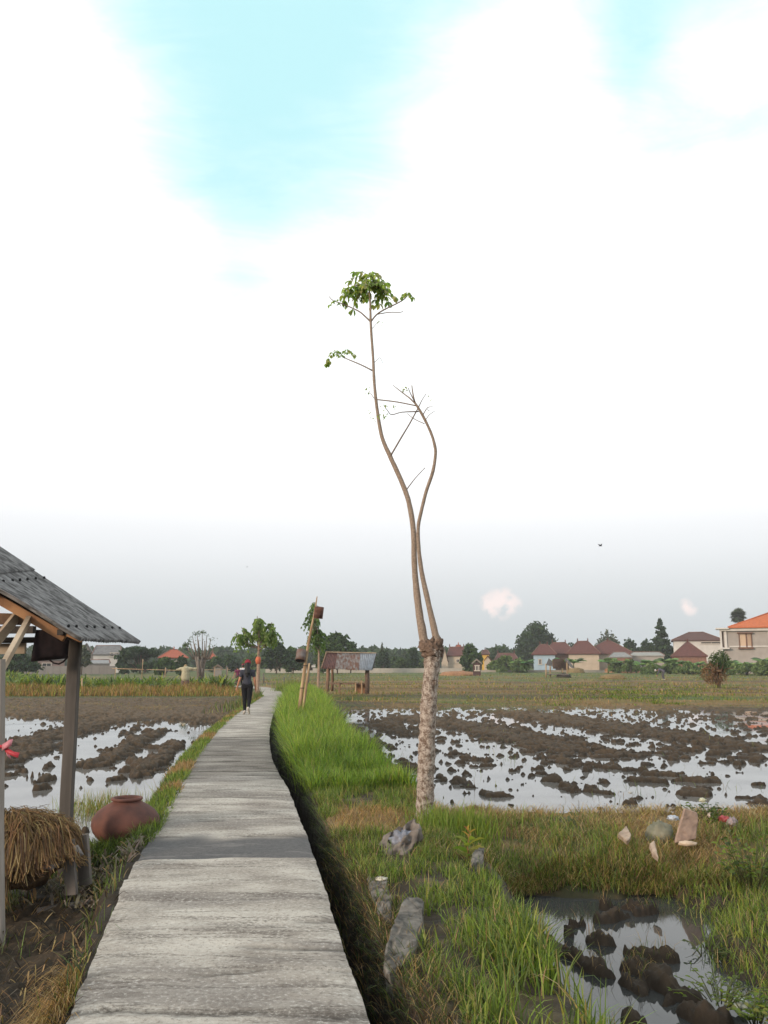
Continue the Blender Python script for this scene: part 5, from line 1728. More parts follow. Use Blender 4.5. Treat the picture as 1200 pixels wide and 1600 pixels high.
k = pxm(41)
b0 = at(402, 1080, 41)
hz = lambda py: at(402, py, 41).z - b0.z
young_tree('young_tree', b0, 3.6, [(-28 * k, .1, hz(980), 1.1, hz(1012)), (-34 * k, -.2, hz(988), 1.0, hz(1012)), (-39 * k, .2, hz(994), .6, hz(1012)), (-4 * k, .2, hz(962), 1.0, hz(1005)), (2 * k, -.2, hz(966), 1.0, hz(1005)), (-1 * k, 0, hz(976), .9, hz(1008)), (-5 * k, .1, hz(988), .6, hz(1010)),
           (20 * k, .1, hz(972), 1.0, hz(1008)), (27 * k, -.1, hz(980), 1.0, hz(1010)), (24 * k, .2, hz(988), 1.0, hz(1014)), (18 * k, -.3, hz(996), .6, hz(1016)), (30 * k, .2, hz(988), .5, hz(1016))],
           'young tree with three drooping leafy tufts and an orange band on its trunk', [(.15, .23, .055), (.19, .27, .07), (.11, .18, .045), (.25, .31, .11)], .17, .08, .38, 13, .10, hz(1032))
Y2 = 45
b0 = at(497, 1078, Y2); k = pxm(Y2); hz = lambda py: at(485, py, Y2).z - b0.z
e2 = young_tree('young_tree', b0, 3.6, [(-14 * k, .2, hz(946), 1.2, hz(1000)), (-8 * k, -.2, hz(942), 1.0, hz(1000)), (-16 * k, 0, hz(960), 1.1, hz(1000)), (-10 * k, .3, hz(978), 1.2, hz(1010)), (-2 * k, -.2, hz(982), 1.2, hz(1010)), (5 * k, .2, hz(988), 1.0, hz(1015)), (-14 * k, -.2, hz(994), 1.0, hz(1015)),
           (-3 * k, 0, hz(1000), .9, hz(1015))],
           'slender young tree with drooping leaves behind the bamboo pole and tins', [(.11, .18, .05), (.15, .22, .07), (.08, .14, .04)], .17, .08, .40, 13, .08)

# ------------------------------------------------------------------ people
skin = simple('warm_skin', (.42, .20, .12), (.36, .16, .095), 12, .6, .1, .002)
hair_m = simple('black_hair', (.012, .011, .012), (.007, .007, .008), 60, .5, .4, .004, (1, 1, .1))


def person(loc, face, label, J, H, shirt, trousers, cap=None, hair_long=True, vox=.011, shoes=None, sc=1.0):
    """one continuous body grown over a posed skeleton; face = heading, J = joints in metres for a 1.6 m figure"""
    e = thing('person', loc, label, 'person')
    Rz = Matrix.Rotation(face, 3, 'Z')
    T = lambda v: Vector(loc) + Rz @ (Vector(v) * sc)
    j = {k_: T(v) for k_, v in J.items() if isinstance(v, tuple)}
    rs = lambda r: r * sc
    mb = MB()
    cp = lambda a, ra, b_, rb: mb.capsule(a, rs(ra), b_, rs(rb))
    cp(j['pelvis'] - Rz @ Vector((.05, 0, 0)) * sc, .10, j['pelvis'] + Rz @ Vector((.05, 0, 0)) * sc, .10)
    cp(j['pelvis'], .115, j['waist'], .10); cp(j['waist'], .10, j['chest'], .115)
    for s_ in 'lr':
        cp(j['chest'], .10, j['sh' + s_], .052)
        cp(j['sh' + s_], .05, j['el' + s_], .038); cp(j['el' + s_], .038, j['wr' + s_], .026)
        h0 = j['wr' + s_]; hd = (h0 - j['el' + s_]).normalized()
        cp(h0, .024, h0 + hd * .07 * sc, .032)
        side = hd.cross(Rz @ Vector((1, 0, 0))).normalized()
        fwd = Rz @ Vector((0, 1, 0))
        for q in range(4):
            b_ = h0 + hd * .085 * sc + fwd * (q - 1.5) * .019 * sc
            m_ = b_ + hd * (.035 + .006 * (1 - abs(q - 1.2))) * sc
            cp(b_, .0105, m_, .010); cp(m_, .010, m_ + (hd * .9 + fwd * .12).normalized() * .032 * sc, .009)
        b_ = h0 + hd * .03 * sc + fwd * .03 * sc
        cp(b_, .013, b_ + (hd * .7 + fwd * .7).normalized() * .05 * sc, .010)
        cp(j['hip' + s_], .085, j['kn' + s_], .058); cp(j['kn' + s_], .056, j['an' + s_], .036)
        cp(j['an' + s_], .036, j['to' + s_], .030)
    cp(j['chest'], .09, j['neck'], .046); cp(j['neck'], .045, j['head'], .05)
    hd = (j['head'] - j['neck']).normalized(); hf = (Rz @ Vector(J.get('look', (0, 1, 0)))).normalized()
    cp(j['head'] - hd * .03 * sc, .078, j['head'] + hd * .04 * sc - hf * .015 * sc, .088)
    cp(j['head'] - hd * .075 * sc + hf * .045 * sc, .03, j['head'] - hd * .02 * sc + hf * .05 * sc, .045)
    cp(j['head'] + hf * .085 * sc, .012, j['head'] - hd * .03 * sc + hf * .098 * sc, .014)
    sdv = hd.cross(hf)
    for q in (-1, 1):
        cp(j['head'] + sdv * q * .078 * sc + hd * .015 * sc, .016, j['head'] + sdv * q * .078 * sc - hd * .02 * sc, .012)
    body = remesh(mb, 'body', skin, e, vox, 3)
    for q in (-1, 1):
        mb = MB(); mb.ell(j['head'] + hf * .078 * sc + sdv * q * .032 * sc, (.013 * sc,) * 3, 8, 6); mb.build('eye', simple('eye_white', (.5, .48, .45), (.03, .02, .02), 40), e, True)
    mb = MB(); mb.capsule(j['head'] - hd * .055 * sc + hf * .082 * sc - sdv * .018 * sc, rs(.008), j['head'] - hd * .055 * sc + hf * .082 * sc + sdv * .018 * sc, rs(.008), 8, 3); mb.build('mouth', simple('lips', (.30, .10, .08)), e, True)
    # shirt
    mb = MB()
    cp(j['waist'] + (j['pelvis'] - j['waist']) * .55, .128, j['waist'], .118); cp(j['waist'], .118, j['chest'], .132)
    w2 = Rz @ Vector((.055, 0, 0)) * sc
    cp(j['waist'] + (j['pelvis'] - j['waist']) * .5 - w2, .10, j['waist'] + (j['pelvis'] - j['waist']) * .5 + w2, .10)
    for s_ in 'lr':
        cp(j['chest'], .115, j['sh' + s_], .068)
        mid = j['sh' + s_] + (j['el' + s_] - j['sh' + s_]) * (.52 if not J.get('long') else 1.0)
        cp(j['sh' + s_], .066, mid, .056)
        if J.get('long'):
            cp(mid, .05, j['el' + s_] + (j['wr' + s_] - j['el' + s_]) * .9, .036)
    cp(j['chest'], .10, j['chest'] + (j['neck'] - j['chest']) * .62, .064)
    remesh(mb, 'shirt', shirt, e, vox, 3)
    mb = MB()
    w2 = Rz @ Vector((.06, 0, 0)) * sc
    cp(j['pelvis'] - w2, .112, j['pelvis'] + w2, .112)
    cp(j['pelvis'], .12, j['waist'] + (j['pelvis'] - j['waist']) * .3, .108)
    for s_ in 'lr':
        cp(j['hip' + s_], .102, j['kn' + s_], .070); cp(j['kn' + s_], .069, j['an' + s_] + (j['kn' + s_] - j['an' + s_]) * .10, .046)
    remesh(mb, 'trousers', trousers, e, vox, 3)
    for s_ in 'lr':
        mb = MB(); cp(j['an' + s_], .044, j['to' + s_], .038)
        q = (j['to' + s_] - j['an' + s_]).normalized()
        cp(j['an' + s_] - q * .03 * sc, .042, j['an' + s_] + q * .05 * sc, .044)
        remesh(mb, 'shoe', shoes or simple('pale_shoe', (.50, .46, .40), (.36, .33, .30), 10), e, vox * .8, 2)
    mb = MB()
    hc = j['head'] + hd * .025 * sc
    if hair_long:
        cp(hc - hf * .02 * sc, .098, hc - hd * .10 * sc - hf * .045 * sc, .085)
        cp(hc - hd * .10 * sc - hf * .05 * sc, .085, j['neck'] - hd * .12 * sc - hf * .095 * sc, .080)
        cp(j['neck'] - hd * .12 * sc - hf * .095 * sc, .080, j['neck'] - hd * .22 * sc - hf * .10 * sc, .045)
        for q in (-1, 1):
            cp(j['neck'] - hd * .02 * sc - hf * .06 * sc + sdv * q * .05 * sc, .05, j['neck'] - hd * .15 * sc - hf * .10 * sc + sdv * q * .06 * sc, .035)
    else:
        cp(hc - hf * .02 * sc + hd * .02 * sc, .094, hc - hf * .03 * sc - hd * .03 * sc, .085)
    remesh(mb, 'hair', hair_m, e, vox, 2)
    if cap is not None:
        mb = MB()
        cp(hc + hd * .035 * sc - hf * .005 * sc, .105, hc + hd * .055 * sc, .098)
        cp(hc + hd * .03 * sc + hf * .08 * sc - sdv * .03 * sc, .022, hc + hd * .025 * sc + hf * .15 * sc, .016)
        cp(hc + hd * .03 * sc + hf * .08 * sc + sdv * .03 * sc, .022, hc + hd * .025 * sc + hf * .15 * sc, .016)
        remesh(mb, 'cap', cap, e, vox, 2)
    return e


WALK = dict(pelvis=(0, 0, .86), waist=(0, .01, 1.02), chest=(0, .01, 1.20), neck=(0, .02, 1.36), head=(0, .045, 1.475), look=(0, 1, -.05),
            shl=(-.165, .0, 1.275), shr=(.165, .0, 1.275), ell=(-.235, -.03, 1.02), elr=(.225, -.03, 1.02), wrl=(-.30, .05, .80), wrr=(.25, .06, .795),
            hipl=(-.085, 0, .83), hipr=(.085, 0, .83), knl=(-.065, .06, .46), knr=(.075, .01, .46), anl=(-.055, .04, .075), anr=(.055, -.24, .17), tol=(-.075, .17, .035), tor=(.085, -.15, .045))
navy = simple('dark_slate_shirt', (.045, .047, .062), (.032, .033, .045), 30, .9, .3, .003)
black = simple('black_trousers', (.010, .010, .013), (.007, .007, .009), 30, .9, .2, .003)
redcap = simple('dark_red_cap', (.22, .018, .03), (.16, .012, .022), 20, .8, .2, .002)
pw = gp(385, 1116, .0)
person(pw, R(8), 'person with long black hair, red cap and slate T-shirt walking away on the path', WALK, 1.6, navy, black, redcap, True, .010)
STAND = dict(WALK, anl=(-.08, 0, .075), anr=(.08, 0, .075), knl=(-.085, .02, .46), knr=(.085, .02, .46), tol=(-.085, .12, .035), tor=(.085, .12, .035))
pp = at(370, 1072, 61); pp.z = 0.0
person(Vector((pp.x, 61.2, -.14)), R(25), 'distant person in a purple shirt farther along the path, left of the pair', STAND, 1.5, simple('purple_shirt', (.16, .03, .075), (.12, .024, .055), 20), simple('brown_trousers', (.10, .06, .05), None, 20), None, False, .016, sc=.92)
pp = at(377.5, 1072, 62); 
person(Vector((pp.x, 62.4, -.14)), R(15), 'distant person in a white shirt and red cap, partly hidden by the walker', STAND, 1.6, simple('white_shirt', (.62, .60, .60), (.5, .48, .49), 20), black, redcap, False, .016)
BEND = dict(pelvis=(0, -.10, .74), waist=(0, .04, .84), chest=(0, .24, .90), neck=(0, .40, .88), head=(0, .52, .86), look=(0, .5, -.9), long=True,
            shl=(-.16, .30, .90), shr=(.16, .30, .90), ell=(-.19, .36, .64), elr=(.19, .36, .64), wrl=(-.12, .48, .44), wrr=(.12, .48, .44),
            hipl=(-.085, -.09, .72), hipr=(.085, -.09, .72), knl=(-.11, -.02, .42), knr=(.11, .06, .42), anl=(-.11, -.14, .075), anr=(.11, -.02, .075), tol=(-.11, -.02, .035), tor=(.11, .11, .035))
fp = at(1036, 1060, 96); fp.z = -.30
person(fp, R(70), 'distant farmer in grey clothes and pale hat bending over the field', BEND, 1.6, simple('grey_violet_shirt', (.10, .095, .12), None, 20), simple('grey_trousers', (.08, .075, .09), None, 20), simple('pale_hat', (.50, .48, .46), None, 20), False, .022, sc=1.25)

# scarecrow
sY = 54
sb = at(290, 1085, sY); k = pxm(sY)
e = thing('scarecrow', Vector((sb.x, sY, -.3)), 'scarecrow in a pale yellow shirt and brown rags at the edge of the green crop', 'scarecrow')
mb = MB(); mb.tube([Vector((sb.x, sY, -.35)), at(290, 1040, sY)], .03, 6); mb.build('pole', bamboo, e)
mb = MB(); c0 = at(290, 1052, sY)
mb.capsule(c0 + Vector((0, 0, -.28)), .26, c0 + Vector((0, 0, .22)), .24, 14)
mb.capsule(c0 + Vector((-.1, 0, .28)), .13, c0 + Vector((-.36, 0, .26)), .10); mb.capsule(c0 + Vector((.1, 0, .28)), .13, c0 + Vector((.36, 0, .27)), .10)
mb.tube([c0 + Vector((-.60, 0, .22)), c0 + Vector((.70, 0, .30))], .06, 8)
o = remesh(mb, 'shirt', simple('pale_yellow_shirt', (.40, .37, .25), (.28, .25, .17), 8), e, .03, 2)
mb = MB(); mb.capsule(c0 + Vector((-.1, 0, -.5)), .17, c0 + Vector((-.14, .02, -1.0)), .13); mb.capsule(c0 + Vector((.1, 0, -.5)), .17, c0 + Vector((.16, .02, -.95)), .12)
remesh(mb, 'rags', simple('brown_rags', (.14, .09, .08), (.09, .06, .055), 8), e, .03, 2)
mb = MB(); mb.ell(at(290, 1041.5, sY), (.11, .11, .14), 10, 8, .1, 3, 1); mb.build('head', straw_m if False else simple('straw_head', (.30, .22, .12), None, 20), e, True)

# birds
def bird(px, py, Y, span, heading, label, bank=.3):
    c = at(px, py, Y); mb = MB()
    f = Vector((math.cos(heading), math.sin(heading), .1)).normalized(); r = f.cross(Vector((0, 0, 1))).normalized(); u = r.cross(f)
    s_ = span
    mb.capsule(c - f * s_ * .16, s_ * .03, c + f * s_ * .14, s_ * .05, 8, 3); mb.capsule(c + f * s_ * .16, s_ * .045, c + f * s_ * .22, s_ * .03, 8, 3)
    for q in (-1, 1):
        a0 = c + f * s_ * .10 + r * q * s_ * .03; a1 = c - f * s_ * .08 + r * q * s_ * .03
        m0 = c + f * s_ * .13 + r * q * s_ * .25 + u * s_ * bank * .6; m1 = c - f * s_ * .05 + r * q * s_ * .25 + u * s_ * bank * .55
        t0 = c - f * s_ * .05 + r * q * s_ * .5 + u * s_ * bank * (.5 if q > 0 else .9)
        th_ = Vector((0, 0, -s_ * .012))
        mb.add([a0, a1, m1, m0, t0, a0 + th_, a1 + th_, m1 + th_, m0 + th_], [(0, 1, 2, 3), (3, 2, 4), (8, 7, 6, 5), (8, 4, 7), (0, 3, 8, 5), (1, 6, 7, 2), (3, 4, 8), (2, 7, 4)])
    t_ = c - f * s_ * .16
    mb.add([t_, t_ - f * s_ * .2 + r * s_ * .07, t_ - f * s_ * .12, t_ - f * s_ * .2 - r * s_ * .07, t_ - Vector((0, 0, s_ * .02))], [(0, 1, 2), (0, 2, 3), (4, 2, 1), (4, 3, 2), (0, 4, 1), (0, 3, 4)])
    tag(mb.build('bird', simple('dark_feathers', (.05, .055, .065), None, 20), None, True), label, 'bird')


bird(938, 853, 30, .30, R(20), 'largest of the swallow-like birds flying above the right-hand roofs', .35)
bird(906, 890, 45, .12, R(160), 'tiny bird speck just below the largest flying bird', .3)
bird(386, 886, 40, .16, R(10), 'tiny dark bird flying alone above the walker', .25)
# ------------------------------------------------------------------ far trees
def far_tree(name, px, ytop, w, Y, label, pal, blobs=None, n=2600, leaf=.5, base=-.3, shape='round', group='trees beyond the fields', trunk=.06, stalk=.35, seed=None, lobes=9):
    """trunk with limbs and a crown of leaf clumps; ytop and w are the crown's top and width in photo pixels at depth Y"""
    k = pxm(Y)
    topz = at(px, ytop, Y).z; x = at(px, 1036, Y).x
    H = topz - base; Wd = w * k
    e = thing(name, Vector((x, Y, base)), label, 'tree', group)
    rs = np.random.default_rng(int(abs(px * 13 + Y * 7 + ytop)) if seed is None else seed)
    mb = MB()
    tr = max(.12, trunk * Wd * .35)
    mb.tube([Vector((x, Y, base - .2)), Vector((x + Wd * .02, Y, base + H * .4)), Vector((x, Y, base + H * .8))], [tr, tr * .8, tr * .3], 7, .1)
    cz0 = base + H * stalk; ch = H * (1 - stalk)
    B = []
    if shape == 'round':
        for i in range(lobes):
            a = rs.uniform(0, 6.28); r = rs.uniform(.25, .62) * Wd / 2; zz = rs.uniform(.12, .8)
            r *= 1.15 if zz < .55 else 1.35 - zz
            B.append((x + math.cos(a) * r, Y + math.sin(a) * r, cz0 + ch * zz, Wd * rs.uniform(.17, .27), ch * rs.uniform(.16, .26)))
        B.append((x, Y, topz - ch * .22, Wd * .22, ch * .2)); B.append((x - Wd * .3, Y, cz0 + ch * .4, Wd * .2, ch * .25)); B.append((x + Wd * .3, Y, cz0 + ch * .45, Wd * .2, ch * .25))
    elif shape == 'cone':
        for i in range(11):
            t = i / 10; rr_ = Wd / 2 * (1 - t * .85)
            for q in range(3 if t < .85 else 1):
                a = q * 2.1 + i * .9
                rr2 = rr_ * rs.uniform(.75, 1.25)
                B.append((x + math.cos(a) * rr2 * .55, Y + math.sin(a) * rr2 * .55, cz0 + ch * (t * .95 + rs.uniform(-.02, .02)), rr2 * .5 + .15, ch * .045))
    elif shape == 'flat':
        for i in range(lobes + 6):
            a = rs.uniform(0, 6.28); r = rs.uniform(.1, .75) * Wd / 2
            B.append((x + math.cos(a) * r, Y + math.sin(a) * r, topz - ch * (.18 + .32 * (r / (Wd / 2)) ** 2 + .15 * rs.random()), Wd * rs.uniform(.12, .2), ch * rs.uniform(.09, .15)))
        for i in range(8):
            a = rs.uniform(0, 6.28); r = rs.uniform(.5, .85) * Wd / 2
            B.append((x + math.cos(a) * r, Y + math.sin(a) * r, cz0 + ch * rs.uniform(.05, .4), Wd * .13, ch * .14))
    for bx, by, bz, br, bh in B[:14]:
        mb.tube([Vector((x, Y, base + H * stalk * .8)), Vector(((x + bx) / 2, (Y + by) / 2, (base + H * stalk + bz) / 2)), Vector((bx, by, bz))], [tr * .4, tr * .25, tr * .08], 5)
    mb.build('trunk', simple('far_bark', (.12, .09, .07), None, 5), e, True)
    n = int(n)
    vol = np.array([b_[3] ** 2 * b_[4] for b_ in B]) ** .7
    bi = rs.choice(len(B), n, p=vol / vol.sum())
    Bn = np.array(B)[bi]
    d = rs.normal(0, 1, (n, 3)); d /= np.linalg.norm(d, axis=1)[:, None]
    rad_ = rs.random(n) ** .45 * (1 + .15 * rs.normal(0, 1, n))
    P = Bn[:, :3] + d * rad_[:, None] * Bn[:, [3, 3, 4]]
    gap = fbm(P[:, 0] * 1.0 + P[:, 1] * .3, P[:, 2] * 1.0, 2.2 / max(Wd * .25, 1), 3, 77)
    P = P[gap > -.22]
    n = len(P)
    P[:, 2] = np.maximum(P[:, 2], base + .1)
    pal = np.array(pal)
    clump = fbm(P[:, 0] + P[:, 1], P[:, 2], 1.6 / max(Wd * .2, 1), 3, 79)
    ci = np.clip(((clump + .5) * len(pal)).astype(int) + rs.integers(-1, 2, n), 0, len(pal) - 1)
    c = pal[ci] * np.exp(rs.normal(0, .15, (n, 1)))
    t1 = rs.normal(0, 1, (n, 3)); t1 /= np.linalg.norm(t1, axis=1)[:, None]
    t2 = np.cross(t1, rs.normal(0, 1, (n, 3))); t2 /= np.linalg.norm(t2, axis=1)[:, None]
    s1 = (leaf * rs.uniform(.6, 1.3, n))[:, None]; s2 = s1 * .55
    V = np.stack([P - t1 * s1, P + t2 * s2, P + t1 * s1, P - t2 * s2], 1).reshape(-1, 3) - np.array(e.location)
    Q = np.arange(n * 4).reshape(-1, 4)
    np_obj('crown', V, Q, FM, np.repeat(np.clip(c, .004, 1), 4, 0), e)
    return e


D1 = [(.020, .040, .020), (.030, .055, .024), (.042, .072, .030)]
D2 = [(.030, .055, .022), (.045, .082, .028), (.065, .105, .035)]
D3 = [(.045, .075, .03), (.07, .11, .04), (.10, .145, .05)]
D4 = [(.05, .065, .045), (.075, .09, .06), (.10, .11, .075)]
far_tree('broad_tree', 28, 1018, 62, 120, 'dark bushy tree seen through the shelter left of the hanging bag', D1, n=2600, leaf=.35, stalk=.1)
far_tree('broad_tree', 128, 1008, 26, 140, 'grey green tree between the shelter post and the white house', D4, n=1500, leaf=.35, stalk=.3)
far_tree('rain_tree', 219, 1007, 72, 150, 'wide flat crowned dark tree between the white house and the orange roofed house', D1, n=5200, leaf=.38, shape='flat', stalk=.10)
far_tree('bush', 258, 1026, 34, 135, 'low green bush in front of the orange roofed house', D2, n=1300, leaf=.32, stalk=.05, lobes=6)
far_tree('bush', 283, 1023, 20, 130, 'dark upright bush at the right end of the orange roofed house', D1, n=900, leaf=.3, stalk=.05, lobes=6)
for i, (px, yt, w, Y, pal, lab) in enumerate((
        (338, 1026, 34, 175, D2, 'low rounded tree just right of the bare pollarded tree'),
        (362, 1024, 30, 180, D1, 'low dark tree above the two distant walkers'),
        (398, 1021, 36, 170, D3, 'yellow green tree behind the walker and the young tree'),
        (432, 1001, 46, 150, D1, 'tall dark tree between the young tree and the bamboo pole'),
        (458, 1012, 34, 155, D2, 'mid green tree directly behind the lower tin'),
        (527, 988, 54, 140, D2, 'large green tree rising behind the rusty hut roof'),
        (548, 1003, 30, 160, D1, 'darker tree at the right shoulder of the large green tree'),
        (505, 1004, 26, 145, D3, 'lighter green tree at the left of the rusty hut roof'),
        (598, 1016, 22, 190, D1, 'slim dark tree just right of the rusty hut roof'),
        (617, 1026, 30, 200, D2, 'low rounded tree midway between hut and bare trunk'),
        (644, 1012, 22, 185, D1, 'upright dark tree close left of the bare trunk'),
        (630, 1030, 26, 190, D2, 'low bush below the upright dark tree'),
        (664, 1030, 26, 190, D3, 'pale green bush directly behind the bare trunk'))):
    far_tree('broad_tree', px, yt, w, Y, lab, pal, n=1900 + w * 22, leaf=.42, stalk=.12)
far_tree('slim_tree', 597, 1003, 6, 190, 'thin bare topped tree poking above the treeline right of the hut', D4, n=160, leaf=.3, stalk=.3, lobes=4)
far_tree('broad_tree', 737, 1008, 36, 160, 'rounded green tree between the red roofed house and the yellow house', D2, n=2800, leaf=.38, stalk=.08)
far_tree('broad_tree', 777, 1011, 30, 230, 'dark tree behind the long low red roof', D1, n=1500, leaf=.5, stalk=.1)
far_tree('banyan_tree', 838, 971, 66, 235, 'huge dark round headed tree towering over the red roofs', D1, n=9000, leaf=.5, stalk=.18, lobes=15)
far_tree('broad_tree', 800, 1014, 40, 260, 'distant hazy tree left of the huge round headed tree', D1, n=1600, leaf=.6, stalk=.1)
far_tree('broad_tree', 893, 1003, 24, 240, 'tree showing between the brown roofs', D1, n=1200, leaf=.5, stalk=.1)
far_tree('thin_tree', 950, 984, 40, 230, 'thin pale airy tree behind the twin hipped roofs', D4, n=1300, leaf=.42, stalk=.35, lobes=7)
far_tree('broad_tree', 985, 998, 40, 225, 'dark tree behind the grey shed roofs', D1, n=2200, leaf=.5, stalk=.1)
far_tree('broad_tree', 1012, 998, 34, 220, 'dark round tree beside the layered tree', D1, n=2000, leaf=.5, stalk=.1)
far_tree('layered_tree', 1036, 966, 42, 200, 'tall layered conical tree standing above the banana hedge', D1, n=4200, leaf=.42, shape='cone', stalk=.22)
far_tree('broad_tree', 1060, 1012, 22, 205, 'small dark tree at the foot of the layered tree', D1, n=900, leaf=.4, stalk=.1)

# continuous wood on the horizon behind everything
k = 16000
px_ = rng.uniform(-60, 1260, k); Yw = rng.uniform(285, 330, k)
hh_ = 6.5 + 3.5 * fbm(px_ * .03, px_ * 0, 1.0, 4, 131)
zz = -.3 + hh_ * rng.random(k) ** .8
P = np.stack([(px_ - 600) / FPX * Yw / 1.0154, Yw, zz], 1)
t1 = rng.normal(0, 1, (k, 3)); t1 /= np.linalg.norm(t1, axis=1)[:, None]
t2 = np.cross(t1, rng.normal(0, 1, (k, 3))); t2 /= np.linalg.norm(t2, axis=1)[:, None]
s1 = rng.uniform(.6, 1.5, k)[:, None]
V = np.stack([P - t1 * s1, P + t2 * s1 * .7, P + t1 * s1, P - t2 * s1 * .7], 1).reshape(-1, 3)
o = np_obj('distant_wood', V, np.arange(k * 4).reshape(-1, 4), FM, np.repeat(gcols(k, D1 + D2, [2, 2, 2, 1, 1, .5]), 4, 0))
tag(o, 'far band of trees along the whole horizon', 'woodland', kind='stuff')

# coconut style fan palm behind the big house
def fan_palm(px, ytop, ybase, w, Y, label):
    c = at(px, ytop + w * .5, Y); e = thing('fan_palm', Vector((c.x, Y, -.3)), label, 'tree')
    mb = MB(); mb.tube([Vector((c.x, Y, -.4)), c], [.3, .22], 8, .08); mb.build('trunk', simple('far_bark', (.12, .09, .07)), e, True)
    ml = MB(); R_ = w * pxm(Y) * .5
    for i in range(70):
        a = random.uniform(0, 6.28); el = random.uniform(-.9, 1.4)
        d = Vector((math.cos(a) * math.cos(el), math.sin(a) * math.cos(el), math.sin(el)))
        s_ = d.cross(Vector((.1, .2, 1))).normalized(); u = s_.cross(d)
        p0 = c + d * R_ * random.uniform(.05, .45)
        for q in range(9):
            f = (q - 4) / 4 * 1.15
            dd = d * math.cos(f) + s_ * math.sin(f) - u * .1
            leaflet(ml, p0, dd, R_ * .6, R_ * .12, random.choice(D1 + D4), 0, u)
    ml.build('crown', FM, e, False, True)


fan_palm(1153, 948, 985, 30, 225, 'fan palm rising behind the left end of the orange roof')


# banana plants
def banana(px, Y, h, label=None, pal=None, n=9, name='banana_plant', group='banana plants in front of the houses', base=-.3, lw=.38):
    x = at(px, 1040, Y).x
    e = thing(name, Vector((x, Y, base)), label, 'banana plant', group)
    mb = MB(); mb.tube([Vector((x, Y, base - .1)), Vector((x + .05, Y, base + h * .45))], [.16, .10], 8, .08); mb.build('stem', simple('banana_stem', (.12, .14, .05), (.10, .08, .04), 4), e, True)
    ml = MB(); pal = pal or [(.08, .15, .04), (.12, .20, .055), (.18, .26, .08), (.06, .11, .035)]
    for i in range(n):
        a = i * 2.4 + random.uniform(-.4, .4); L_ = h * random.uniform(.55, .8); up = random.uniform(.7, 1.5)
        p = Vector((x + .03, Y, base + h * .42)); d = Vector((math.cos(a), math.sin(a), up)).normalized()
        s_ = d.cross(Vector((0, 0, 1))).normalized()
        pts = []
        for q in range(8):
            t = q / 7
            pts.append(p + d * L_ * t + Vector((0, 0, -1)) * L_ * .55 * t * t)
        c = tuple(v * random.uniform(.8, 1.2) for v in random.choice(pal))
        vs = []; fs = []
        for q, pt in enumerate(pts):
            t = q / 7; wq = h * lw * .5 * math.sin(math.pi * min(max((t - .08) / .92, 0.02), .98)) ** .6
            dr_ = Vector((0, 0, -wq * .35))
            vs += [pt + s_ * wq + dr_, pt, pt - s_ * wq + dr_]
        for q in range(7):
            b_ = q * 3
            fs += [(b_, b_ + 1, b_ + 4, b_ + 3), (b_ + 1, b_ + 2, b_ + 5, b_ + 4)]
        ml.add(vs, fs, c)
    ml.build('leaves', FM, e, True, True)
    return e


bl = [(1004, 150, 3.4, 'banana plant under the end of the grey shed roofs'), (1016, 146, 4.0, 'banana plant left of the stooping farmer'), (1042, 147, 4.4, 'tall pale leaved banana plant right of the stooping farmer'), (1056, 150, 3.6, 'banana plant below the dark red hipped roof apex'),
      (1070, 145, 3.4, 'banana plant just left of the scorched shrub'), (1088, 147, 3.4, 'banana plant half behind the scorched shrub'), (1140, 140, 3.6, 'banana plant under the big house window'), (1158, 138, 3.3, 'banana plant under the window sill of the big house'),
      (1178, 135, 3.2, 'banana plant at the foot of the big house wall'), (1197, 128, 4.3, 'tall banana plant cut by the right edge of the view'), (878, 170, 4.6, 'banana plant above the bamboo shelter'), (896, 168, 4.4, 'banana plant in front of the cream wall'),
      (950, 160, 4.4, 'palm leaved banana plant beside the cream wall corner'), (962, 158, 3.6, 'banana plant in front of the brick shed wall'), (980, 158, 3.2, 'banana plant before the grey shed'), (806, 172, 4.2, 'banana plant above the low red roof hedge'), (822, 170, 4.0, 'banana plant beside the pale blue wall'), (1125, 143, 3.0, 'banana plant right behind the scorched shrub')]
for px, Y, h, lab in bl:
    banana(px, Y, h, lab, n=11)
HB = [(1018, 140, 34, 1036), (1046, 142, 34, 1034), (1076, 140, 36, 1035), (1104, 138, 34, 1037), (1138, 134, 34, 1034), (1166, 130, 36, 1036), (1194, 126, 36, 1033), (790, 172, 36, 1024), (812, 170, 32, 1028), (772, 174, 24, 1032), (985, 156, 30, 1030), (962, 158, 22, 1032)]
HL = ['hedge bush behind the stooping farmer', 'hedge bush below the pale banana leaves', 'hedge bush left of the scorched shrub', 'hedge bush behind the scorched shrub', 'hedge bush right of the scorched shrub', 'hedge bush under the big house window', 'hedge bush at the right edge of the view', 'hedge bush under the long low red roof', 'hedge bush beside the pale blue wall', 'hedge bush by the small cream gable', 'hedge bush in front of the grey sheds', 'hedge bush in front of the brick shed wall']
for (px, Y, w, yt), lab in zip(HB, HL):
    far_tree('hedge_bush', px, yt, w, Y, lab, [(.06, .10, .035), (.085, .135, .045), (.12, .175, .06), (.15, .20, .075)], n=1500, leaf=.32, stalk=.02, lobes=8, group='hedge bushes in front of the houses')

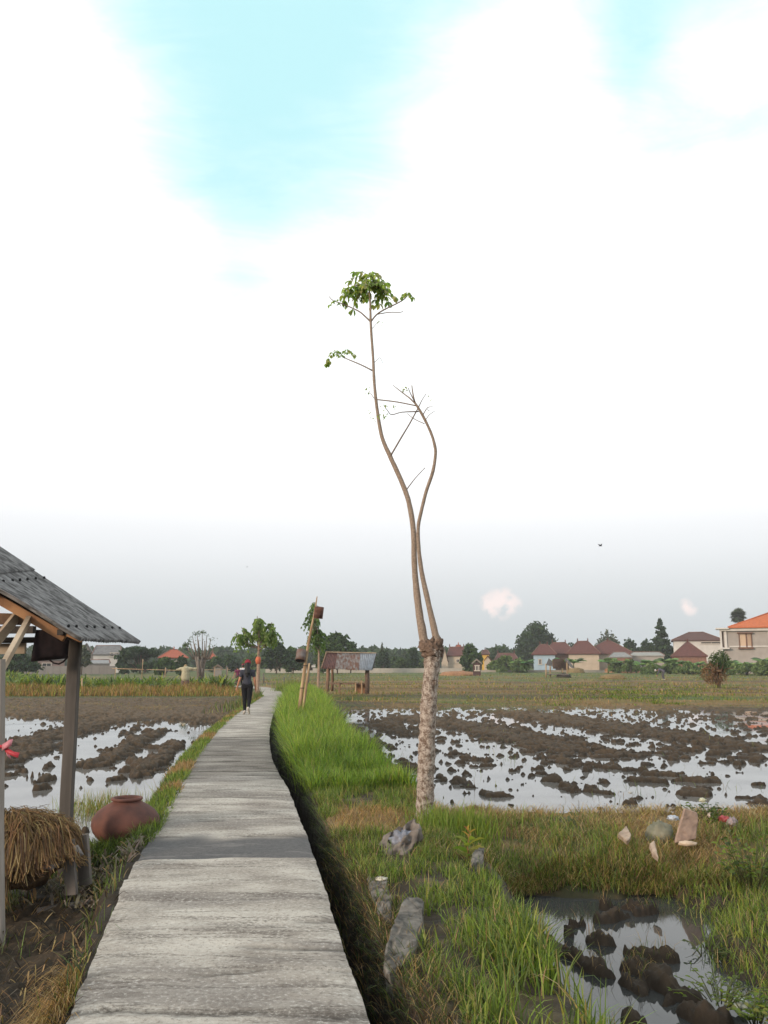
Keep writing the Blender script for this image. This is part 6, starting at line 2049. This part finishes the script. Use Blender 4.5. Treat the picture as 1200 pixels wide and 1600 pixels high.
# scorched banana shrub in the field
sc_ = banana(1119, 60, 2.5, 'half scorched brown and green shrub standing alone in the dry field', [(.20, .11, .05), (.26, .15, .07), (.16, .09, .045)], n=5, name='scorched_shrub', group=None, lw=.2)
x0 = at(1119, 1040, 60).x
for nm, zc, pal, wx, hh2, cnt, ox in (('green_crown', 1.95, [(.05, .09, .025), (.075, .12, .035), (.03, .055, .018)], .75, .75, 1700, .25), ('brown_crown', 1.15, [(.19, .11, .055), (.25, .15, .08), (.13, .075, .04)], .8, .75, 1500, -.2)):
    ml = MB()
    for i in range(cnt):
        a = random.gauss(0, 1); b_ = random.gauss(0, 1); c_ = random.gauss(0, 1); r_ = random.random() ** .4 / max((a * a + b_ * b_ + c_ * c_) ** .5, .01)
        p = Vector((x0 + ox + a * r_ * wx * (1.2 if c_ < 0 and nm[0] == 'b' else 1), 60 + b_ * r_ * wx, -.3 + zc + c_ * r_ * hh2))
        if mnoise.noise(p * 2.2) < -.12: continue
        if p.z < -.1: continue
        leaflet(ml, p, (random.gauss(0, 1), random.gauss(0, 1), random.gauss(-.5, .8)), random.uniform(.10, .24), .07, random.choice(pal))
    ml.build(nm, FM, sc_, False, True)
mb = MB()
for i in range(7):
    a = i * .9; mb.tube([Vector((x0 + .1, 60, -.35)), Vector((x0 + math.cos(a) * .25, 60 + math.sin(a) * .25, .7)), Vector((x0 + math.cos(a) * .6, 60 + math.sin(a) * .6, 1.7))], [.07, .04, .015], 6)
mb.build('branches', wood_brown, sc_, True)
x, y = rng.normal(x0, .8, 500), rng.normal(59.8, .5, 500)
blades('ash_heap', onground(x, y), rng.uniform(.03, .12, 500), .06, gcols(500, [(.03, .026, .024), (.06, .05, .045)], [1, 1]), SM, lean=.9)
tag(bpy.data.objects['ash_heap'], 'dark burnt litter on the ground under the scorched shrub', 'ash', kind='stuff')

# bare pollarded tree on the left
pY = 78
b0 = at(313, 1066, pY); b0.z = -.3; k = pxm(pY)
e = thing('pollarded_tree', b0, 'pollarded tree with bare upright branches and a few leaf tufts left of the walker', 'tree')
mb = MB()
for i, (dx, dy) in enumerate(((-9, 0), (-3, .3), (3, -.2), (8, .2), (-13, -.3), (12, .2), (0, .5), (-6, -.5))):
    mb.tube([b0 + Vector((dx * .15 * k, dy * .3, -.1)), b0 + Vector((dx * .3 * k, dy, 26 * k)), b0 + Vector((dx * .6 * k, dy, 42 * k))], [.13, .10, .07], 7, .15)
mb.build('trunk', simple('grey_bark', (.20, .165, .135), (.12, .10, .085), 5), e, True)
mb = MB(); tips = []
for i, (dx, ty) in enumerate(((-22, 1007), (-12, 995), (-5, 990), (3, 988), (10, 993), (16, 999), (-17, 1001), (22, 1008), (-3, 1000), (7, 1002), (14, 1010), (-9, 1006), (18, 1016), (-20, 1018))):
    t = at(313 + dx, ty, pY + random.uniform(-.5, .5)); tips.append(t)
    s0 = b0 + Vector((dx * .55 * k, 0, 38 * k))
    mb.tube([s0, (s0 + t) / 2 + Vector((dx * .05 * k, 0, .1)), t], [.07, .05, .025], 6)
mb.build('branches', simple('grey_bark', (.20, .165, .135)), e, True)
ml = MB()
for t, q in zip(tips, (80, 12, 40, 46, 10, 14, 16, 10, 4, 4, 6, 3, 6, 6)):
    for i in range(q):
        leaflet(ml, t + Vector((random.gauss(0, .16), random.gauss(0, .16), random.gauss(.02, .08))), (random.gauss(0, 1), random.gauss(0, 1), random.gauss(-.3, .5)), .18, .09, random.choice(D3))
ml.build('foliage', FM, e, False, True)

# ------------------------------------------------------------------ buildings
def plaster(name, c, c2=None):
    return simple(name, c, c2 or tuple(v * .8 for v in c), .9, .9, .2, .02, lo=.3, hi=.7)


redroof = simple('dark_red_tiles', (.115, .042, .034), (.078, .03, .026), 2.5, .85, .4, .03, (1, 1, 1))
brownroof = simple('brown_tiles', (.098, .045, .037), (.065, .032, .028), 2.5, .85, .4, .03)
orangeroof = simple('orange_tiles', (.45, .125, .045), (.36, .095, .036), 2.5, .85, .4, .03)
orangered = simple('orange_red_tiles', (.33, .085, .045), (.25, .065, .036), 2.5, .85, .4, .03)
greyroof = simple('grey_sheet_roof', (.17, .165, .165), (.11, .105, .105), 2, .85, .3, .02)
cream = plaster('cream_plaster', (.46, .38, .30)); white = plaster('white_plaster', (.55, .52, .49)); greyp = plaster('grey_render', (.33, .295, .27)); blueish = plaster('pale_blue_plaster', (.34, .44, .53))
brickw = simple('red_brick_wall', (.24, .13, .09), (.17, .09, .065), 2.2, .9, .3, .02)
yellow = plaster('yellow_plaster', (.60, .36, .07)); darkglass = simple('dark_window_pane', (.03, .032, .036), None, 3, .15, 0, spec=.6); framew = plaster('window_frame_paint', (.50, .44, .38))
ridge_m = simple('pale_ridge_tiles', (.20, .115, .09), None, 3)
browntrim = simple('brown_trim', (.15, .075, .05), None, 4); greyw = plaster('grey_wall', (.20, .185, .175))


def house(name, x0, x1, yg, ye, yr, Y, label, wall, roof, depth=9., over=3, rid=.45, windows=(), cat='house', group=None, gable=None, ridge_off=0., finial=True, base=-.35):
    """x0..x1 wall span, yg ground, ye eave, yr ridge in photo pixels at depth Y; windows = (px0, px1, py0, py1)"""
    k = pxm(Y)
    X0, X1 = at(x0, ye, Y).x, at(x1, ye, Y).x
    ze, zr2 = at(x0, ye, Y).z, at(x0, yr, Y + depth / 2).z
    zg = base
    e = thing(name, Vector(((X0 + X1) / 2, Y, zg)), label, cat, group)
    mb = MB(); mb.box(((X0 + X1) / 2, Y + depth / 2, (zg + ze) / 2 - .2), (X1 - X0, depth, ze - zg + .3)); mb.build('wall', wall, e)
    ov = over * k
    a, b_ = Vector((X0 - ov, Y - ov, ze)), Vector((X1 + ov, Y - ov, ze)); c, d = Vector((X1 + ov, Y + depth + ov, ze)), Vector((X0 - ov, Y + depth + ov, ze))
    cx = (X0 + X1) / 2 + ridge_off * k; hw = (X1 - X0) / 2 * rid; ym = Y + depth / 2
    r0, r1 = Vector((cx - hw, ym, zr2)), Vector((cx + hw, ym, zr2))
    lo = Vector((0, 0, -.18))
    mb = MB()
    if gable == 'front':                 # ridge running away from us
        r0, r1 = Vector((cx, Y - ov, zr2)), Vector((cx, Y + depth + ov, zr2))
        mb.add([a, b_, c, d, r0, r1, a + lo, b_ + lo, c + lo, d + lo, r0 + lo * 1.5, r1 + lo * 1.5],
               [(a_, b2, c2, d2) for a_, b2, c2, d2 in ((0, 4, 5, 3), (1, 2, 5, 4), (6, 9, 11, 10), (7, 10, 11, 8), (0, 6, 10, 4), (4, 10, 7, 1), (3, 5, 11, 9), (5, 2, 8, 11), (0, 3, 9, 6), (1, 7, 8, 2))])
    else:
        mb.add([a, b_, c, d, r0, r1, a + lo, b_ + lo, c + lo, d + lo],
               [(0, 1, 5, 4), (1, 2, 5), (2, 3, 4, 5), (3, 0, 4), (0, 6, 7, 1), (1, 7, 8, 2), (2, 8, 9, 3), (3, 9, 6, 0), (6, 9, 8, 7)])
    ro = mb.build('roof', roof, e)
    if gable == 'front':
        mb = MB(); q0, q1 = Vector((X0, Y + .02, ze - .3)), Vector((X1, Y + .02, ze - .3)); q2 = Vector((cx, Y + .02, zr2 - .35))
        q3 = [v + Vector((0, depth - .04, 0)) for v in (q0, q1, q2)]
        mb.add([q0, q1, q2] + q3, [(0, 1, 2), (5, 4, 3), (0, 2, 5, 3), (2, 1, 4, 5), (1, 0, 3, 4)]); mb.build('gable', wall, e)
    else:
        mb = MB()
        for p, q in ((a, r0), (b_, r1), (r0, r1), (c, r1), (d, r0)):
            if (q - p).length > .2:
                mb.tube([p + Vector((0, 0, .02)), q + Vector((0, 0, .05))], .09, 6)
        mb.build('ridge_tiles', ridge_m, ro, True)
        if finial:
            for p in ([r0, r1] if (r1 - r0).length > 1.5 else [(r0 + r1) / 2]):
                mb = MB()
                mb.lathe([(.13, 0), (.16, .12), (.07, .22), (.14, .34), (.08, .5), (.02, .7)], p + Vector((0, 0, .05)), 10)
                mb.build('finial', roof, ro, True)
    e.rotation_euler.z = -math.atan2((X0 + X1) / 2, Y) * .9
    for w_ in windows:
        wx0, wx1, wy0, wy1 = w_[:4]
        p0, p1 = at(wx0, wy1, Y), at(wx1, wy0, Y)
        ww, wh = p1.x - p0.x, p1.z - p0.z; cc = Vector(((p0.x + p1.x) / 2, Y, (p0.z + p1.z) / 2))
        t_ = .14
        mb = MB()
        mb.box(cc + Vector((0, -.04, wh / 2)), (ww + t_ * 2, .2, t_)); mb.box(cc + Vector((0, -.07, -wh / 2)), (ww + t_ * 3, .3, t_))
        mb.box(cc + Vector((-ww / 2, -.04, 0)), (t_, .18, wh - t_)); mb.box(cc + Vector((ww / 2, -.04, 0)), (t_, .18, wh - t_)); mb.box(cc + Vector((0, -.03, 0)), (t_ * .6, .12, wh - t_))
        f = mb.build('window', framew if len(w_) < 5 else w_[4], e)
        mb = MB(); mb.box(cc + Vector((0, -.01, 0)), (ww, .06, wh)); mb.build('pane', darkglass if len(w_) < 6 else w_[5], f)
    return e


# left of the view
house('house', 57, 99, 1052, 1028, 1016, 165, 'low brick house with a dark doorway behind the hanging bag', plaster('pinkish_brick_wall', (.23, .16, .145)), greyroof, 8, 2, .9, [(68, 80, 1034, 1049)], rid and False or 'house') if False else house('house', 57, 99, 1052, 1030, 1020, 165, 'low brick house with a dark doorway seen below the hanging bag', plaster('pinkish_brick_wall', (.23, .16, .145)), greyroof, 8, 2, .9, [(66, 80, 1036, 1049)])
house('house', 147, 188, 1050, 1022, 1009, 170, 'white two storey house with grey roof right of the shelter post', white, greyroof, 9, 2, .9, [(172, 177, 1020, 1026), (179, 184, 1020, 1026)], finial=False)
house('shed', 141, 170, 1050, 1036, 1031, 158, 'low grey roofed shed in front of the white house', greyw, simple('pale_sheet_roof', (.26, .265, .27), None, 2), 5, 1, .95, cat='shed', finial=False)
house('house', 122, 146, 1050, 1024, 1005, 175, 'grey gabled house end behind the shelter post', greyw, greyroof, 8, 1, .5, gable='front')
house('house', 250, 291, 1048, 1027, 1015, 180, 'house with bright orange red hipped roof left of the pollarded tree', greyw, orangered, 9, 3, .25, [(256, 262, 1033, 1039), (270, 276, 1033, 1038)])
house('house', 325, 338, 1048, 1028, 1020, 190, 'small orange red pyramid roof right of the pollarded tree', greyw, orangered, 6, 1, .05)
house('shed', 334, 346, 1050, 1043, 1038, 120, 'tiny thatched field shed left of the two distant walkers', plaster('grey_board', (.25, .23, .21)), simple('brown_thatch', (.16, .12, .09), None, 6), 2.5, 1.5, .5, cat='shed', finial=False, gable='front')
# right of the trunk
house('house', 700, 728, 1047, 1024, 1011, 195, 'cream house with dark red roof just right of the bare trunk', cream, redroof, 9, 2, .8, [(713, 718, 1030, 1035)])
house('house', 709, 724, 1047, 1017, 1008, 206, 'bright orange roof top peeping over the dark red roof', cream, orangered, 6, 1, .4)
house('house', 690, 700, 1047, 1034, 1013, 194, 'narrow cream gable house left of the dark red roofed house', cream, redroof, 8, 1, .5, gable='front')
house('house', 753, 764, 1046, 1022, 1016, 195, 'narrow yellow house with a brown roof', yellow, brownroof, 7, 1.5, .7)
house('house', 757, 768, 1046, 1032, 1024, 178, 'small cream house with a white edged gable', cream, brownroof, 6, 1, .5, gable='front')
house('house', 773, 810, 1047, 1033, 1021, 200, 'long low house with red brown roof behind the hedge', brickw, redroof, 9, 2, .7)
house('house', 834, 867, 1047, 1022, 1007, 192, 'house with pale blue side wall and brown hipped roof', blueish, redroof, 9, 3, .35, [(842, 846, 1030, 1038)])
house('house', 852, 897, 1047, 1021, 1004, 198, 'house with wide brown hipped roof behind the bamboo shelter', brickw, redroof, 10, 3, .45)
house('house', 889, 935, 1047, 1021, 1002, 186, 'left of two cream walled houses with joined hipped roofs', cream, redroof, 10, 3, .35, [(903, 909, 1031, 1034)])
house('house', 917, 940, 1047, 1021, 1001, 183.5, 'right of two cream walled houses with joined hipped roofs', cream, redroof, 10, 2, .6, [(929, 934, 1030, 1033)]) if False else None
e_ = house('house', 915, 988, 1047, 1021, 1001.5, 187.5, 'cream walled house with the larger hipped roof beside its twin', cream, redroof, 12, 3, .12, [(929, 935, 1031, 1034)])
house('shed', 952, 986, 1047, 1026, 1019, 176, 'grey sheet roofed shed with brick wall beside the cream house', brickw, simple('grey_sheet', (.24, .24, .235), None, 2), 7, 1.5, .5, cat='shed', finial=False)
house('shed', 985, 1036, 1047, 1024, 1019, 180, 'long pale sheet roofed shed behind the banana plants', greyp, simple('pale_sheet', (.29, .29, .27), None, 2), 7, 1.5, .8, cat='shed', finial=False)
house('house', 1054, 1126, 1046, 1000, 988, 190, 'white house with long brown hipped roof left of the big orange roofed house', white, brownroof, 12, 3, .3, [(1095, 1125, 1003, 1006)], finial=False)
house('house', 1052, 1102, 1046, 1025, 1003, 170, 'low house with dark red pyramid roof in front of the white house', brickw, redroof, 10, 2, .05)
# big house on the right, turned so its side wall stays out of view
BY = 150
bh = thing('house', Vector((at(1170, 1040, BY).x, BY, -.4)), 'large grey two storey house with bright orange hipped roof at the right edge', 'house')
X0, X1 = at(1133, 1000, BY).x, at(1290, 1000, BY).x
ze, zg = at(1150, 981, BY).z, -.5
mb = MB(); mb.box(((X0 + X1) / 2, BY + 6, (ze + zg) / 2), (X1 - X0, 12, ze - zg)); mb.build('wall', greyp, bh)
k = pxm(BY)
a, b_ = Vector((X0 + 8 * k, BY - .9, ze + .15)), Vector((X1 + 1, BY - .9, ze + .15)); c, d = b_ + Vector((0, 14, 0)), a + Vector((0, 14, 0))
zt = at(1180, 956, BY + 6).z; r0 = Vector((at(1184, 956, BY + 6).x, BY + 6, zt)); r1 = Vector((X1 - 4, BY + 6, zt)); lo = Vector((0, 0, -.2))
mb = MB(); mb.add([a, b_, c, d, r0, r1, a + lo, b_ + lo, c + lo, d + lo], [(0, 1, 5, 4), (1, 2, 5), (2, 3, 4, 5), (3, 0, 4), (0, 6, 7, 1), (1, 7, 8, 2), (2, 8, 9, 3), (3, 9, 6, 0), (6, 9, 8, 7)])
ro = mb.build('roof', orangeroof, bh)
mb = MB()
for p, q in ((a, r0), (r0, r1)):
    mb.tube([p, q + Vector((0, 0, .05))], .12, 6)
mb.build('ridge_tiles', orangeroof, ro, True)
for px in (1181, 1193):
    mb = MB(); p = at(px, 956, BY + 6); mb.lathe([(.2, 0), (.24, .3), (.12, .45), (.24, .6), (.03, 1.1)], Vector((p.x, p.y, zt)), 10)
    mb.build('finial', browntrim, ro, True)
mb = MB(); mb.box(((X0 + X1) / 2, BY - .25, ze - .25), (X1 - X0 + .8, .6, .55)); mb.box(((X0 + X1) / 2 + .4, BY - .05, at(1150, 1010, BY).z), (X1 - X0 - 1, .16, .2)); mb.build('cornice', white, bh)
mb = MB(); px_ = at(1129.5, 1000, BY).x
mb.box((px_, BY - .3, (ze + at(1130, 1014, BY).z) / 2), (.32, .35, ze - at(1130, 1014, BY).z)); mb.box((px_ + .75, BY - .1, (ze + at(1130, 1014, BY).z) / 2), (.4, .3, ze - at(1130, 1014, BY).z)); mb.box((px_ + .3, BY + 1, ze - .1), (2.2, 4, .25)); mb.box((px_ + .4, BY + 1, at(1130, 1013, BY).z), (1.8, 4, .25))
mb.build('corner_balcony', white, bh)
mb = MB(); mb.box((px_ + .35, BY + .25, (ze + at(1130, 1014, BY).z) / 2), (.5, .1, ze - at(1130, 1014, BY).z - .6)); mb.build('balcony_door', browntrim, bh)
p0, p1 = at(1157, 1012, BY), at(1173, 990, BY); cc = Vector(((p0.x + p1.x) / 2, BY, (p0.z + p1.z) / 2)); ww, wh = p1.x - p0.x, p1.z - p0.z
mb = MB(); mb.box(cc + Vector((0, -.2, wh / 2 + .1)), (ww + .6, .7, .2)); mb.box(cc + Vector((0, -.15, -wh / 2 - .1)), (ww + .5, .6, .28)); mb.box(cc + Vector((ww / 2, -.06, 0)), (.16, .2, wh)); mb.box(cc + Vector((-ww / 2, -.06, 0)), (.16, .2, wh)); mb.box(cc + Vector((ww * .08, -.06, 0)), (.2, .2, wh)); f = mb.build('window', browntrim, bh)
mb = MB(); mb.box(cc + Vector((-ww * .22, -.03, 0)), (ww * .5, .1, wh - .1)); mb.build('shutter', plaster('cream_shutter', (.52, .38, .27)), f)
mb = MB(); mb.box(cc + Vector((ww * .3, -.03, 0)), (ww * .4, .08, wh - .1)); mb.build('pane', plaster('curtained_pane', (.40, .28, .20)), f)
mb = MB(); mb.box((at(1199, 1000, BY).x, BY - .06, at(1199, 1000, BY).z), (.3, .25, 3.4)); mb.build('pilaster', white, bh)

bh.rotation_euler.z = -math.atan2(bh.location.x, BY)
# pale retaining wall along the far edge of the fields
wl = thing('low_wall', Vector((at(560, 1046, 168).x, 168, -.3)), 'long low pale concrete wall along the far edge of the field behind the hut', 'wall')
mb = MB(); a0, b0 = at(415, 1045, 168), at(735, 1045, 168)
for i in range(16):
    f0, f1 = i / 16, (i + 1) / 16
    mb.box(((a0.x + (b0.x - a0.x) * (f0 + f1) / 2), 168, .10 + .03 * mnoise.noise(Vector((i * 1.7, 0, 0)))), ((b0.x - a0.x) / 16 - .03, .3, .95))
mb.build('panels', plaster('pale_wall_render', (.42, .38, .33)), wl)
mb = MB(); a0, b0 = at(735, 1045, 172), at(1000, 1045, 172)
mb.box(((a0.x + b0.x) / 2, 172, -.05), (b0.x - a0.x, .3, .5)); tag(mb.build('low_wall', plaster('pale_kerb', (.34, .30, .25)), None), 'low pale kerb wall in front of the red roofed houses', 'wall')
mb = MB(); a0, b0 = at(35, 1044, 150), at(180, 1044, 150)
for i in range(12):
    f0, f1 = i / 12, (i + 1) / 12
    mb.box((a0.x + (b0.x - a0.x) * (f0 + f1) / 2, 150, .3), ((b0.x - a0.x) / 12 - .04, .2, 1.5 + .25 * mnoise.noise(Vector((i * 2.3, 1, 0)))))
tag(mb.build('board_fence', greyw, None), 'grey board fence in front of the white house and shed', 'fence')

# bamboo rail fence on the left
fY = 100
fe = thing('rail_fence', Vector((at(250, 1046, fY).x, fY, -.3)), 'thin bamboo rail fence crossing behind the green crop', 'fence')
for i, px in enumerate((180, 222, 258, 285, 310, 335, 355)):
    mb = MB(); p = at(px, 1046, fY); mb.tube([Vector((p.x, fY, -.4)), Vector((p.x + .05, fY, at(px, 1043 if i != 1 else 1030, fY).z))], .05, 6); mb.build('fence_post', bamboo, fe, True)
mb = MB(); P_ = [at(175, 1044.5, fY), at(225, 1046, fY), at(280, 1047.5, fY), at(360, 1046, fY)]; mb.tube(P_, .04, 6); mb.build('rail', bamboo, fe, True)
mb = MB(); mb.box(at(226.5, 1048, fY - .1), (.28, .05, .42)); tag(mb.build('hanging_rag', wood_dark, None), 'black rag hung on the bamboo rail fence', 'rag')
for i, (px, y0, y1, Y, lab) in enumerate(((128, 1060, 1088, 52, 'yellowish bamboo stake behind the shelter post'), (354, 1040, 1068, 58, 'grey wooden stake left of the walker'), (316, 1044, 1050, 76, 'short stake by the pollarded tree'), (282, 1062, 1046, 60, 'thin leaning stake left of the scarecrow'), (412, 1064, 1052, 60, 'short stake right of the young tree trunk'), (444, 1072, 1058, 62, 'short stake beyond the bright clump'))):
    a0, b0 = at(px, max(y0, y1) + 4, Y), at(px + (4 if i == 3 else 0), min(y0, y1), Y)
    mb = MB(); mb.tube([a0, b0], .05, 6, .1); tag(mb.build('stake', bamboo if i in (0, 3) else wood_grey, None, True), lab, 'stake')

# bamboo shelters and shed out in the right field
bY = 112
bs = thing('bamboo_shelter', Vector((at(876, 1058, bY).x, bY, -.3)), 'broken bamboo field shelter with two leaning roof panels', 'shelter')
for px, Y, yt in ((853, bY, 1037), (859.5, bY + 1.2, 1036), (886, bY, 1033), (879, bY + 1.2, 1036)):
    mb = MB(); mb.tube([Vector((at(px, 1050, Y).x, Y, -.4)), at(px, yt, Y)], .09, 6, .1); mb.build('post', bamboo, bs, True)
mb = MB(); a0, b0 = at(853, 1053.5, bY + .6), at(887, 1053.5, bY + .6); mb.box((a0 + b0) / 2, ((b0 - a0).length, 1.6, .12)); mb.build('platform', wood_grey, bs)
for (q, mat_) in ((((853, 1039), (857, 1029), (869, 1040), (866, 1042)), wood_grey), (((881, 1030), (885, 1029), (897, 1044), (892, 1043)), wood_grey), (((863, 1030), (880, 1029.5), (882, 1044), (864, 1045)), simple('brown_mat', (.16, .09, .06), (.10, .06, .045), 4))):
    mb = MB(); mb.add([at(x, y, bY + (1.3 if i in (1, 2) else -.2)) for i, (x, y) in enumerate(q)], [(0, 1, 2, 3)])
    o = mb.build('roof_panel', mat_, bs); o.modifiers.new('s', 'SOLIDIFY').thickness = .08
mb = MB(); mb.ell(at(881, 1057, bY + .3), (.9, .6, .45), 14, 9, .3, 2, 3); mb.build('sack_pile', wood_dark, bs, True)
house('field_shed', 739, 751, 1052, 1036, 1029, 125, 'small dark field shed with a pale lean-to roof right of the bare trunk', simple('maroon_board', (.09, .05, .05), None, 5), simple('grey_thatch', (.24, .20, .165), None, 6), 2.2, 2, .3, cat='shed', finial=False, gable='front', windows=[(743, 748, 1040, 1048)])
for px, Y, sz, c, lab in ((957, 100, (1.6, 1.0, .62), 'st', 'round straw heap in the middle of the right-hand field'), (717, 130, (2.8, 1.2, .65), 'so', 'orange brown soil heap left of the small field shed'), (976, 165, (4.2, 1.6, 1.1), 'so', 'reddish soil heap in front of the brick shed'), (900, 165, (1.6, 1.0, 1.0), 'st', 'brownish straw heap against the cream wall'), (1118, 110, (1.2, .8, .3), 'st', 'low straw heap beyond the scorched shrub')):
    p = at(px, 1046, Y); mb = MB(); mb.ell(Vector((p.x, Y, -.3)), sz, 26, 14, .22, 2.4, px * .1)
    tag(mb.build('straw_heap' if c == 'st' else 'soil_heap', simple('heap_straw', (.22, .16, .075), (.14, .10, .05), 6, .95, .7, .06) if c == 'st' else simple('heap_soil', (.30, .165, .09), (.22, .12, .07), 4, .95, .5, .05), None, True), lab, 'heap')

# ------------------------------------------------------------------ evening haze in the air over the fields
mb = MB(); mb.box((0, 190, 18.5), (420, 470, 41))
b = NB('haze_air')
b.t.nodes.remove(b.t.nodes['Material Output']) if False else None
pv = b.n('ShaderNodeVolumePrincipled')
pv.inputs['Color'].default_value = (.86, .89, .93, 1)
pv.inputs['Density'].default_value = .0004
pv.inputs['Anisotropy'].default_value = .1
b.l(pv.outputs[0], b.out.inputs['Volume'])
hz_ = mb.build('haze', b.m)
hz_['kind'] = 'stuff'; hz_['label'] = 'thin evening haze over the fields'; hz_['category'] = 'haze'
